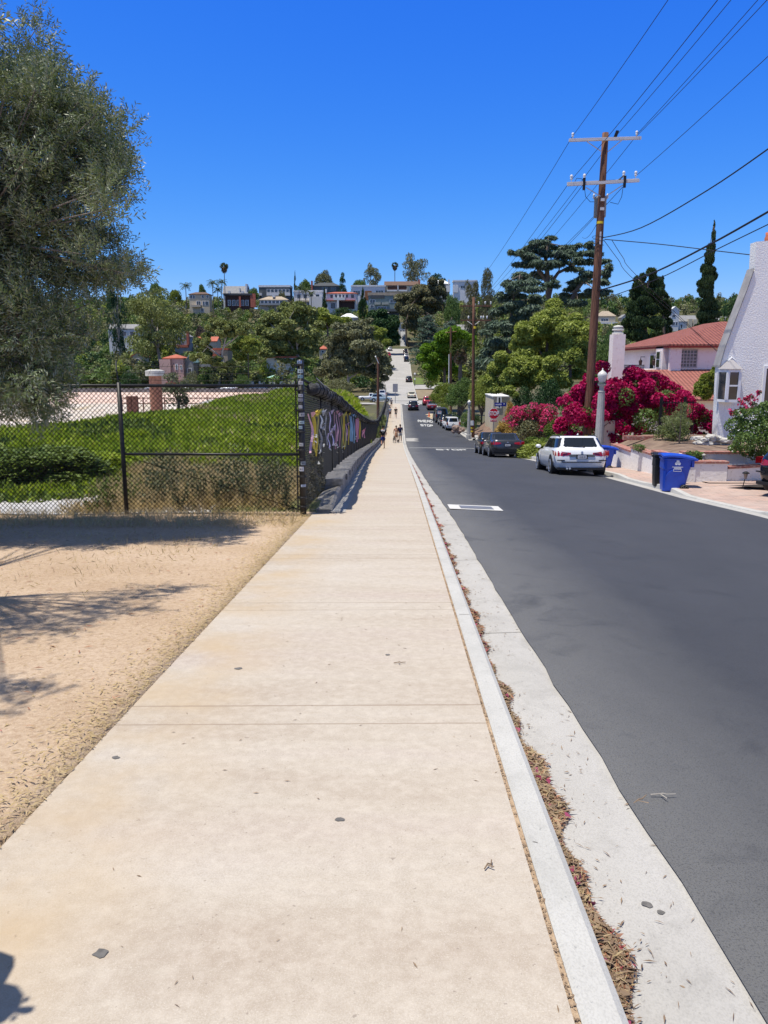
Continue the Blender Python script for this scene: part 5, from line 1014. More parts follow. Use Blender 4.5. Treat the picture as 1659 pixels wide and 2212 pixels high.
# lettering
def text_mesh(name, body, size, mat, parent, Mx, bold=.012):
    cu = bpy.data.curves.new('lettering', 'FONT'); cu.body = body; cu.size = size; cu.align_x = 'CENTER'; cu.align_y = 'CENTER'; cu.extrude = .003; cu.offset = bold
    o = bpy.data.objects.new('lettering', cu); COL.objects.link(o); dg = bpy.context.evaluated_depsgraph_get(); me = bpy.data.meshes.new_from_object(o.evaluated_get(dg)); bpy.data.objects.remove(o); bpy.data.curves.remove(cu)
    me.transform(Mx); me.materials.clear(); me.materials.append(mat); me.name = name; return link(name, me, parent)
FACE = Matrix.Rotation(pi/2, 4, 'X')                    # lettering in the x-z plane read from -y
SRED = M('sign_red', (.50,.012,.03), rough=.4); SWH = M('sign_white', (.8,.79,.78), rough=.4); GALV = M('galvanised', (.34,.33,.34), rough=.5, metal=.3)
ys_ = 64.0; c = P(1066.5, 893.5, ys_); st = thing('stop_sign', 'red octagonal stop sign on the kerb beside a brown mound', 'sign', (c.x, ys_, P(1067, 945, ys_).z)); zc = c.z-st.location.z
m = MB(); m.tube([(0,0,-.4),(0,0,zc+1.3)], .03, 6); m.build('post', GALV, st); R = .47
oc = lambda R, y: [(R*cos(pi/8+pi/4*k), y, zc+R*sin(pi/8+pi/4*k)) for k in range(8)]
m = MB(); m.prism(oc(R, -.05), (0,.012,0)); m.build('border', SWH, st); m = MB(); m.prism(oc(R*.93, -.058), (0,.006,0)); m.build('face', SRED, st)
text_mesh('lettering', 'STOP', .47, SWH, st, Matrix.Translation((0,-.066,zc)) @ Matrix.Diagonal((.72,1,1.0,1)) @ FACE)
m = MB(); m.box((-.28,-.055,zc-.68),(.28,-.045,zc-.48)); m.build('plate', SWH, st); m = MB(); m.box((-.26,-.062,zc-.66),(.26,-.056,zc-.5)); m.build('plate_face', SRED, st); text_mesh('lettering', 'ALL WAY', .11, SWH, st, Matrix.Translation((0,-.068,zc-.58)) @ FACE, .002)
BLUE = M('street_sign_blue', (.01,.02,.22)); m = MB(); m.box((.05,-.02,zc+.6),(1.0,.0,zc+.9)); m.build('street_name_plate', BLUE, st); m = MB(); rr = random.Random(4)
for k in range(9): x = .14+.055*k; m.box((x,-.028,zc+.69),(x+.03,-.021,zc+.69+.1+.04*rr.random()))
m.box((.78,-.028,zc+.76),(.88,-.021,zc+.84)); m.build('plate_lettering', SWH, st)
bs_ = thing('road_sign', 'grey back of a traffic sign on a thin post at the end of the sidewalk', 'sign', (P(853.8,866,157).x, 157, zs(157)-.1)); h = P(853, 829, 157).z-bs_.location.z; m = MB(); m.tube([(0,0,0),(0,0,h)], .06, 5); m.build('post', GALV, bs_); m = MB(); m.box((-.5,-.05,h-1.65),(.5,-.02,h)); m.build('plate', GALV, bs_)
# wheeled bins
BINB = M('blue_bin_plastic', (.008,.055,.42), (.012,.07,.50), rough=.42, sc=3, spec=.5); BINK = M('black_plastic', (.012,.012,.014), rough=.5); TYRE = M('tyre_rubber', (.012,.012,.013), rough=.8); HUB = M('grey_hub', (.10,.105,.11), rough=.5)
def wbin(x, y, z, rz, label, mat, logo=True, s=1.0, grp='wheeled bins at the kerb'):
    t = thing('wheeled_bin', label, 'bin', (x, y, z), rz, grp); t.scale = (s, s, s); m = MB(); n = 16
    def ring(w, d, zz, cx=0): 
        r = .09; return [(cx+sx*(w/2-r)+r*cos(a), sy*(d/2-r)+r*sin(a), zz) for sx, sy, a0 in ((1,-1,-pi/2),(1,1,0),(-1,1,pi/2),(-1,-1,pi)) for a in (a0, a0+pi/6, a0+pi/3, a0+pi/2)]
    rows = [ring(.60,.50,.03,-.06), ring(.66,.54,.3,-.045), ring(.73,.60,.66,-.02), ring(.755,.625,.68,-.018), ring(.78,.65,.93,0), ring(.83,.70,.94,0), ring(.83,.70,.99,0)]
    rows = [r+[r[0]] for r in rows]; m.sheet(rows); m.face(rows[0][:-1][::-1]); m.face(rows[-1][:-1])
    # raised round panel on the front
    pan = [( -.06+.27*cos(a), -.285-.036*(.42+.26*sin(a))/.9, .42+.26*sin(a)) for a in np.linspace(0, pi, 13)]+[(-.33,-.262,.06),(.21,-.262,.06)]
    m.prism(pan, (0,-.02,0)); m.build('body', mat, t, bevel=.008)
    m = MB(); rows = []
    for f in np.linspace(0, 1, 7): zz = 1.0+.115*sin(pi*min(1, (1-f)*.62+.19))-.09*f; rows.append([(-.43+.93*f, q, zz+.03*(1-abs(q)/.36)) for q in (-.37,-.3,0,.3,.37)])
    m.sheet(rows); m.sheet([[(p[0], p[1], p[2]-.055) for p in r] for r in rows][::-1]); 
    for e in (0, -1): m.sheet([[r[e] for r in rows], [(r[e][0], r[e][1], r[e][2]-.055) for r in rows]])
    for e in (0, -1): m.sheet([rows[e], [(p[0], p[1], p[2]-.055) for p in rows[e]]])
    m.build('lid', mat, t); m = MB(); m.tube([(.42,-.3,.93),(.53,-.3,.95),(.53,.3,.95),(.42,.3,.93)], .022, 6); m.box((.37,-.3,.74),(.44,.3,.93)); m.build('handle', mat, t)
    for yy in (-.34, .34):
        m = MB(); m.tube([(.2,yy-.035,.125),(.2,yy+.035,.125)], .125, 18); w = m.build('wheel', TYRE, t); m = MB(); e = yy-.04 if yy < 0 else yy+.04
        for k in range(6): a = k*pi/3; m.prism([(.2+.02*cos(a+1.57), e, .125+.02*sin(a+1.57)), (.2+.095*cos(a+.14), e, .125+.095*sin(a+.14)), (.2+.095*cos(a-.14), e, .125+.095*sin(a-.14))], (0,-.008 if yy<0 else .008,0))
        m.tube([(.2+.1*cos(a), e, .125+.1*sin(a)) for a in np.linspace(0, 2*pi, 19)], .008, 4, cap=False); m.build('hub', HUB, w)
    m = MB(); m.tube([(.2,-.3,.125),(.2,.3,.125)], .015, 6); m.build('axle', HUB, t)
    if logo:
        m = MB(); cx, cz, yy = -.02, .865, -.336
        for k in range(3): a = pi/2+k*2*pi/3; m.prism([(cx+.045*cos(a)+.043*cos(q), yy, cz+.045*sin(a)+.043*sin(q)) for q in np.linspace(0, 2*pi, 9)[:-1]], (0,-.004-.001*k,0))
        for j, w in enumerate((.15,.10,.10)): m.box((cx-w, yy-.003, cz-.125-.022*j), (cx+w, yy, cz-.112-.022*j))
        m.box((cx-.11, yy-.004, cz-.245), (cx+.11, yy, cz-.235)); m.box((cx-.11, yy-.004, cz-.19), (cx+.11, yy, cz-.18)); m.box((cx-.11, yy-.0045, cz-.245), (cx-.1, yy, cz-.18)); m.box((cx+.1, yy-.0045, cz-.245), (cx+.11, yy, cz-.18)); m.build('emblem', SWH, t)
    return t
p = P(1455, 1068, 22.2); wbin(p.x, 22.2, zr(22.2)+.005, -.12, 'blue recycling bin with white emblem standing alone at the driveway kerb', BINB, s=1.0)
wbin(p.x+.13, 23.35, zr(23.4)+.03, -.12, 'black bin hidden directly behind the nearest blue bin', BINK, False, .95)
p = P(1305, 1002, 31.2); wbin(p.x, 31.2, Gz(p.x, 31.2)+.16, -.1, 'blue bin half hidden behind the white wagon, beside the lamp', BINB, s=.92)
t = thing('traffic_cone', 'orange traffic cone on spilled sand behind the dark van', 'cone', (P(927,884,125).x, 125, zroad(6.9,125)+.02)); m = MB(); m.lathe((0,0,0), [(.16,.03),(.04,.75),(.02,.78)], 10); m.build('cone', M('orange_plastic', (.75,.12,.03)), t); m = MB(); m.box((-.2,-.2,0),(.2,.2,.03)); m.build('base', M('orange_plastic', (.75,.12,.03)), t)
# earth mound, topiary and boulders on the far corner
m = MB(); rows = []
for y in np.linspace(83.5, 100, 8): rows.append([(x, y, zr(y)+.17+2.3*sm((x-9.3)/3.5)*sm((y-83.5)/9)*(1-.75*sm((x-14)/4))+.08*sin(x*3+y)) for x in np.linspace(9.2, 19, 10)])
m.sheet(rows); tag(m.build('earth_mound', M('brown_earth', (.15,.095,.07), (.22,.15,.11), sc=1, bs=.6, bsc=8, bd=.05), smooth=True), kind='structure')
p = P(1017, 925, 92); place('topiary', 'clipped dark green ball shrub behind the far lamp', 'shrub', proto('shrub', 2, 3500, .05), (p.x, 92, p.z-.2), 1.9, 1.7, 'dark'); p = P(1030, 905, 94); place('topiary', 'flat-topped clipped shrub behind the slim pole', 'shrub', proto('shrub', 2, 3500, .05), (p.x, 94, p.z-.6), 1.4, 1.5, 'dark')
for (u, v), s, l in zip(((985,925),(991,931),(980,932),(997,928)), (.5,.42,.3,.4), ('upright grey boulder behind the white car','pinkish boulder at the far corner kerb','small boulder by the kerb behind the white car','flat boulder beside the far lamp base')): p = P(u, v, 90); rock(p.x, 90, p.z, s, l, M('red_rock', (.22,.15,.12), (.34,.25,.21), sc=3, bs=.5), 'boulders on the far corner', .8)
# ------------------------------------------------------------------ vehicles
CG = glassmat('car_glass', (.012,.015,.02), .04); PLASTIC = M('dark_car_plastic', (.015,.015,.017), rough=.6); ALLOY = M('alloy', (.42,.43,.45), rough=.3, metal=.7); TAIL = paint('tail_lamp', (.30,.008,.015), 0, .2); HEADL = M('headlamp', (.7,.72,.75), rough=.15, spec=.7); CHROME = M('chrome', (.6,.6,.62), rough=.15, metal=.9); PLATE = M('number_plate', (.55,.56,.62), rough=.5)
def sup(a, b, c, n, k=44):
    out = []
    for i in range(k):
        t = 2*pi*i/k+.0001; ct, st_ = cos(t), sin(t); out.append((a*abs(ct)**(2/n)*(1 if ct > 0 else -1), c+b*abs(st_)**(2/n)*(1 if st_ > 0 else -1)))
    return out
KIND = {  # L, W, H, belt, hood (front belt), ground clearance, cabin base y (rear, front), cabin roof y (rear, front), wheel r, exponent
 'wagon': dict(L=4.63, W=1.93, H=1.40, belt=.95, hood=.74, zl=.22, cb=(-2.22, 1.15), cr=(-1.72, .28), r=.325),
 'sedan': dict(L=4.85, W=1.93, H=1.42, belt=.98, hood=.76, zl=.22, cb=(-1.72, 1.2), cr=(-.85, .35), r=.335, boot=1.02),
 'hatch': dict(L=4.4, W=1.74, H=1.48, belt=.96, hood=.78, zl=.22, cb=(-2.12, 1.4), cr=(-1.15, .35), r=.31),
 'suv': dict(L=4.5, W=1.85, H=1.75, belt=1.08, hood=.98, zl=.3, cb=(-2.2, 1.0), cr=(-2.02, .45), r=.36),
 'cross': dict(L=4.5, W=1.85, H=1.65, belt=1.03, hood=.9, zl=.28, cb=(-2.18, 1.15), cr=(-1.65, .35), r=.36),
 'van': dict(L=5.6, W=2.0, H=2.1, belt=1.2, hood=1.05, zl=.32, cb=(-2.74, 2.0), cr=(-2.66, 1.35), r=.36),
 'pickup': dict(L=4.9, W=1.75, H=1.62, belt=.98, hood=.95, zl=.36, cb=(-.35, 1.2), cr=(-.2, .65), r=.35),
 'classic': dict(L=4.9, W=1.85, H=1.33, belt=.88, hood=.84, zl=.26, cb=(-1.5, .95), cr=(-.75, .25), r=.34, boot=.9)}
def car(kind, x, y, z, rz, mat, label, name='parked_car', pitch=0, detail=True, grp=None, cat='car', rim=ALLOY):
    K = KIND[kind]; L, W_, H, belt, hood, zl, r = (K[k] for k in ('L','W','H','belt','hood','zl','r')); a = W_/2
    t = thing(name, label, cat, (x, y, z), rz, grp); t.rotation_euler = (pitch, 0, rz)
    top = lambda yy: float(np.interp(yy, [-L/2, -L/2+.3, K['cb'][1]-.1, K['cb'][1]+.3, L/2-.35, L/2], [K.get('boot', belt), K.get('boot', belt)+.0, belt, hood+.10, hood, hood-.16]))
    m = MB(); rows = []
    for f, wf, lf in ((0,.86,.96),(.12,.95,.985),(.4,1,1),(.62,1,.998),(.82,.985,.985),(.94,.955,.97),(1,.91,.955)):
        rows.append([(px, py, zl+f*(top(py)-zl)) for px, py in sup(a*wf, L/2*lf, 0, 7.5)])
    for s_, up in ((.7,.022),(.35,.035)): rows.append([(px*s_*.91, py*(.5+.5*s_)*.955, top(py*.955)+up) for px, py in sup(a, L/2, 0, 6)])
    rows = [r_+[r_[0]] for r_ in rows]; m.sheet(rows); m.face(rows[0][:-1][::-1]); m.face(rows[-1][:-1])
    (b0, b1), (c0, c1) = K['cb'], K['cr']; CR = lambda q: (b0+(c0-b0)*q**.8, b1+(c1-b1)*q, a*(.93-.17*q), 7-2.5*q)
    rows = []
    for q in (0, .3, .6, .85, .95, 1.0):
        y0, y1, w, n = CR(min(q, .95)); k = 1 if q < .99 else .9; rows.append([(px*k, py if k == 1 else (py-(y0+y1)/2)*.93+(y0+y1)/2, belt-.04+(H-belt+.04)*(q if q < .99 else 1.0)) for px, py in sup(w, (y1-y0)/2, (y0+y1)/2, n)])
    rows = [r_+[r_[0]] for r_ in rows]; m.sheet(rows); m.face(rows[-1][:-1]); body = m.build('body', mat, t, True, fix=True)
    for p_ in body.data.polygons: p_.use_smooth = True
    md = body.modifiers.new('split', 'EDGE_SPLIT'); md.split_angle = RD(42)
    def pan(name, ua, ub, q0, q1, side, mt=CG, off=.012, par=t):
        q_ = MB(); rr_ = []
        for i in range(4):
            q = q0+(q1-q0)*i/3; y0, y1, w, n = CR(q); b, c = (y1-y0)/2, (y0+y1)/2; zz = belt-.04+(H-belt+.04)*q; row = []
            for j in range(9):
                s_ = ua+(ub-ua)*j/8
                if side in 'LR': yy = c+b*s_; xx = w*(max(0, 1-abs(s_)**n))**(1/n)+off; row.append((-xx if side == 'L' else xx, yy, zz))
                else: xx = w*s_; yy = b*(max(0, 1-abs(s_)**n))**(1/n)+off; row.append((xx, c-yy if side == 'B' else c+yy, zz))
            rr_.append(row)
        q_.sheet(rr_); return q_.build(name, mt, par)
    if kind != 'van':
        sp = [(-.93,-.52),(-.48,.0),(.05,.62)] if kind in ('suv','wagon') else [(-.80,-.02),(.04,.66)]
        if kind == 'pickup': sp = [(-.7,.6)]
        for s_ in 'LR':
            for ua, ub in sp: pan('side_window', ua, ub, .16, .84, s_)
        pan('rear_window', -.86, .86, .2 if kind in ('suv','wagon') else .12, .88, 'B')
    else:
        pan('rear_window', -.86, -.06, .12, .62, 'B'); pan('rear_window', .06, .86, .12, .62, 'B')
        for s_ in 'LR': pan('side_window', .45, .85, .1, .62, s_)
    pan('windscreen', -.88, .88, .08, .9, 'F')
    wy = (-L/2+.86, L/2-.92)
    for sx in (-1, 1):
        for yy in wy:
            q_ = MB(); q_.tube([(sx*(a-.3), yy, r+.03), (sx*(a+.004), yy, r+.03)], r+.055, 20); q_.build('wheel_arch', PLASTIC, t)
            q_ = MB(); q_.tube([(sx*(a-.24), yy, r), (sx*(a-.01), yy, r), (sx*(a+.015), yy, r)], [r, r, r-.03], 22); wh = q_.build('wheel', TYRE, t)
            q_ = MB(); ex = sx*(a+.018)
            if detail:
                for k in range(5):
                    an = k*2*pi/5+.3; q_.prism([(ex, yy+.06*cos(an+1.3), r+.06*sin(an+1.3)), (ex, yy+r*.68*cos(an+.16), r+r*.68*sin(an+.16)), (ex, yy+r*.68*cos(an-.16), r+r*.68*sin(an-.16)), (ex, yy+.06*cos(an-1.3), r+.06*sin(an-1.3))], (sx*.008,0,0))
                q_.tube([(ex, yy+r*.68*cos(an), r+r*.68*sin(an)) for an in np.linspace(0, 2*pi, 25)], .016, 4, cap=False)
            else: q_.tube([(ex-sx*.01, yy, r), (ex+sx*.004, yy, r)], r*.6, 12)
            q_.build('rim', rim, wh)
    # lamps, plate, bumper, mirrors
    bz = K.get('boot', belt); yb = -L/2
    LV = ((0,.86,.96),(.12,.95,.985),(.4,1,1),(.62,1,.998),(.82,.985,.985),(.94,.955,.97),(1,.91,.955))
    def rear(x_, z_, off=.012):
        f = (z_-zl)/(top(-L/2*.99)-zl); wf = float(np.interp(f, [q[0] for q in LV], [q[1] for q in LV])); lf = float(np.interp(f, [q[0] for q in LV], [q[2] for q in LV]))
        return (x_, -(L/2*lf)*(max(.0, 1-min(.9999, abs(x_/(a*wf)))**7.5))**(1/7.5)-off, z_)
    if kind not in ('suv','van','pickup','classic'):
        for sx in (-1, 1):
            q_ = MB(); zz = bz-.19; rr_ = []
            for f, lo, hi in ((.40,-.03,.05),(.55,-.055,.065),(.70,-.07,.085),(.84,-.075,.105),(.92,-.07,.115),(.96,-.06,.12)): rr_.append([rear(sx*f*a, zz+lo+(hi-lo)*j/3) for j in range(4)])
            for yy_, lo, hi in ((.10,-.05,.125),(.24,-.03,.125),(.36,.03,.12)): rr_.append([(sx*(a*1.0+.012), -L/2+yy_, zz+lo+(hi-lo)*j/3) for j in range(4)])
            q_.sheet(rr_); q_.build('tail_light', TAIL, t)
    elif kind in ('suv', 'van'):
        for sx in (-1, 1): q_ = MB(); q_.box((sx*a*.90-.09, yb-.012, bz-.28), (sx*a*.90+.07, yb+.15, bz+.1)); q_.build('tail_light', TAIL, t)
    else:
        for sx in (-1, 1): q_ = MB(); q_.box((sx*a*.7-.2, yb-.012, bz-.26), (sx*a*.7+.2, yb+.05, bz-.13)); q_.build('tail_light', TAIL, t)
    for sx in (-1, 1): q_ = MB(); q_.box((sx*a*.72-.2, L/2-.15, hood-.22), (sx*a*.72+.16, L/2-.03, hood-.08)); q_.build('headlight', HEADL, t)
    q_ = MB(); q_.box((-a*.86, yb+.02-.035, zl-.02), (a*.86, yb+.3, zl+.06)); q_.build('bumper_trim', PLASTIC, t)
    q_ = MB(); zp = bz-.30 if kind not in ('suv','van') else bz-.3; q_.box((-.2, yb-.028, zp-.06), (.2, yb-.004, zp+.09)); pf = q_.build('plate_holder', PLASTIC, t); q_ = MB(); q_.box((-.155, yb-.033, zp-.045), (.155, yb-.029, zp+.065)); pl = q_.build('number_plate', PLATE, t)
    if detail:
        q_ = MB(); rr_ = random.Random(int(x*100))
        for k in range(7): q_.box((-.125+.037*k, yb-.0355, zp-.02), (-.125+.037*k+.014+.01*rr_.random(), yb-.0335, zp+.038))
        q_.build('plate_characters', PLASTIC, pl)
        q_ = MB(); q_.tube([(0, yb-.02, zp+.17), (0, yb+.02, zp+.17)], .042, 16); q_.build('badge', CHROME, t)
        q_ = MB(); q_.box((-.72*a, yb-.016, zl+.24), (.72*a, yb+.01, zl+.27)); q_.box((-.9*a, yb+.0, zl+.30), (-.62*a, yb+.03, zl+.335)); q_.box((.62*a, yb+.0, zl+.30), (.9*a, yb+.03, zl+.335)); q_.build('bumper_groove', PLASTIC, t)
        for sx in (-1, 1):
            q_ = MB(); q_.tube([(sx*a*.70, .1, H-.03), (sx*a*.70, -.2, H+.015), (sx*a*.70, -1.3, H+.012), (sx*a*.70, -1.6, H-.03)], .016, 5) if kind == 'wagon' else q_.box((sx*a*1.0-.012, -.55, belt-.17), (sx*a*1.0+.012, -.4, belt-.145)); q_.build('roof_rail' if kind == 'wagon' else 'door_handle', PLASTIC if kind == 'wagon' else mat, t)
    for sx in (-1, 1): q_ = MB(); q_.ball((sx*(a+.1), b1-.45, belt+.05), .11, .07, .075, 8, 5); q_.build('mirror', mat if detail else PLASTIC, t)
    return t
slope = lambda y: atan(float(zs(y+2)-zs(y-2))/4)
def park(kind, x, yr, mat, label, rz=0, **k):
    """yr: rear bumper distance; the car stands on the road there"""
    yc = yr+KIND[kind]['L']/2; z = zroad(x, yc) if yc < 156 else float(zs(yc))-.05; pt = slope(yc)
    return car(kind, x, yc, z, rz, mat, label, pitch=pt, **k)
PW = paint('white_paint', (.74,.75,.76), 0, .25); PG = paint('grey_paint', (.055,.06,.072), .5, .28); PD = paint('charcoal_paint', (.02,.022,.026), .4, .3); PK = paint('black_paint', (.008,.008,.010), .2, .2); PR = paint('red_paint', (.42,.012,.03), .1, .25); PC = paint('cream_paint', (.66,.62,.46), 0, .35); PB = paint('light_blue_paint', (.35,.45,.5), .3, .3); PS = paint('silver_paint', (.45,.47,.5), .6, .3)
wg = park('wagon', 6.60, 27.3, PW, 'white estate car parked at the right kerb beside the street lamp', -.02)
a = .905; L2 = -4.63/2
q_ = MB(); q_.box((-.45, L2-.02, .665), (.45, L2-.006, .75)); q_.build('tailgate_strip', M('strip_grey', (.12,.125,.13), rough=.4), wg)
q_ = MB(); q_.tube([(.08, -2.12, 1.02), (-.3, -2.10, 1.045)], .014, 5); q_.ball((.1, -2.11, 1.02), .035); q_.build('wiper', PLASTIC, wg)
for xx in (-.52, -.42): q_ = MB(); q_.tube([(xx, L2-.02, .25), (xx, L2+.2, .25)], .038, 10); q_.build('exhaust', CHROME, wg)
q_ = MB(); q_.prism([(0,-1.5,1.43),(0,-1.28,1.435),(0,-1.46,1.5)], (.02,0,0)); q_.build('aerial', PW, wg)
q_ = MB(); q_.box((-.70, L2-.006, .80), (-.52, L2+.02, .815)); q_.box((.42, L2-.006, .79), (.62, L2+.02, .805)); q_.build('model_letters', CHROME, wg)
park('sedan', 6.32, 44.2, PG, 'dark grey saloon parked behind the white wagon, in front of the hedge')
park('hatch', 6.28, 50.2, PD, 'charcoal hatchback parked in front of the grey saloon, mostly hidden')
park('suv', 7.1, 101.5, PW, 'white boxy four-wheel-drive parked beside the far kerb', .10, detail=True)
park('cross', 6.75, 107.5, PK, 'black car parked between the white four-wheel-drive and the van', .06)
vn = park('van', 6.45, 113.5, PD, 'dark van with a white notice in its back window', .04, cat='van', name='parked_van')
q_ = MB(); q_.box((-.72, -2.80, 1.35), (-.18, -2.76, 1.78)); nt_ = q_.build('notice', SWH, vn); q_ = MB(); q_.box((-.66, -2.806, 1.62), (-.24, -2.801, 1.71)); q_.build('notice_print', SRED, nt_)
q_ = MB(); q_.box((-.7,-1.9,2.1),(.7,-1.84,2.18)); q_.box((-.7,.4,2.1),(.7,.46,2.18)); q_.build('roof_rack', GALV, vn)
tk = park('pickup', 6.15, 138.5, PR, 'small red pickup truck parked past the van', 0, cat='pickup truck', name='pickup_truck', detail=False)
q_ = MB(); q_.box((-.8,-2.47,1.0),(.8,-2.40,1.22)); q_.build('tailgate_band', SWH, tk); q_ = MB(); q_.box((-.78,-2.3,.99),(-.7,-.4,1.12)); q_.box((.7,-2.3,.99),(.78,-.4,1.12)); q_.build('bed_side', PR, tk)
park('cross', 5.75, 150, PR, 'red car parked beyond the red pickup', 0, detail=False)
park('cross', 2.75, 138, PK, 'black car driving away towards the crossing', 0, detail=False, name='moving_car')
park('classic', 3.05, 170, PC, 'cream classic coupe parked past the crossing', 0, detail=False, rim=CHROME)
park('cross', 3.2, 224, PK, 'black car parked halfway up the upper street', 0, detail=False)
for v, mt, l in ((784,PD,'first dark car in the row near the hill top'),(776,PS,'second car in the row near the hill top, grey'),(770,PK,'third car in the row near the hill top, black'),(764,PK,'last black car in the row near the hill top')):
    y = hit(879, v, 200, 420) or 300; park('suv' if v > 780 else 'cross', 3.1, y, mt, l, 0, detail=False, grp='cars parked in a row at the top of the upper street')
y = hit(836, 773, 200, 420) or 300; park('cross', -3.7, y, PR, 'red car parked on the left of the upper street', 0, detail=False)
y = hit(838, 760, 200, 420) or 318; park('cross', -3.4, y, PS, 'silver car parked left, below the top crossing', 0, detail=False)
y = hit(831, 811, 200, 420) or 248; park('cross', -3.9, y, PK, 'dark car parked left under the overhanging tree', 0, detail=False)
car('cross', P(822,862,160).x, 160, zs(160)-.08, -pi/2, PB, 'pale blue car crossing from the left at the junction', name='moving_car', detail=False)
car('pickup', P(800,858,164).x, 163, zs(163)-.08, -pi/2, PW, 'white pickup waiting at the junction behind the fence', name='pickup_truck', cat='pickup truck', detail=False)
car('suv', P(826,850,172).x, 172, zs(172)-.05, 0, PW, 'white off-roader parked left just past the junction', detail=False)
bk = car('cross', 11.85, 20.95, float(zr(21))+.16, -1.0, PK, 'black car parked on the brick driveway at the right edge')
for c_ in (1250, 1290): pass
for u, y, mt, l in ((470,178,PW,'white car parked across the reservoir left of the tall pine'),(372,179,PW,'white car parked across the reservoir beside the brick tower'),(300,179,PS,'silver car parked across the reservoir near the left post')):
    car('cross', P(u, 850, y).x, 190, Gz(P(u,850,190).x, 190), pi/2, mt, l, detail=False)
# ------------------------------------------------------------------ houses across the valley
HW = {k: M('house_'+k, c, tuple(x*.9 for x in c), sc=.6) for k, c in dict(white=(.72,.71,.68), cream=(.58,.50,.36), beige=(.50,.43,.33), tan=(.42,.36,.29), grey=(.30,.31,.31), dgrey=(.10,.115,.12), green=(.21,.26,.24), brown=(.075,.04,.03), pink=(.62,.40,.34), sage=(.34,.36,.31)).items()}
HR = {k: M('roof_'+k, c, tuple(x*1.3 for x in c), sc=1.2, bs=.3, bsc=6) for k, c in dict(grey=(.22,.22,.22), dark=(.06,.065,.07), red=(.36,.11,.07), brown=(.12,.075,.055), white=(.62,.62,.6), tan=(.33,.27,.2), teal=(.16,.28,.3)).items()}
DKW = M('wood_trim', (.28,.12,.05)); WG = glassmat('far_glass', (.03,.04,.05), .15)
CLEAR = []                                              # photo boxes kept clear of the woods in front of a house
def house(label, u0, u1, vt, vb, Y, wall, roofc, rt='hip', wins=(), rh=8, depth=None, extra=(), ov=1.5, rz=0, frame=None, nm='house', base=None, cat='house', clear=True):
    k = PX(Y); c = P((u0+u1)/2, vb, Y); w = (u1-u0)*k*1.01; d = depth or max(6, w*.55); H = P((u0+u1)/2, vt, Y).z-c.z; rh_ = rh*k; hw_ = H-rh_
    if clear: CLEAR.append((u0-2, u1+2, vt-2, vb, Y))
    t = thing(nm, label, cat, (c.x, Y, c.z), rz); m = MB(); zb0 = -14 if base is None else base
    m.box((-w/2, 0, zb0), (w/2, d, hw_)); o = ov*k
    if rt == 'gable_y': m.prism([(-w/2, .02, hw_-.02), (w/2, .02, hw_-.02), (0, .02, H)], (0, d-.04, 0))
    if rt == 'gable_x': m.prism([(-w/2+.02, 0, hw_-.02), (-w/2+.02, d, hw_-.02), (-w/2+.02, d/2, H)], (w-.04, 0, 0))
    m.build('wall', HW[wall], t); r = HR.get(roofc) or HW.get(roofc); z = hw_+.02
    if rt == 'flat': m = MB(); m.box((-w/2-o, -o, z), (w/2+o, d+o, z+rh_)); m.build('roof', r, t)
    elif rt == 'gable_y': roof('roof', [[(-w/2-o, -o, z-o*.3), (0, -o, H+.1), (0, d+o, H+.1), (-w/2-o, d+o, z-o*.3)], [(w/2+o, -o, z-o*.3), (0, -o, H+.1), (0, d+o, H+.1), (w/2+o, d+o, z-o*.3)]], r, t, .25)
    elif rt == 'gable_x': roof('roof', [[(-w/2-o, -o, z-o*.3), (w/2+o, -o, z-o*.3), (w/2+o, d/2, H+.1), (-w/2-o, d/2, H+.1)], [(-w/2-o, d+o, z-o*.3), (w/2+o, d+o, z-o*.3), (w/2+o, d/2, H+.1), (-w/2-o, d/2, H+.1)]], r, t, .25)
    else:
        q = min(d/2, w/2)*.95; A = [(-w/2-o,-o,z), (w/2+o,-o,z), (w/2+o,d+o,z), (-w/2-o,d+o,z)]; r0, r1 = (-w/2+q, d/2, H), (w/2-q, d/2, H)
        roof('roof', [[A[0], A[1], r1, r0], [A[1], A[2], r1], [A[2], A[3], r0, r1], [A[3], A[0], r0]], r, t, .3)
    fm = HW.get(frame) or TRIM
    for a, b, p_, q_ in wins:                            # fractions of the wall: left, right, bottom, top
        g = MB(); x0, x1_, z0, z1 = -w/2+a*w, -w/2+b*w, p_*hw_, q_*hw_; g.box((x0-.12, -.09, z0-.12), (x1_+.12, .02, z1+.12)); f = g.build('window', fm, t)
        g = MB(); nx = max(1, round((x1_-x0)/1.4)); 
        for i in range(nx): e = (x1_-x0)/nx; g.face([(x0+e*i+.06, -.11, z0), (x0+e*(i+1)-.06, -.11, z0), (x0+e*(i+1)-.06, -.11, z1), (x0+e*i+.06, -.11, z1)])
        g.build('pane', WG, f)
    for e in extra:                                      # name, colour, left, right, bottom, top fractions, protrusion
        n_, cc, a, b, p_, q_, pr = e; g = MB(); g.box((-w/2+a*w, -pr, p_*hw_), (-w/2+b*w, .6 if pr > 0 else d*.6, q_*hw_)); g.build(n_, HW.get(cc) or HR.get(cc) or DKW, t)
    return t
row = lambda n, p, q, a=.06, b=.94, f=.6: [(a+(b-a)*(i+.5-f/2)/n, a+(b-a)*(i+.5+f/2)/n, p, q) for i in range(n)]
house('beige three-storey house left of the tall fan palm', 411, 453, 630, 676, 425, 'cream', 'brown', 'hip', [(.04,.16,.78,.93),(.18,.28,.78,.93),(.62,.72,.8,.93),(.86,.95,.8,.93),(.35,.55,.42,.62),(.66,.76,.42,.62),(.78,.95,.42,.62),(.55,.7,.06,.25)], 5, extra=[('balcony', 'beige', .12, .6, .3, .42, 2.2)])
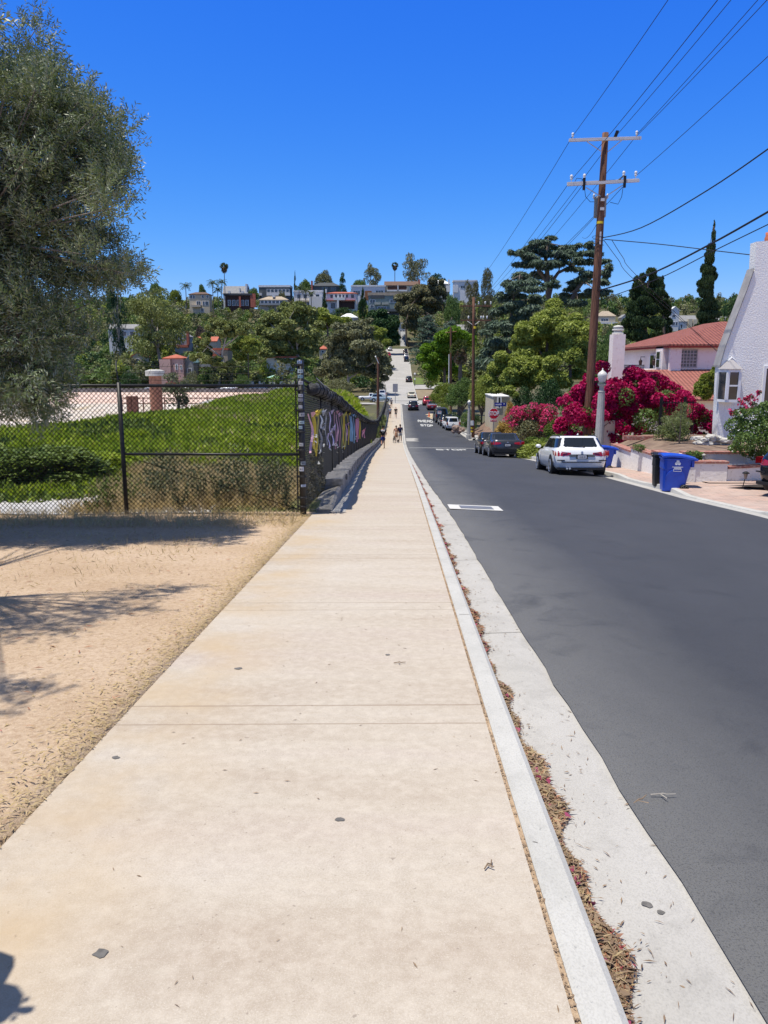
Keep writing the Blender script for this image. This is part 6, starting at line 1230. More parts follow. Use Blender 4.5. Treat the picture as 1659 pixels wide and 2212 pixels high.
house('white house with broad grey roof behind the fan palm trunk', 484, 534, 617, 662, 450, 'white', 'grey', 'gable_x', row(4, .55, .8), 16, extra=[('chimney', 'white', .93, .995, .6, 1.75, -.1), ('chimney', 'white', .66, .7, .9, 1.45, -.1), ('dormer', 'white', .2, .3, .98, 1.2, .5), ('dormer', 'white', .76, .86, .98, 1.2, .5)])
house('dark brown modern house with a red slab chimney', 489, 541, 634, 664, 415, 'brown', 'dark', 'flat', row(5, .15, .6), 4, ov=4, extra=[('slab_chimney', 'red', 1.0, 1.2, 0, 1.15, .8), ('post', 'red', .55, .62, 0, .9, 1.2)])
house('black and white modern flat-roofed house on the ridge', 561, 626, 616, 650, 455, 'dgrey', 'white', 'flat', row(6, .62, .85, .25, .98, .8)+[(.02,.1,.2,.5)], 4, ov=.6, extra=[('white_band', 'white', .25, 1.0, .38, .58, .8), ('side_block', 'white', -.16, .1, .38, .56, 1.5)])
house('low glazed pavilion with brown hipped roof below the black and white house', 562, 621, 639, 661, 410, 'tan', 'tan', 'hip', row(7, .2, .85, .03, .97, .85), 8, ov=2, extra=[('balcony_rail', 'grey', 0, 1, .1, .4, 1.8), ('roof_light', 'white', .45, .53, 1.4, 1.75, -.2)])
house('white stepped house behind the ridge palms', 637, 696, 627, 668, 420, 'white', 'white', 'flat', row(4, .62, .85)+row(3, .15, .4, .05, .6), 3, extra=[('terrace', 'cream', .1, .7, .42, .5, 2), ('wing', 'white', .55, 1.0, 0, .7, 3)])
house('dark grey house with low slate roof and brick chimney', 676, 733, 609, 632, 455, 'dgrey', 'dark', 'hip', [(.36,.55,.25,.8),(.68,.85,.25,.8)], 8, frame='grey', extra=[('chimney', 'red', -.04, .02, .3, 1.75, 1)])
house('white Spanish house with red roof and dark upper windows', 706, 770, 629, 669, 405, 'white', 'red', 'hip', [(.15,.21,.72,.9),(.30,.35,.76,.9),(.43,.47,.76,.9),(.54,.58,.76,.9),(.65,.7,.74,.9),(.82,.89,.72,.9),(.16,.28,.1,.38)], 4, extra=[('porch_roof', 'red', .0, .95, .52, .58, 1.6), ('porch_parapet', 'white', .25, .62, .56, .72, 2.0), ('porch_shade', 'brown', .42, .92, .04, .5, .25), ('porch_pier', 'white', .36, .42, 0, .55, 2.0), ('chimney', 'white', -.04, .02, .5, 1.25, .3)], frame='brown')
house('white flat-roofed modern house with brown timber panel', 761, 830, 616, 652, 440, 'white', 'white', 'flat', [(.05,.26,.5,.72),(.72,.96,.52,.74)], 3, extra=[('timber_panel', 'wood', .40, .60, .1, .72, .3), ('vent', 'grey', .52, .56, 1.0, 1.25, -.1)])
house('grey-green house with balconies and terrace parasols', 797, 861, 632, 680, 395, 'green', 'tan', 'flat', [(.05,.22,.62,.78),(.70,.9,.64,.8),(.06,.18,.38,.5),(.3,.6,.2,.42)], 6, extra=[('balcony', 'sage', .2, .4, .52, .64, 1.5), ('balcony', 'sage', .44, .66, .52, .64, 1.5), ('deck', 'dgrey', .22, 1.0, .16, .3, 2.5), ('solar_panel', 'dark', .08, .52, .86, 1.02, .4), ('undercroft', 'dark', .24, 1.0, -.1, .14, .3)])
house('long cream house with brown roof and upper gallery', 833, 905, 606, 640, 445, 'cream', 'brown', 'gable_x', [(.72,.85,.5,.8),(.1,.22,.05,.3),(.3,.4,.05,.3)], 9, extra=[('gallery_shade', 'brown', .08, .62, .45, .9, .2), ('gallery_rail', 'white', .05, .64, .42, .56, 1.3), ('gallery_post', 'white', .36, .39, .4, .95, 1.3), ('chimney', 'red', .96, 1.0, .9, 1.5, .3)])
house('pale house with grey hipped roof above the big willowy tree', 928, 970, 604, 632, 450, 'grey', 'white', 'hip', [(.08,.4,.5,.8),(.86,.98,.1,.8)], 8, extra=[('bay', 'white', .83, 1.02, .05, .75, 1.5), ('chimney', 'white', .92, 1.0, .9, 1.45, .3)])
house('white cubic stucco house standing against the sky', 981, 1028, 605, 632, 440, 'white', 'white', 'flat', [(.3,.5,.4,.62)], 3, extra=[('step_block', 'white', -.04, .2, 0, .62, .5)])
house('small cream house with a white roof among the hillside trees', 735, 771, 676, 694, 345, 'tan', 'white', 'hip', [(.4,.75,.2,.7)], 9)
house('house with grey shingle roof behind the slim utility pole', 985, 1024, 701, 726, 270, 'tan', 'grey', 'gable_x', [(.6,.85,.3,.8)], 13)
house('white house with twin gables seen between conifers and cypress', 1462, 1502, 681, 712, hit(1462, 712) or 330, 'white', 'grey', 'gable_x', [(.2,.3,.2,.6),(.6,.72,.5,.8),(.82,.92,.5,.8)], 12, extra=[('gable_bay', 'cream', .55, .75, .0, 1.25, 1.2), ('gable_bay', 'cream', .8, 1.0, 0, 1.2, 1.2)])
house('narrow white house with bay windows beside the conifers', 1446, 1464, 662, 716, hit(1446, 716) or 330, 'white', 'white', 'gable_y', [(.2,.6,.68,.8),(.2,.6,.3,.45),(.65,.9,.3,.45)], 8)
house('pale house with pinkish roof right of the pole', 1291, 1328, 671, 700, hit(1291, 700) or 330, 'cream', 'tan', 'hip', [(.2,.6,.35,.65)], 11, extra=[('parapet', 'white', 0, 1.1, -.05, .25, 1.5)])
house('grey gabled roof peeking out right of the cypress', 1547, 1575, 683, 705, hit(1547, 705) or 330, 'tan', 'grey', 'gable_x', [(.3,.6,.3,.6)], 9)
house('white gable end peeking out beside the conifer pair', 1343, 1356, 679, 698, hit(1343, 698) or 330, 'white', 'grey', 'gable_y', [(.3,.7,.2,.5)], 6)
# left side of the valley
house('grey gabled house with white window and brick chimney on the left slope', 378, 407, 716, 745, 268, 'grey', 'grey', 'gable_y', [(.35,.62,.25,.75)], 10, extra=[('wing', 'grey', -1.3, -.05, 0, .8, 1), ('brick_base', 'red', 0, 1, -.3, -.02, .3), ('chimney', 'red', .93, 1.08, 0, 1.6, 1)], clear=False)
house('pink two-storey house with red roof beside the brick tower', 356, 398, 765, 836, 205, 'pink', 'red', 'hip', [(.62,.7,.62,.78),(.85,.92,.62,.74),(.35,.55,.28,.46)], 8, extra=[('wing', 'pink', -.15, .4, 0, .95, 1.0), ('porch_roof', 'red', .2, .8, .1, .17, 2)])
house('grey-green house with teal roof right of the pink house', 402, 420, 768, 838, 207, 'grey', 'teal', 'gable_y', [(.3,.75,.6,.75)], 14, clear=False)
house('tan Spanish house with arched dark openings behind the spreading pine', 458, 494, 752, 836, 206, 'tan', 'red', 'flat', [(.3,.75,.66,.8),(.45,.95,.36,.55),(.1,.3,.36,.5)], 4, extra=[('terrace', 'grey', -.5, .1, .55, .62, 3), ('eave', 'red', -.3, .6, .84, .9, 1)], clear=False)
house('red-roofed bungalow half hidden above the tan Spanish house', 425, 468, 727, 752, 255, 'cream', 'red', 'gable_x', [(.3,.6,.3,.7)], 9)
house('white house with arched openings under the big pine', 578, 642, 770, 832, 208, 'white', 'red', 'flat', [(.28,.42,.05,.32),(.5,.62,.1,.4),(.8,.92,.05,.4)], 3, extra=[('arch_shade', 'brown', .62, .75, .1, .55, .2)], clear=False)
house('white low house seen under the left pine', 236, 300, 700, 732, 262, 'white', 'grey', 'gable_x', row(3, .3, .7), 9, clear=False)
house('red-roofed house among trees left of the pink house', 284, 312, 760, 780, 232, 'cream', 'red', 'gable_y', [(.3,.6,.2,.5)], 10, clear=False)
house('red-roofed house behind the grey eucalyptus', 690, 706, 745, 765, 235, 'cream', 'red', 'hip', [(.3,.6,.3,.6)], 8)
house('grey house low at the left end of the far bank', 240, 300, 800, 838, 208, 'tan', 'dark', 'gable_x', row(3, .3, .7), 9, clear=False)
house('white house closing the top of the upper street', 861, 876, 697, 744, 362, 'white', 'white', 'flat', [(.2,.45,.35,.7),(.6,.85,.35,.7)], 3)
house('small white house with dark window slot behind the stop sign', 1065, 1099, 856, 914, 88, 'cream', 'white', 'flat', [(.28,.44,.62,1.0)], 2, depth=8, base=-3)
# driveway up from the top crossing
m = MB(); a = [P(865, 752, 350), P(877, 752, 350)]; b = [P(865, 716, 361), P(876, 716, 361)]
m.sheet([[a[0], a[1]], [a[0].lerp(b[0], .45), a[1].lerp(b[1], .45)], [b[0], b[1]]]); tag(m.build('steep_driveway', [M('grey_driveway', (.25,.25,.25), (.33,.33,.32), sc=.3)]), kind='structure')
w_ = thing('street_end_wall', 'low white wall across the top end of the street', 'wall'); m = MB(); p0, p1 = P(843, 760, 346), P(883, 760, 346); m.box((p0.x, 346, p0.z-1), (p1.x, 346.6, P(860, 753.5, 346).z)); m.build('wall', HW['white'], w_)
# parasols on the terrace and the teal one across the reservoir
def parasol(u, v, Y, R, mat, label):
    p = P(u, v, Y); t = thing('parasol', label, 'parasol', (p.x, Y, p.z-2.2)); m = MB(); m.lathe((0,0,0), [(R,1.9),(R*.5,2.25),(.05,2.5)], 8); m.build('canopy', mat, t); m = MB(); m.tube([(0,0,-.5),(0,0,2.3)], .05, 5); m.build('pole', TRIM, t)
parasol(816, 674, 388, 1.8, HW['white'], 'left white parasol under the grey-green house'); parasol(833, 674, 388, 1.8, HW['white'], 'right white parasol under the grey-green house'); parasol(592, 813, 203, 1.9, M('teal_canvas', (.35,.58,.52)), 'pale teal parasol on the terrace behind the corner post')
# far-bank street wall, balustrade and the old brick tower
fb = thing('street_wall', 'long low grey wall along the far bank of the reservoir', 'wall'); m = MB(); m.box((-118, 187.2, -6.4), (-17, 187.7, -4.0)); m.build('wall', M('grey_wall', (.17,.16,.155), (.25,.24,.23), sc=.4), fb)
bl = thing('balustrade', 'white piers with black railings on the far bank left of the corner post', 'fence'); zt = P(590, 824, 197).z; zb_ = P(590, 834, 197).z
for i, u in enumerate((540, 567, 589, 612, 634)): p = P(u, 830, 197); m = MB(); q = .95 if i else 1.5; m.box((p.x-q, 197, zb_-2.5), (p.x+q*.6, 197.7, zt)); m.build('pier', HW['white'], bl)
m = MB(); x0, x1 = P(540, 830, 197).x, P(640, 830, 197).x; m.box((x0, 197.1, zb_-2.5), (x1, 197.4, zb_+.1)); m.build('base_wall', HW['white'], bl); m = MB(); 
for k in range(int((x1-x0)/.35)): m.box((x0+.35*k, 197.2, zb_+.1), (x0+.35*k+.07, 197.27, zt-.2))
m.box((x0, 197.2, zt-.22), (x1, 197.28, zt-.12)); m.build('railing', IRON, bl)
p = P(337, 850, 150); tw = thing('brick_tower', 'round brick valve tower with a pale concrete cap in the reservoir', 'tower', (p.x, 150, -9)); k = PX(150); zt = P(337, 812, 150).z+9; m = MB(); m.lathe((0,0,0), [(13*k,0),(13*k,zt)], 20); m.build('shaft', M('red_brick', (.30,.13,.085), (.40,.20,.13), sc=2, c3=(.2,.1,.07), sc3=5), tw); m = MB(); m.lathe((0,0,zt), [(20*k,0),(20*k,(11*k)),(17*k,11.5*k),(1,13.5*k)], 24); m.build('cap', M('stained_concrete', (.40,.39,.36), (.55,.54,.5), sc=2), tw)
rf = thing('rail_fence', 'rusty post-and-rail fence on the basin floor before the pink bank', 'fence'); RU = M('rusty_steel', (.14,.06,.045), (.22,.11,.08), sc=2); z1, z0 = P(450, 858, 165).z, P(450, 884, 165).z; m = MB(); x0, x1 = P(262, 870, 165).x, P(600, 870, 165).x
for x in np.arange(x0, x1, 4.6): m.box((x, 165, -9), (x+.22, 165.2, z1))
for f in (.0, .45): m.box((x0, 165.02, z1-.3-f*2.5), (x1, 165.15, z1-.12-f*2.5))
m.build('posts_and_rails', RU, rf)
gs = thing('gate_post_pair', 'pair of dark posts on the basin floor left of the brick tower', 'gate'); 
for u in (279, 291): m = MB(); q = P(u, 880, 158); m.box((q.x-.5, 158, -9), (q.x+.5, 159, P(u, 856, 158).z)); m.build('post', RU, gs)
m = MB(); m.sheet([[(x, y, -8.2+.04) for x in np.linspace(-60, -20, 5)] for y in (104, 124)]); tag(m.build('basin_road', MT['path'], smooth=True), kind='structure')
# concrete rim road sweeping up to the bank
m = MB(); rr_ = []
for u, va, vb, Y in ((430,884,890,120),(500,880,887,122),(560,873,884,126),(620,866,874,132),(650,861,869,138)): rr_.append([P(u, vb, Y), P(u, va, Y+12)])
m.sheet(rr_); tag(m.build('rim_road', MT['conc'], smooth=True), kind='structure')
# ------------------------------------------------------------------ palms
def palm_mesh(kind, seed):
    rgp = np.random.default_rng(seed); C, D, N, L, Wd = [], [], [], [], []
    if kind == 'fan':
        for i in range(46):
            d = rdir(1, rgp)[0]; d[2] = d[2]*.8+.15; d /= np.linalg.norm(d); h = d*rgp.uniform(.45, .6)
            for k in range(15):
                e = d+rdir(1, rgp)[0]*.55; e[2] -= .12; e /= np.linalg.norm(e); C.append(h+e*.22); D.append(e); N.append(rdir(1, rgp)[0]); L.append(.5); Wd.append(.075)
    else:
        for i in range(17):
            a = i*2.4; el = rgp.uniform(-.1, 1.1); p = np.zeros(3); d = np.array([cos(a)*cos(el), sin(a)*cos(el), sin(el)])
            for k in range(16):
                p = p+d*.065; d = d+np.array([0,0,-.085]); d /= np.linalg.norm(d); s_ = np.cross(d, [0,0,1]); s_ /= np.linalg.norm(s_)+1e-6
                for q in (-1, 1): e = s_*q+d*.6+np.array([0,0,-.35]); C.append(p+e*.12); D.append(e); N.append(rdir(1, rgp)[0]); L.append(.30); Wd.append(.05)
    V, Q = leaves(np.array(C), np.array(D), np.array(N), np.array(L), np.array(Wd), .05); return np_mesh('fronds', V, Q, LM['palm'])
PALM = {'fan': palm_mesh('fan', 3), 'queen': palm_mesh('queen', 4)}
def palm(label, kind, u, v, Y, R, vb=None, skirt=False, lean=0, mat=None, tr=.2):
    """head centre at photo point u, v; head radius R in photo pixels"""
    p = P(u, v, Y); gz = Gz(p.x, Y); t = thing('palm_tree', label, 'palm', (p.x, Y, gz)); h = p.z-gz; r = R*PX(Y)
    m = MB(); m.tube([(lean*(1-f)**2*2, 0, -.5+(h+.5)*f) for f in np.linspace(0, 1, 6)], [tr*1.35, tr*1.1, tr, tr, tr*.95, tr*.9], 7); m.build('trunk', BARK, t)
    o = link('fronds', PALM[kind], t, (0,0,h)); o.scale = (r,)*3; o.rotation_euler.z = u
    if skirt: link('dry_skirt', crown('dry_skirt', [((0,0,h-.55*r),(.55*r,.55*r,.6*r))], 500, .5*r, .14, np.random.default_rng(1), LM['thatch'], droop=1.5), t)
palm('tallest fan palm standing alone against the sky on the ridge', 'fan', 484, 577, 430, 10, skirt=True)
palm('smaller fan palm on the skyline above the long cream house', 'fan', 853, 574, 470, 8, skirt=True)
palm('fan palm with a shaggy dry skirt beside the slim utility pole', 'fan', 995, 757, 126, 25, skirt=True, tr=.32)
for u, v, R, l in ((401,618,13,'feathery palm left of the beige three-storey house'),(459,612,13,'left one of the feathery palms beside the tall fan palm'),(478,610,12,'feathery palm directly under the tall fan palm head'),(470,626,12,'lower feathery palm in front of the grey-roofed house'),(646,622,11,'left feathery palm before the white stepped house'),(660,628,11,'middle feathery palm before the white stepped house'),(672,634,10,'right feathery palm before the white stepped house'),(480,672,14,'broad dark feathery palm on the slope below the brown house'),(1470,656,10,'small feathery palm on the right-hand ridge, left one'),(1495,652,10,'small feathery palm on the right-hand ridge beside the cypress'),(235,770,14,'feathery palm low among the trees behind the olive')):
    palm(l, 'queen', u, v, 412 if v < 645 else 440 if u > 1400 else 380 if v < 690 else 230, R)
# ------------------------------------------------------------------ trees one can tell apart
TL = [  # label, kind, u0, u1, vtop, Y, material, seed, leaves, leaf length, extra
 ('spreading pine with pale forked trunk right of the left fence post', 'pine', 268, 402, 612, 222, 'pine', 1, 6500, .030, dict(bark=PALEBARK)),
 ('dark tall tree with bare pale limbs behind the left pine', 'tall', 222, 272, 580, 250, 'dark', 2, 3000, .035, dict(bark=PALEBARK)),
 ('reddish-brown leafless tree above the Spanish house', 'round', 418, 452, 690, 260, 'brown', 6, 2600, .04, {}),
 ('bright mid-green tree right of the willowy tree', 'round', 958, 996, 624, 340, 'mid', 13, 3000, .04, {}),
 ('airy eucalyptus standing on the skyline right of the smaller fan palm', 'tall', 866, 930, 550, 462, 'dull', 14, 2400, .034, dict(bark=PALEBARK)),
 ('dark rounded tree on the skyline above the grey hipped roof', 'round', 922, 966, 584, 470, 'dark', 15, 2500, .045, {}),
 ('pale-leaved gum on the skyline above the slate roof', 'round', 676, 721, 576, 472, 'dull', 16, 3000, .04, {}),
 ('leafy green tree above the flat modern house, lower of the two', 'round', 757, 800, 597, 468, 'mid', 17, 3000, .04, {}),
 ('tall grey-green tree above the flat modern house', 'tall', 776, 826, 573, 474, 'dull', 18, 4200, .034, {}),
 ('star-shaped conifer between slate roof and Spanish house', 'cone', 727, 752, 590, 452, 'dark', 19, 2200, .045, {}),
 ('slim dark cypress on the skyline left of the slate-roofed house', 'cypress', 632.5, 641.5, 585, 462, 'cyp', 20, 1400, .06, {}),
 ('narrow dark cypress beside the white Spanish house', 'cypress', 694, 708, 623, 398, 'cyp', 21, 1600, .06, {}),
 ('ivy-dark column tree between Spanish and grey-green houses', 'cypress', 773, 795, 622, 402, 'dark', 22, 2200, .05, {}),
 ('small round tree above the beige house', 'round', 426, 446, 608, 455, 'mid', 23, 1500, .06, {}),
 ('round tree right of the grey-roofed white house', 'round', 534, 560, 616, 452, 'mid', 24, 1800, .055, {}),
 ('olive-coloured tree in front of the black and white house', 'round', 600, 618, 621, 420, 'dull', 25, 1500, .06, {}),
 ('rounded bushy tree on the ridge right of the black house', 'round', 640, 676, 598, 468, 'mid', 26, 2200, .05, {}),
 ('yellow-green ridge tree at the far left of the skyline', 'round', 360, 392, 618, 440, 'lime', 27, 2000, .05, {}),
 ('dark ridge tree right of the olive tree edge', 'round', 318, 350, 604, 450, 'mid', 28, 2000, .05, {}),
 ('lime-green rounded tree overhanging the parked van', 'round', 928, 1000, 818, 124, 'lime', 37, 6000, .032, {}),
 ('mid-green bushy tree above the white four-wheel-drive', 'round', 962, 1036, 806, 109, 'mid', 38, 6500, .030, {}),
 ('dull green ragged tree left of the stop sign', 'round', 1008, 1078, 798, 100, 'pitto', 39, 6500, .030, {}),
 ('dark cedar shading the upper street on the right', 'deodar', 880, 966, 678, 246, 'deodar', 40, 6500, .03, {}),
 ('distant grey cedar behind the bright green tree', 'deodar', 935, 1010, 690, 225, 'deodar', 41, 5000, .03, {}),
 ('tall wispy eucalyptus left of the second cedar', 'tall', 1034, 1074, 588, 262, 'euc', 42, 3200, .034, {}),
 ('shorter brown eucalyptus above the slim utility pole', 'tall', 996, 1042, 612, 268, 'euc', 43, 3200, .036, {}),
 ('leafy tree left of the pink chimney', 'round', 1282, 1352, 700, 70, 'mid', 48, 7000, .028, {}),
 ('dark pine behind the white house gable', 'round', 1560, 1625, 612, 120, 'dark', 49, 4500, .032, {}),
 ('rounded green tree between cypress and white gable', 'round', 1540, 1590, 665, 110, 'pitto', 50, 3500, .036, {}),
 ('mid-green tree on the right-hand ridge beside the palms', 'round', 1476, 1502, 656, 430, 'mid', 51, 2000, .05, {}),
 ('green tree behind the conifer pair on the right', 'round', 1440, 1466, 652, 430, 'mid', 52, 2000, .05, {}),
 ('dense green tree under the cedar right of the pole', 'round', 1300, 1350, 690, 150, 'dark', 53, 3500, .036, {}),
]
for lab, kind, u0, u1, v0, Y, mat, sd, n, L, kw in TL:
    tree_at('pine_tree' if kind == 'pine' else 'cedar_tree' if kind == 'deodar' else 'cypress_tree' if kind == 'cypress' else 'tree', lab, kind, u0, u1, v0, Y, mat, 'tree', sd, int(n*1.7), L*1.18, **kw)
ZC = {2: (5.04, 384, 548.6), 3: (5.04, 658.3, 521.2), 4: (4.32, 932.6, 466.3), 5: (4.4866, 1289.2, 466.3)}
def pxtree(name, label, z, pts, Y, mat, n, L, trunks=(), flat=.75, dY=3.0, bark=None, cat='tree', r0=.3, sub=4, Wr=.5, fat=1.0, lf=.2, **kw):
    """crown built from clumps read off the photo (x, y, half width[, half height]) set round distance Y; trunks as photo polylines"""
    k0, ou, ov = ZC[z]; rgt = np.random.default_rng(len(label)*13+z); uv = lambda x, y: (x/k0+ou, y/k0+ov); k = PX(Y); cl = []
    u0, v0 = uv(*(trunks[0][0] if trunks else pts[-1][:2])); p0 = P(u0, v0, Y); gz = Gz(p0.x, Y); off = np.array([p0.x, Y, gz])
    for q in pts:
        u, v = uv(q[0], q[1]); y = Y+rgt.uniform(-dY, dY); c = np.array(P(u, v, y))-off; rx = q[2]/k0*k; rz_ = (q[3]/k0*k if len(q) > 3 else rx*flat)
        for _ in range(sub): cl.append((c+rgt.normal(size=3)*np.array([rx,rx,rz_])*.42, fat*np.array([rx*.62, rx*.62, rz_*.6])*rgt.uniform(.7,1.15)))
    t = thing(name, label, cat, tuple(off)); m = MB()
    tr = [[np.array(P(*uv(*p), Y))-off for p in tl] for tl in trunks] or [[np.array(cl[0][0])*np.array([.3,.3,0]), np.array(cl[0][0])*.8]]
    for i, tl in enumerate(tr):
        if i == 0: tl = [np.array([tl[0][0], 0, -.5])]+list(tl)
        m.tube([tuple(p) for p in tl], list(np.linspace(r0*(1 if i == 0 else .6), r0*.3, len(tl))), 7, cap=False)
    ends = [p for tl in tr for p in tl[1:]]
    for c, r in cl[::sub]:
        h = min(ends, key=lambda e: np.linalg.norm(e-c)); m.tube([tuple(h), tuple((h+c)/2+np.array([0,0,.1])), tuple(c)], [r0*.22, r0*.14, r0*.06], 4, cap=False)
    m.build('trunk', bark or BARK, t, True); link('crown', crown('crown', cl, n, L, Wr, rgt, LM[mat], flat=lf, **kw), t); return t
CED = [(1100,215,60,25),(1010,260,90,28),(900,300,110,28),(800,340,60,20),(860,330,90,25),(1080,290,110,32),(1230,290,120,32),(1350,285,50,20),(900,385,110,28),(1030,370,120,32),(1180,360,120,34),(1300,350,80,28),(850,470,70,24),(930,450,110,34),(1060,450,110,34),(1200,440,100,30),(1470,290,60,22),(1450,360,100,28),(1400,420,90,30),(1500,430,90,36),(1600,430,60,28),(1640,480,50,26),(1380,500,80,26),(1450,560,100,30),(1560,620,100,32),(1350,630,80,26),(1300,680,90,26),(1620,560,50,36),(1500,700,90,26),(1600,720,80,28),(1400,740,110,30),(1250,740,90,28),(1330,810,130,36),(1000,560,110,34),(1080,640,90,30)]
CED2 = [(820,560,100,32),(900,600,110,36),(800,640,120,36),(950,680,110,36),(700,620,60,36),(740,700,110,40),(850,760,120,40),(660,760,80,40),(960,790,90,36),(720,850,130,44),(850,880,120,44),(640,900,100,44),(760,960,120,44),(900,960,90,44),(620,1010,110,48),(720,1080,130,48),(560,1080,80,44),(640,1180,120,52),(760,1180,100,52),(530,1180,70,48),(600,1290,120,52),(700,1300,90,48),(540,1380,100,48),(640,1400,100,48),(500,1300,60,44),(470,1400,60,40)]
pxtree('cedar_tree', 'main spreading cedar with layered drooping boughs behind the brown pole', 4, CED, 112, 'deodar', 34000, .62, [[(1090,880),(1085,700),(1075,500),(1060,380),(1090,260)],[(1090,760),(1130,600),(1180,530),(1290,480)],[(1300,800),(1350,690),(1420,610),(1520,560)],[(1090,640),(980,480),(900,400)]], dY=4.5, r0=.55, Wr=.22, droop=.55, out=.8, rand=.5)
pxtree('cedar_tree', 'second cedar with lower boughs left of the main cedar', 4, CED2, 104, 'deodar', 30000, .58, [[(700,1400),(720,1100),(760,800),(820,560)]], dY=3.5, r0=.4, Wr=.24, droop=.6, out=.8, rand=.5)
PIT = [(1150,860,90),(1060,920,90),(1230,900,60),(970,990,95),(1130,980,110),(900,1070,95),(1050,1080,110),(830,1150,90),(960,1180,110),(1100,1180,110),(1230,1170,100),(1000,1290,90),(1150,1300,90)]
pxtree('tree', 'round-topped olive-green tree left of the brown pole', 4, PIT, 86, 'pitto', 30000, .34, [[(1070,1560),(1060,1350),(1090,1100),(1140,930)],[(1060,1350),(940,1150)]], flat=.72, lf=.5, dY=2.2, r0=.28, fat=1.3)
pxtree('tree', 'lower olive-green tree overhanging the stop sign', 4, [(820,1330,95),(710,1350,90),(900,1390,100),(640,1430,85),(760,1450,105),(560,1540,90),(680,1540,100),(820,1560,95),(930,1560,90),(1000,1400,85),(1060,1480,95),(600,1620,60),(740,1640,60)], 82, 'pitto', 26000, .32, [[(900,1720),(880,1560),(800,1420)],[(880,1560),(700,1460)]], flat=.75, lf=.5, dY=2, r0=.24, fat=1.35)
pxtree('tree', 'olive-green tree directly behind the brown pole', 4, [(1380,1020,100),(1300,1080,100),(1450,1050,60),(1350,1190,95),(1280,1300,90),(1180,1440,90),(1150,1540,90),(1390,1280,90),(1340,1470,70),(1250,1560,80),(1440,1180,70),(1420,1390,60)], 79, 'pitto', 22000, .32, [[(1300,1720),(1290,1400),(1350,1150)]], flat=.75, lf=.5, dY=2, r0=.26, fat=1.35)
pxtree('tree', 'bright green broadleaf tree beside the upper street', 4, [(100,1140,80),(200,1115,85),(300,1125,75),(60,1230,85),(180,1220,95),(330,1190,50),(40,1320,85),(150,1330,90),(80,1420,75),(170,1440,65),(-30,1270,60),(-40,1380,60),(20,1470,60)], 136, 'bright', 22000, .5, [[(120,1580),(115,1350),(150,1200)]], flat=.75, lf=.4, dY=3, r0=.35, fat=1.35)
CON = [(440,600,40,50),(540,550,35,45),(420,700,60,60),(520,670,70,60),(560,630,40,50),(380,800,60,60),(470,800,80,60),(560,780,75,60),(350,920,60,60),(440,920,80,60),(550,900,85,60),(340,1040,60,60),(430,1040,80,60),(540,1030,90,60),(360,1150,70,60),(470,1160,80,60)]
pxtree('conifer_tree', 'broad dark double-topped conifer behind the pink house', 5, CON, 84, 'cyp', 30000, .32, [[(470,1300),(470,900),(500,640)],[(470,1000),(430,640)]], dY=1.6, r0=.3, fat=1.3, Wr=.4, droop=-.7, out=.4, rand=.5)
pxtree('conifer_tree', 'narrower conifer with a slim spire right of the double-topped one', 5, [(632,620,12,30),(632,690,22,40),(645,770,35,45),(650,850,50,50),(655,940,60,55),(655,1040,65,55),(650,1130,70,55),(600,1150,60,50),(690,880,30,40)], 87, 'cyp', 12000, .32, [[(650,1300),(650,900),(632,650)]], dY=1.2, r0=.22, fat=1.3, Wr=.4, droop=-.7, out=.4, rand=.5)
pxtree('cypress_tree', 'tall pencil cypress towering over the pink house', 5, [(1136,85,5,22),(1134,130,9,32),(1130,200,16,45),(1122,275,26,50),(1108,350,38,55),(1092,430,54,60),(1082,510,64,60),(1076,590,70,60),(1074,680,74,60),(1078,770,78,60),(1068,860,88,60),(1058,950,96,60),(1052,1040,102,60),(1060,1120,100,60)], 78, 'cyp', 26000, .26, [[(1060,1250),(1070,800),(1135,100)]], dY=.3, r0=.25, fat=1.25, Wr=.4, droop=-1.1, out=.35, rand=.4)
BP = [(1180,580,90,45),(1300,565,90,45),(1420,605,90,50),(1250,650,120,70),(1100,720,110,70),(980,745,95,55),(930,830,70,60),(1050,830,110,70),(1200,800,115,70),(1350,720,110,70),(1450,830,100,65),(1320,900,110,70),(1180,930,110,65),(1050,950,110,65),(950,940,70,55),(1250,1020,110,60),(1120,1050,110,60),(1000,1060,90,55),(1350,1050,90,55),(1080,1150,95,50),(1200,1150,105,50),(1300,1180,80,45),(1420,940,80,60),(1450,1060,60,50)]
pxtree('pine_tree', 'biggest dark pine left of the corner post', 2, BP, 210, 'pine', 30000, .95, [[(1330,1430),(1320,1150),(1290,950),(1220,700)],[(1320,1150),(1180,900),(1050,800)],[(1300,1000),(1400,800)]], flat=.65, lf=.4, dY=4, bark=PALEBARK, r0=.5, fat=1.15)
pxtree('pine_tree', 'yellowish pine behind the grey eucalyptus', 3, [(60,760,90,50),(200,780,100,55),(300,830,90,55),(400,875,80,50),(230,900,95,60),(100,880,100,65),(480,890,60,40),(10,860,60,60)], 245, 'pitto', 14000, 1.0, [[(250,1200),(250,950),(200,800)]], dY=4, r0=.5)
pxtree('pine_tree', 'pine with pale trunk in front of the tan Spanish house', 2, [(420,765,80,42),(500,755,80,42),(600,760,100,48),(680,800,75,48),(380,805,60,38),(700,855,60,48),(460,835,75,45),(560,850,80,45),(250,960,75,48),(330,965,65,45),(240,1030,65,42),(300,1060,60,42),(200,1120,55,38),(430,1150,65,48),(330,1130,60,48),(560,1190,50,50),(480,1240,60,45)], 196, 'pine', 20000, .85, [[(440,1490),(470,1250),(490,1050),(520,930),(570,800)],[(480,1130),(330,1010),(250,960)],[(500,1010),(620,920),(690,850)],[(470,1250),(420,1150)]], flat=.6, dY=3, bark=PALEBARK, r0=.4)
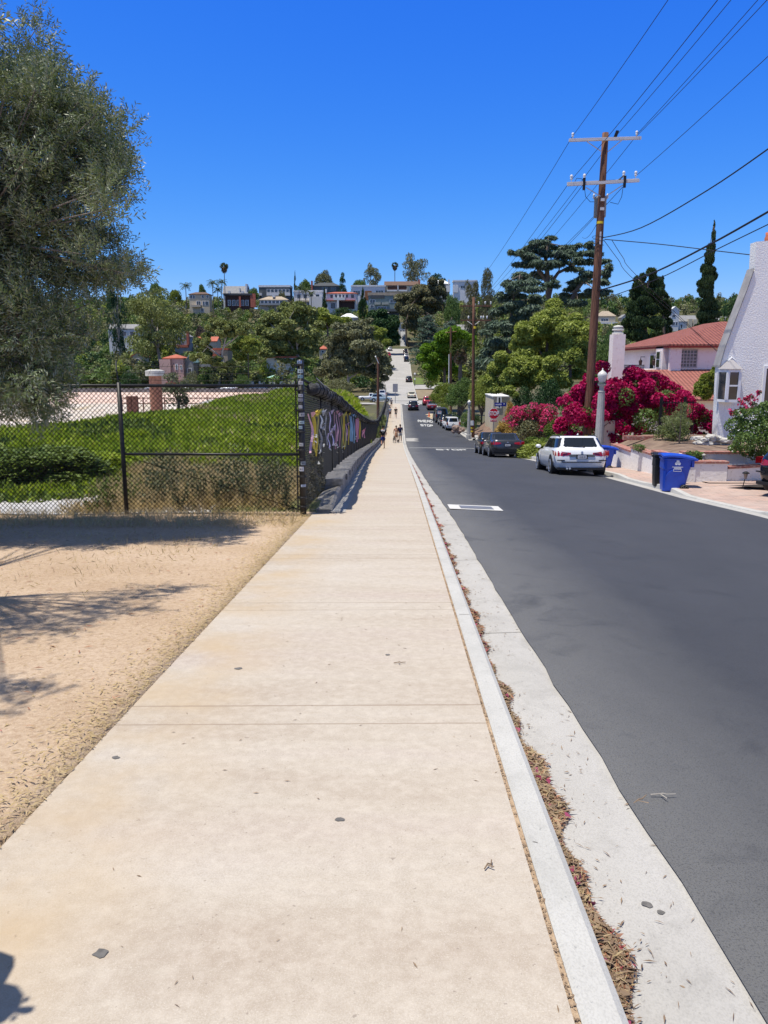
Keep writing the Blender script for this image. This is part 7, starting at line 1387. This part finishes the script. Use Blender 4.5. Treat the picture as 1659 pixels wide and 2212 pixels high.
pxtree('tree', 'small dense pine between the tan house and the biggest pine', 2, [(640,1030,55,50),(720,960,80,55),(800,955,70,55),(760,1040,90,55),(830,1050,55,45),(700,1110,75,48),(770,1130,65,40),(660,1090,45,40)], 198, 'pitto', 10000, .8, [[(770,1420),(768,1180),(760,1000)]], dY=2.5, r0=.25)
EU = [(500,930,110,60),(620,920,95,55),(420,1000,105,65),(560,1030,120,70),(700,1000,95,65),(330,1100,90,65),(450,1130,115,70),(600,1150,120,70),(740,1120,95,65),(300,1220,100,65),(420,1260,110,70),(560,1280,120,70),(700,1260,110,70),(820,1220,80,60),(880,1330,60,55),(780,1360,95,60),(650,1390,105,60),(520,1400,105,60),(380,1380,100,60),(250,1340,90,60),(200,1440,80,55),(320,1470,80,50),(880,1250,50,40),(910,1310,45,40),(890,1400,55,45),(830,1460,60,45),(925,1370,30,30),(760,1460,70,45),(790,1290,80,50)]
pxtree('eucalyptus_tree', 'grey twiggy eucalyptus overhanging the upper street on the left', 3, EU, 180, 'dull', 26000, .85, [[(480,1640),(470,1450),(480,1250),(540,1050)],[(470,1450),(320,1200)],[(480,1300),(680,1100)],[(470,1500),(620,1400),(780,1300)]], dY=4, bark=PALEBARK, r0=.45, fat=1.15, droop=.5, Wr=.4)
pxtree('tree', 'yellow-green tree at the right shoulder of the grey eucalyptus', 3, [(760,950,60,45),(820,990,65,50),(850,1050,55,50),(870,1120,40,40),(780,1040,60,50)], 258, 'pitto', 9000, .9, [[(820,1300),(820,1050)]], dY=3, r0=.35)
pxtree('ficus_tree', 'dense dark ficus leaning over the upper street', 3, [(760,820,60,45),(850,825,80,50),(930,865,70,50),(975,940,45,45),(800,905,80,55),(900,955,90,55),(955,1020,60,50),(850,1015,80,55),(930,1085,60,45),(880,1130,55,40),(985,1085,35,30)], 318, 'dark', 14000, 1.1, [[(860,1220),(870,1000)]], dY=4, r0=.5, fat=1.3)
WI = [(1400,475,75,50),(1490,455,40,40),(1300,525,95,55),(1430,545,95,60),(1535,565,50,50),(1200,565,80,50),(1120,605,85,55),(1250,645,115,65),(1400,655,105,65),(1495,685,60,60),(1100,705,90,60),(1045,685,50,50),(1180,745,95,60),(1330,765,90,60),(1430,745,65,55),(1080,790,70,55),(1150,850,70,50),(1120,925,50,45),(1200,925,65,45)]
pxtree('willowy_tree', 'large willowy brown-green tree right of the upper street top', 3, WI, 350, 'euc', 22000, 1.35, [[(1140,1200),(1105,1050),(1100,900),(1150,700),(1300,550)],[(1110,950),(1250,750)]], dY=5, r0=.6, fat=1.2, droop=.8, Wr=.35)
# hedges and bushes
for lab, u0, u1, v0, vb, Y, mat in (('clipped hedge below the white Spanish house', 706, 782, 662, 684, 396, 'dark'),('yellow-green bushes under the lime tree', 936, 975, 866, 900, 119, 'lime'),('dark bushes behind the black parked car', 960, 1000, 880, 915, 112, 'dark'),('green bushes above the corner boulders', 985, 1040, 872, 925, 98, 'mid'),('low bush beside the small white house', 1098, 1160, 868, 915, 86, 'pitto'),('dark bushes built as the shaded undersides of the olive-green trees', 1120, 1215, 838, 905, 78, 'dark'),('dark bushes put in for the shaded underside of the round-topped olive-green tree', 1150, 1225, 800, 880, 72, 'dark'),('dark bushes put in as tree-underside shade between the small white house and hedge', 1095, 1165, 815, 890, 80, 'dark'),('undergrowth behind the bougainvillea and lamp', 1205, 1300, 812, 880, 66, 'mid'),('shaded bushes along the left kerb of the upper street', 790, 842, 808, 850, 185, 'dull'),('shrubs at the foot of the grey eucalyptus', 690, 780, 806, 850, 172, 'dull'),('leafy bushes on the far bank right of the balustrade', 640, 700, 800, 850, 185, 'mid'),('green bushes beneath the small dense pine', 500, 545, 800, 838, 194, 'mid'),('dark bushes left of the brick tower', 250, 315, 790, 838, 196, 'dark'),('bushes in front of the pink house', 395, 440, 790, 838, 199, 'dull')):  # dark bushes beneath the olive-green trees stand in for their shaded undersides
    c = P((u0+u1)/2, vb, Y); w = (u1-u0)*PX(Y); h = (vb-v0)*PX(Y); place('bushes', lab, 'bush', proto('shrub', 60+int(u0) % 5, 3500, .05), (c.x, Y, c.z-.3), w*1.1, h+.3, mat, rz=u0, d=w*.7)
# ------------------------------------------------------------------ the woods that read as one mass
def woods():
    rgw = np.random.default_rng(77); V_, Q_, Mi = [], [], []; mats = ['mid', 'dull', 'pine', 'dark', 'euc', 'pitto']; nv = 0
    for i in range(4600):
        y = rgw.uniform(196, 500); x = rgw.uniform(-.62, .60)*y
        if -8 < x < 8 and y < 352: continue
        if x > 10 and y < 215 and x < 28: continue
        z = Gz(x, y); h = rgw.uniform(4, 9)*(1.15 if y > 300 else .85); w = rgw.uniform(3, 6.0)
        if y > 408: h *= .8
        # keep the houses in view
        d = np.array([x, y, z+h-EYE]); pu = 829.5+FPX*d.dot(_r)/d.dot(_f); pv = 1106-FPX*d.dot(_u)/d.dot(_f); k = FPX/y
        if any(y < Yh+14 and pu+w*.55*k > a and pu-w*.55*k < b and pv < vb-3 and pv > vt-14*k-60 for a, b, vt, vb, Yh in CLEAR if Yh > 150): 
            vb_ = max(b2 for a, b, vt, b2, Yh in CLEAR if Yh > 150 and y < Yh+14 and pu+w*.55*k > a and pu-w*.55*k < b)
            h = (vb_+3 and (EYE+y*tan(PITCH*-1+atan((1106-vb_-1)/FPX)))-z); w = min(w, 3.5)
            if h < .8 or y > 425: continue
            h = min(h, 8)
        n = int(240 if y < 330 else 150); cl = [((x+rgw.normal()*w*.25, y+rgw.normal()*w*.25, z+h*f), (w*.33, w*.33, h*.24)) for f in (.3,.5,.62,.76)]
        L = .55+.0012*y; C, D = [], []
        for c, r in cl: p, q = ell(rgw, n//4, c, r); C.append(p); D.append(q)
        C = np.concatenate(C); D = np.concatenate(D); V, Q = leaves(C, D*.6+rdir(len(C), rgw)*.8, D*.6+rdir(len(C), rgw)*.6, L*rgw.uniform(.6,1.4,len(C)), L*.55, .06)
        V_.append(V); Q_.append(Q+nv); nv += len(V); Mi.append(np.full(len(Q), rgw.choice(6, p=[.24,.2,.2,.16,.08,.12])))
    me = np_mesh('hillside_woods', np.concatenate(V_), np.concatenate(Q_), [LM[k] for k in mats]); me.polygons.foreach_set('material_index', np.concatenate(Mi).astype(np.int32)); return tag(link('hillside_woods', me), kind='stuff')
woods()
# ------------------------------------------------------------------ the olive tree in front
def olive():
    rgo = np.random.default_rng(21); poly = [(-260,-40),(-20,-40),(-10,120),(60,110),(62,60),(85,55),(100,110),(120,150),(135,185),(170,200),(225,205),(262,245),(280,290),(290,335),(298,365),(290,420),(262,470),(258,520),(290,505),(318,525),(330,560),(312,605),(262,640),(215,660),(196,720),(160,790),(140,840),(150,885),(90,905),(40,895),(-260,905)]
    px_, py_ = np.array(poly).T
    def inside(u, v):
        c = False; j = len(poly)-1
        for i in range(len(poly)):
            if (py_[i] > v) != (py_[j] > v) and u < (px_[j]-px_[i])*(v-py_[i])/(py_[j]-py_[i])+px_[i]: c = not c
            j = i
        return c
    base = Vector((-7.4, 10.0, Gz(-7.4, 10.0))); t = thing('olive_tree', 'big grey-green olive tree overhanging the dirt patch at the left edge', 'tree', base); cl = []
    while len(cl) < 640:
        u, v = rgo.uniform(-260, 320), rgo.uniform(-40, 905); y = rgo.normal(10.2, .65)
        if not inside(u, v) or y < 9.0 or y > 11.6: continue
        if not all(inside(u+a, v+b) for a, b in ((26,0),(0,24),(0,-20))) and rgo.random() < .75: continue
        if rgo.random() < .15 and v < 700: continue
        cl.append(np.array(P(u, v, y)))
    for u, v, h in ((20,1345,4.3),(70,1330,4.2),(120,1318,4.3),(170,1305,4.3),(215,1298,4.4),(265,1286,4.4),(315,1276,4.5),(360,1268,4.5),(110,1350,4.1),(165,1336,4.2),(225,1322,4.2),(280,1312,4.3),(40,1362,4.1),(5,1320,4.2),(60,1300,4.3),(-40,1335,4.2),(-30,1310,4.3),(-90,1340,4.1),(10,1505,4.4),(-20,1490,4.4),(-60,1500,4.3)):
        d = ray(u, v); q = -EYE/(d[2]+.073*d[1]); g_ = np.array([d[0]*q, d[1]*q, EYE+d[2]*q]); cl.append(g_+np.array([-.253*h, -.12*h, h]))
    for _ in range(130): cl.append(np.array([rgo.uniform(-9.2,-5.7), rgo.uniform(8.2,11.2), rgo.uniform(3.2,6.6)]))
    m = MB(); m.tube([(0,0,-.2),(.15,.05,.9),(.0,.1,1.7)], [.26,.2,.16], 10)
    hubs = [Vector((.5,.1,2.6)), Vector((-.8,.3,2.9)), Vector((1.5,-.3,3.0)), Vector((1.2,.6,4.2)), Vector((.2,-.6,4.0)), Vector((2.2,.2,2.3)), Vector((2.0,.1,3.6)), Vector((1.6,.4,1.6)), Vector((1.9,-3.2,4.9)), Vector((2.6,-4.2,5.0))]
    for h in hubs: a = Vector((0,.1,1.6)); m.tube([a, a.lerp(h, .5)+Vector((0,0,.15)), h], [.11,.075,.05], 7, cap=False)
    for c in cl:
        q = Vector(c)-base; h = min(hubs, key=lambda w: (w-q).length); mid = h.lerp(q, .5)+Vector((0,0,.12)); m.tube([h, mid, q], [.022,.013,.006], 5, cap=False)
    m.build('trunk', M('olive_bark', (.12,.10,.08), (.24,.21,.18), sc=5, scale=(3,3,1), bs=.6, bsc=20), t, True)
    C, D, N, tw = [], [], [], MB()
    for c in cl:
        for s_ in range(34):
            o = c+rdir(1, rgo)[0]*np.array([.24,.24,.20])*rgo.random()**.5; d = (o-c)*1.4+rdir(1, rgo)[0]*.35+np.array([0,0,.32 if c[2] > 1.9 else -.12]); d /= np.linalg.norm(d)+1e-6; l = rgo.uniform(.12, .26)
            if s_ % 5 == 0: e = o+d*l; tw.tube([tuple(o-np.array(base)), tuple(e-np.array(base))], [.003,.0015], 3, cap=False)
            k = int(rgo.integers(9, 15)); b = np.cross(d, rdir(1, rgo)[0]); b /= np.linalg.norm(b)+1e-6; b2 = np.cross(d, b)
            for j in range(k):
                f = (j+.5)/k; an = j*pi+ (j % 2)*0+ (j//2)*pi/2; side = b*cos(an)+b2*sin(an); q = d*.75+side*.75+np.array([0,0,-.08]); C.append(o+d*l*f+q*.028); D.append(q); N.append(np.cross(q, side)+rdir(1, rgo)[0]*.3)
    C = np.array(C)-np.array(base); n = len(C); V, Q = leaves(C, np.array(D), np.array(N), rgo.uniform(.05,.088,n), rgo.uniform(.012,.019,n), .03); link('crown', np_mesh('crown', V, Q, LM['olive']), t); tw.build('twigs', M('olive_twig', (.13,.11,.085), rough=.8), t); return n
olive()
# ------------------------------------------------------------------ people
def skin_mesh(name, pts, edges, rad, mat, root=0, sub=1):
    me = bpy.data.meshes.new('sk'); me.from_pydata([tuple(p) for p in pts], edges, []); o = bpy.data.objects.new('sk', me); COL.objects.link(o)
    md = o.modifiers.new('s', 'SKIN'); md.use_smooth_shade = True
    for i, r in enumerate(rad): v = me.skin_vertices[0].data[i]; v.radius = (r, r) if not isinstance(r, tuple) else r; v.use_root = i == root
    sb = o.modifiers.new('u', 'SUBSURF'); sb.levels = sub; sb.render_levels = sub
    dg = bpy.context.evaluated_depsgraph_get(); r = bpy.data.meshes.new_from_object(o.evaluated_get(dg)); bpy.data.objects.remove(o); bpy.data.meshes.remove(me)
    r.materials.clear(); r.materials.append(mat); r.name = name; return r
SK = [M('skin_tone', c, rough=.5) for c in ((.50,.30,.21), (.36,.19,.12), (.20,.10,.065))]
HAIR = [M('hair', c, rough=.6) for c in ((.012,.010,.009), (.05,.03,.018), (.35,.33,.31))]
CL = {k: M('cloth_'+k, c, rough=.9) for k, c in dict(black=(.012,.013,.016), navy=(.012,.018,.06), blue=(.01,.02,.13), white=(.75,.75,.75), greyblue=(.30,.36,.45), maroon=(.07,.012,.018), dgrey=(.08,.08,.085), tan=(.40,.23,.15), peach=(.60,.36,.26), grey=(.25,.25,.26)).items()}
def person(x, y, z, rz, label, H=1.75, skin=0, hair=0, top='black', bottom='navy', shoes='white', stride=.2, arm=.15, dress=False, panel=None, bald=False, hat=None, long_sleeve=False, bent=0):
    """faces -y at rz = 0; one continuous body, clothing and hair as children"""
    k = H/1.75; t = thing('person', label, 'person', (x, y, z), rz); V = lambda *a: np.array(a)*k
    hip, kn, an = {}, {}, {}
    for s, f in ((-1, stride), (1, -stride)):
        hip[s] = V(.09*s, 0, .92); up = .06+.22*bent if f < 0 else 0
        kn[s] = V(.095*s, -f*.55-.04, .50+.02*(f < 0)); an[s] = V(.095*s, -f*1.0+(.10 if f < 0 else 0), .085+up)
    P_ = [V(0,0,.96), V(0,.01,1.12), V(0,.015,1.30), V(0,.01,1.42), V(0,0,1.50), V(0,-.01,1.56), V(0,-.015,1.65), V(0,-.01,1.735)]; R_ = [(.15*k,.11*k), (.135*k,.10*k), (.155*k,.115*k), (.13*k,.09*k), .056*k, .066*k, (.078*k,.092*k), .052*k]
    E_ = [(i, i+1) for i in range(7)]
    def add(p, r, par): P_.append(p); R_.append(r); E_.append((par, len(P_)-1)); return len(P_)-1
    legs, arms, wr_ = {}, {}, {}
    for s in (-1, 1):
        a = add(hip[s], .088*k, 0); b = add(kn[s], .056*k, a); c = add(an[s], .038*k, b); add(an[s]+V(0,-.13,-.045), .034*k, c); legs[s] = (hip[s], kn[s], an[s])
        sh = V(.185*s, .01, 1.41); el = V(.245*s, .03+arm*s*-.6, 1.14); w = V(.255*s, -.08+arm*s*-1.6-.18*bent, .92+.16*bent)
        a = add(sh, .056*k, 3); b = add(el, .042*k, a); c = add(w, .028*k, b); d = (w-el)/np.linalg.norm(w-el); q = add(w+d*.06*k, (.036*k,.02*k), c); arms[s] = (sh, el, w); wr_[s] = (w+d*.06*k, d)
    body = skin_mesh('body', P_, E_, R_, SK[skin]); mb = MB(); mb.v = [tuple(v.co) for v in body.vertices]; mb.f = [tuple(p.vertices) for p in body.polygons]; mb.m = [0]*len(mb.f); bpy.data.meshes.remove(body)
    for s in (-1, 1):                                    # five fingers of different length, gently curled; thumb from the side of the palm
        w, d = wr_[s]; side = np.array([0,1.,0])
        for i, (o, l) in enumerate(((-.026,.070),(-.009,.08),(.009,.075),(.025,.058))):
            a = w+d*.02*k+side*o*k; m_ = a+d*l*.55*k+np.array([-.012*s*k,0,0]); mb.tube([a, m_, m_+d*l*.4*k+np.array([-.022*s*k,0,0])], [.009*k,.008*k,.006*k], 5)
        a = w-d*.02*k-side*.03*k; mb.tube([a, a-side*.03*k+d*.03*k, a-side*.035*k+d*.06*k], [.011*k,.009*k,.007*k], 5)
    h = V(0,-.015,1.645); mb.tube([h+V(0,-.082,.012), h+V(0,-.115,-.018), h+V(0,-.088,-.03)], [.008*k,.016*k,.012*k], 5)
    for s in (-1, 1): mb.ball(tuple(h+V(.08*s,.01,-.01)), .014*k, .024*k, .034*k, 6, 4)
    mb.build('body', SK[skin], t, True)
    e = MB()
    for s in (-1, 1): e.ball(tuple(h+V(.032*s,-.083,.012)), .013*k, .008*k, .008*k, 6, 4)
    e.build('eyes', HAIR[0], t); e = MB(); e.ball(tuple(h+V(0,-.083,-.055)), .026*k, .01*k, .008*k, 6, 4); e.build('mouth', M('lips', (.30,.10,.08)), t)
    if not bald: e = MB(); e.ball(tuple(h+V(0,.022,.035)), .092*k, .096*k, .085*k, 12, 8); (e.ball(tuple(h+V(0,.075,-.03)), .075*k, .05*k, .12*k, 8, 6) if hair == 1 else None); e.build('hair', HAIR[hair], t, True)
    if hat: e = MB(); e.lathe(tuple(h+V(0,.005,.04)), [(.10*k,0),(.10*k,.04*k),(.07*k,.085*k),(.02*k,.10*k)], 12); e.prism([h+V(-.07,-.06,.05), h+V(.07,-.06,.05), h+V(.05,-.19,.04), h+V(-.05,-.19,.04)], (0,0,.012)); e.build('cap', CL[hat], t, True)
    # shirt
    P2 = [V(0,0,.93), V(0,.01,1.12), V(0,.015,1.30), V(0,.01,1.43)]; R2 = [(.168*k,.128*k), (.152*k,.116*k), (.172*k,.13*k), (.135*k,.10*k)]; E2 = [(0,1),(1,2),(2,3)]
    for s in (-1, 1): sh, el, w = arms[s]; P2 += [sh, sh+(el-sh)*.75]; R2 += [.072*k, .066*k]; E2 += [(3, len(P2)-2), (len(P2)-2, len(P2)-1)]
    link('dress_top' if dress else 'shirt', skin_mesh('shirt', P2, E2, R2, CL[top]), t)
    if panel: e = MB(); e.box((-.15*k, .118*k, 1.345*k), (.15*k, .150*k, 1.45*k)); e.build('shoulder_panel', CL[panel], t); e = MB(); e.box((-.03*k,.135*k,1.22*k),(.03*k,.152*k,1.30*k)); e.build('printed_mark', CL['grey'], t)
    if dress: e = MB(); e.lathe((0,0,0), [(.20*k,.55*k),(.175*k,.8*k),(.16*k,1.0*k),(.145*k,1.08*k)], 14, 0, 1, .8); e.build('skirt', CL[bottom], t, True)
    else:
        P3 = [V(0,0,1.0), V(0,0,.93)]; R3 = [(.165*k,.125*k), (.165*k,.13*k)]; E3 = [(0,1)]
        for s in (-1, 1): hp, kk, aa = legs[s]; P3 += [hp+V(0,0,-.02), hp+(kk-hp)*.8]; R3 += [.105*k, .098*k]; E3 += [(1, len(P3)-2), (len(P3)-2, len(P3)-1)]
        link('shorts', skin_mesh('shorts', P3, E3, R3, CL[bottom]), t)
    for s in (-1, 1): e = MB(); a = legs[s][2]; e.ball(tuple(a+V(0,-.05,-.045)), .045*k, .13*k, .045*k, 8, 6); e.build('shoe', CL[shoes], t, True)
    return t
wz = lambda y: float(zs(y))
p = P(827.2, 970, 60); person(p.x, 60, wz(60)+.01, pi, 'jogger in black vest with white shoulder panel and navy shorts running away', 1.78, 1, 0, 'black', 'blue', 'black', .32, .22, panel='white', hat='black', bent=1)
p = P(855.8, 957, 76); person(p.x, 76, wz(76)+.01, .1, 'woman in tan dress walking beside the man in navy shirt', 1.66, 1, 1, 'peach', 'tan', 'white', .16, .08, dress=True)
p = P(863.5, 957, 76); man = person(p.x+.04, 75.8, wz(75.8)+.01, -.05, 'man in navy t-shirt and grey shorts walking towards the camera', 1.78, 2, 0, 'navy', 'grey', 'white', .2, .1)
p = P(842.8, 903, 120); person(p.x, 120, wz(120)+.01, pi, 'walker in grey-blue shirt and dark red shorts heading away', 1.75, 0, 1, 'greyblue', 'maroon', 'black', .15, .12)
p = P(855, 903, 120); person(p.x, 119.6, wz(119.6)+.01, pi, 'bald walker dressed all in black heading away', 1.74, 0, 0, 'black', 'dgrey', 'white', .15, .12, bald=True)
p = P(845.5, 880, 144); person(p.x, 144, wz(144)+.01, pi, 'distant walker in pale shirt near the end of the sidewalk', 1.74, 0, 0, 'grey', 'black', 'white', .15, .12)
person(-1.49, 1.51, wz(1.51)+.0, pi/2, 'companion standing just left of the camera, only the shadow shows', 1.72, 0, 0, 'grey', 'navy', 'white', .02, .0)
def dog(x, y, z, rz, label, h, mat):
    t = thing('dog', label, 'dog', (x, y, z), rz); k = h/.55; V = lambda *a: np.array(a)*k
    Pd = [V(0,.28,.40), V(0,.05,.41), V(0,-.18,.40), V(0,-.30,.50), V(0,-.36,.58), V(0,-.46,.55)]; Rd = [.085*k, .085*k, .11*k, .065*k, .072*k, .035*k]; Ed = [(i, i+1) for i in range(5)]
    def add(p, r, par): Pd.append(p); Rd.append(r); Ed.append((par, len(Pd)-1)); return len(Pd)-1
    for s in (-1, 1):
        a = add(V(.07*s,.27,.33), .06*k, 0); b = add(V(.075*s,.22,.24), .04*k, a); c = add(V(.075*s,.33,.14), .025*k, b); d = add(V(.075*s,.30,.03), .022*k, c); add(V(.075*s,.25,.02), .02*k, d)
        a = add(V(.075*s,-.18,.30), .05*k, 2); b = add(V(.075*s,-.19,.16), .03*k, a); c = add(V(.075*s,-.2,.03), .022*k, b); add(V(.075*s,-.25,.02), .02*k, c); add(V(.05*s,-.33,.67), .018*k, 4)
    a = add(V(0,.38,.44), .025*k, 0); add(V(0,.52,.52), .012*k, a); link('body', skin_mesh('body', Pd, Ed, Rd, mat), t); return t
p = P(851.5, 958, 75); dog(p.x, 75.0, wz(75)+.005, 0, 'grey brindled dog walking in front of the woman', .62, M('brindle_coat', (.10,.095,.09), (.26,.25,.24), sc=14, rough=.9)); p = P(860, 958, 75); dog(p.x, 75.1, wz(75.1)+.005, .2, 'small black dog at the feet of the man', .30, M('black_coat', (.015,.014,.014), rough=.9))
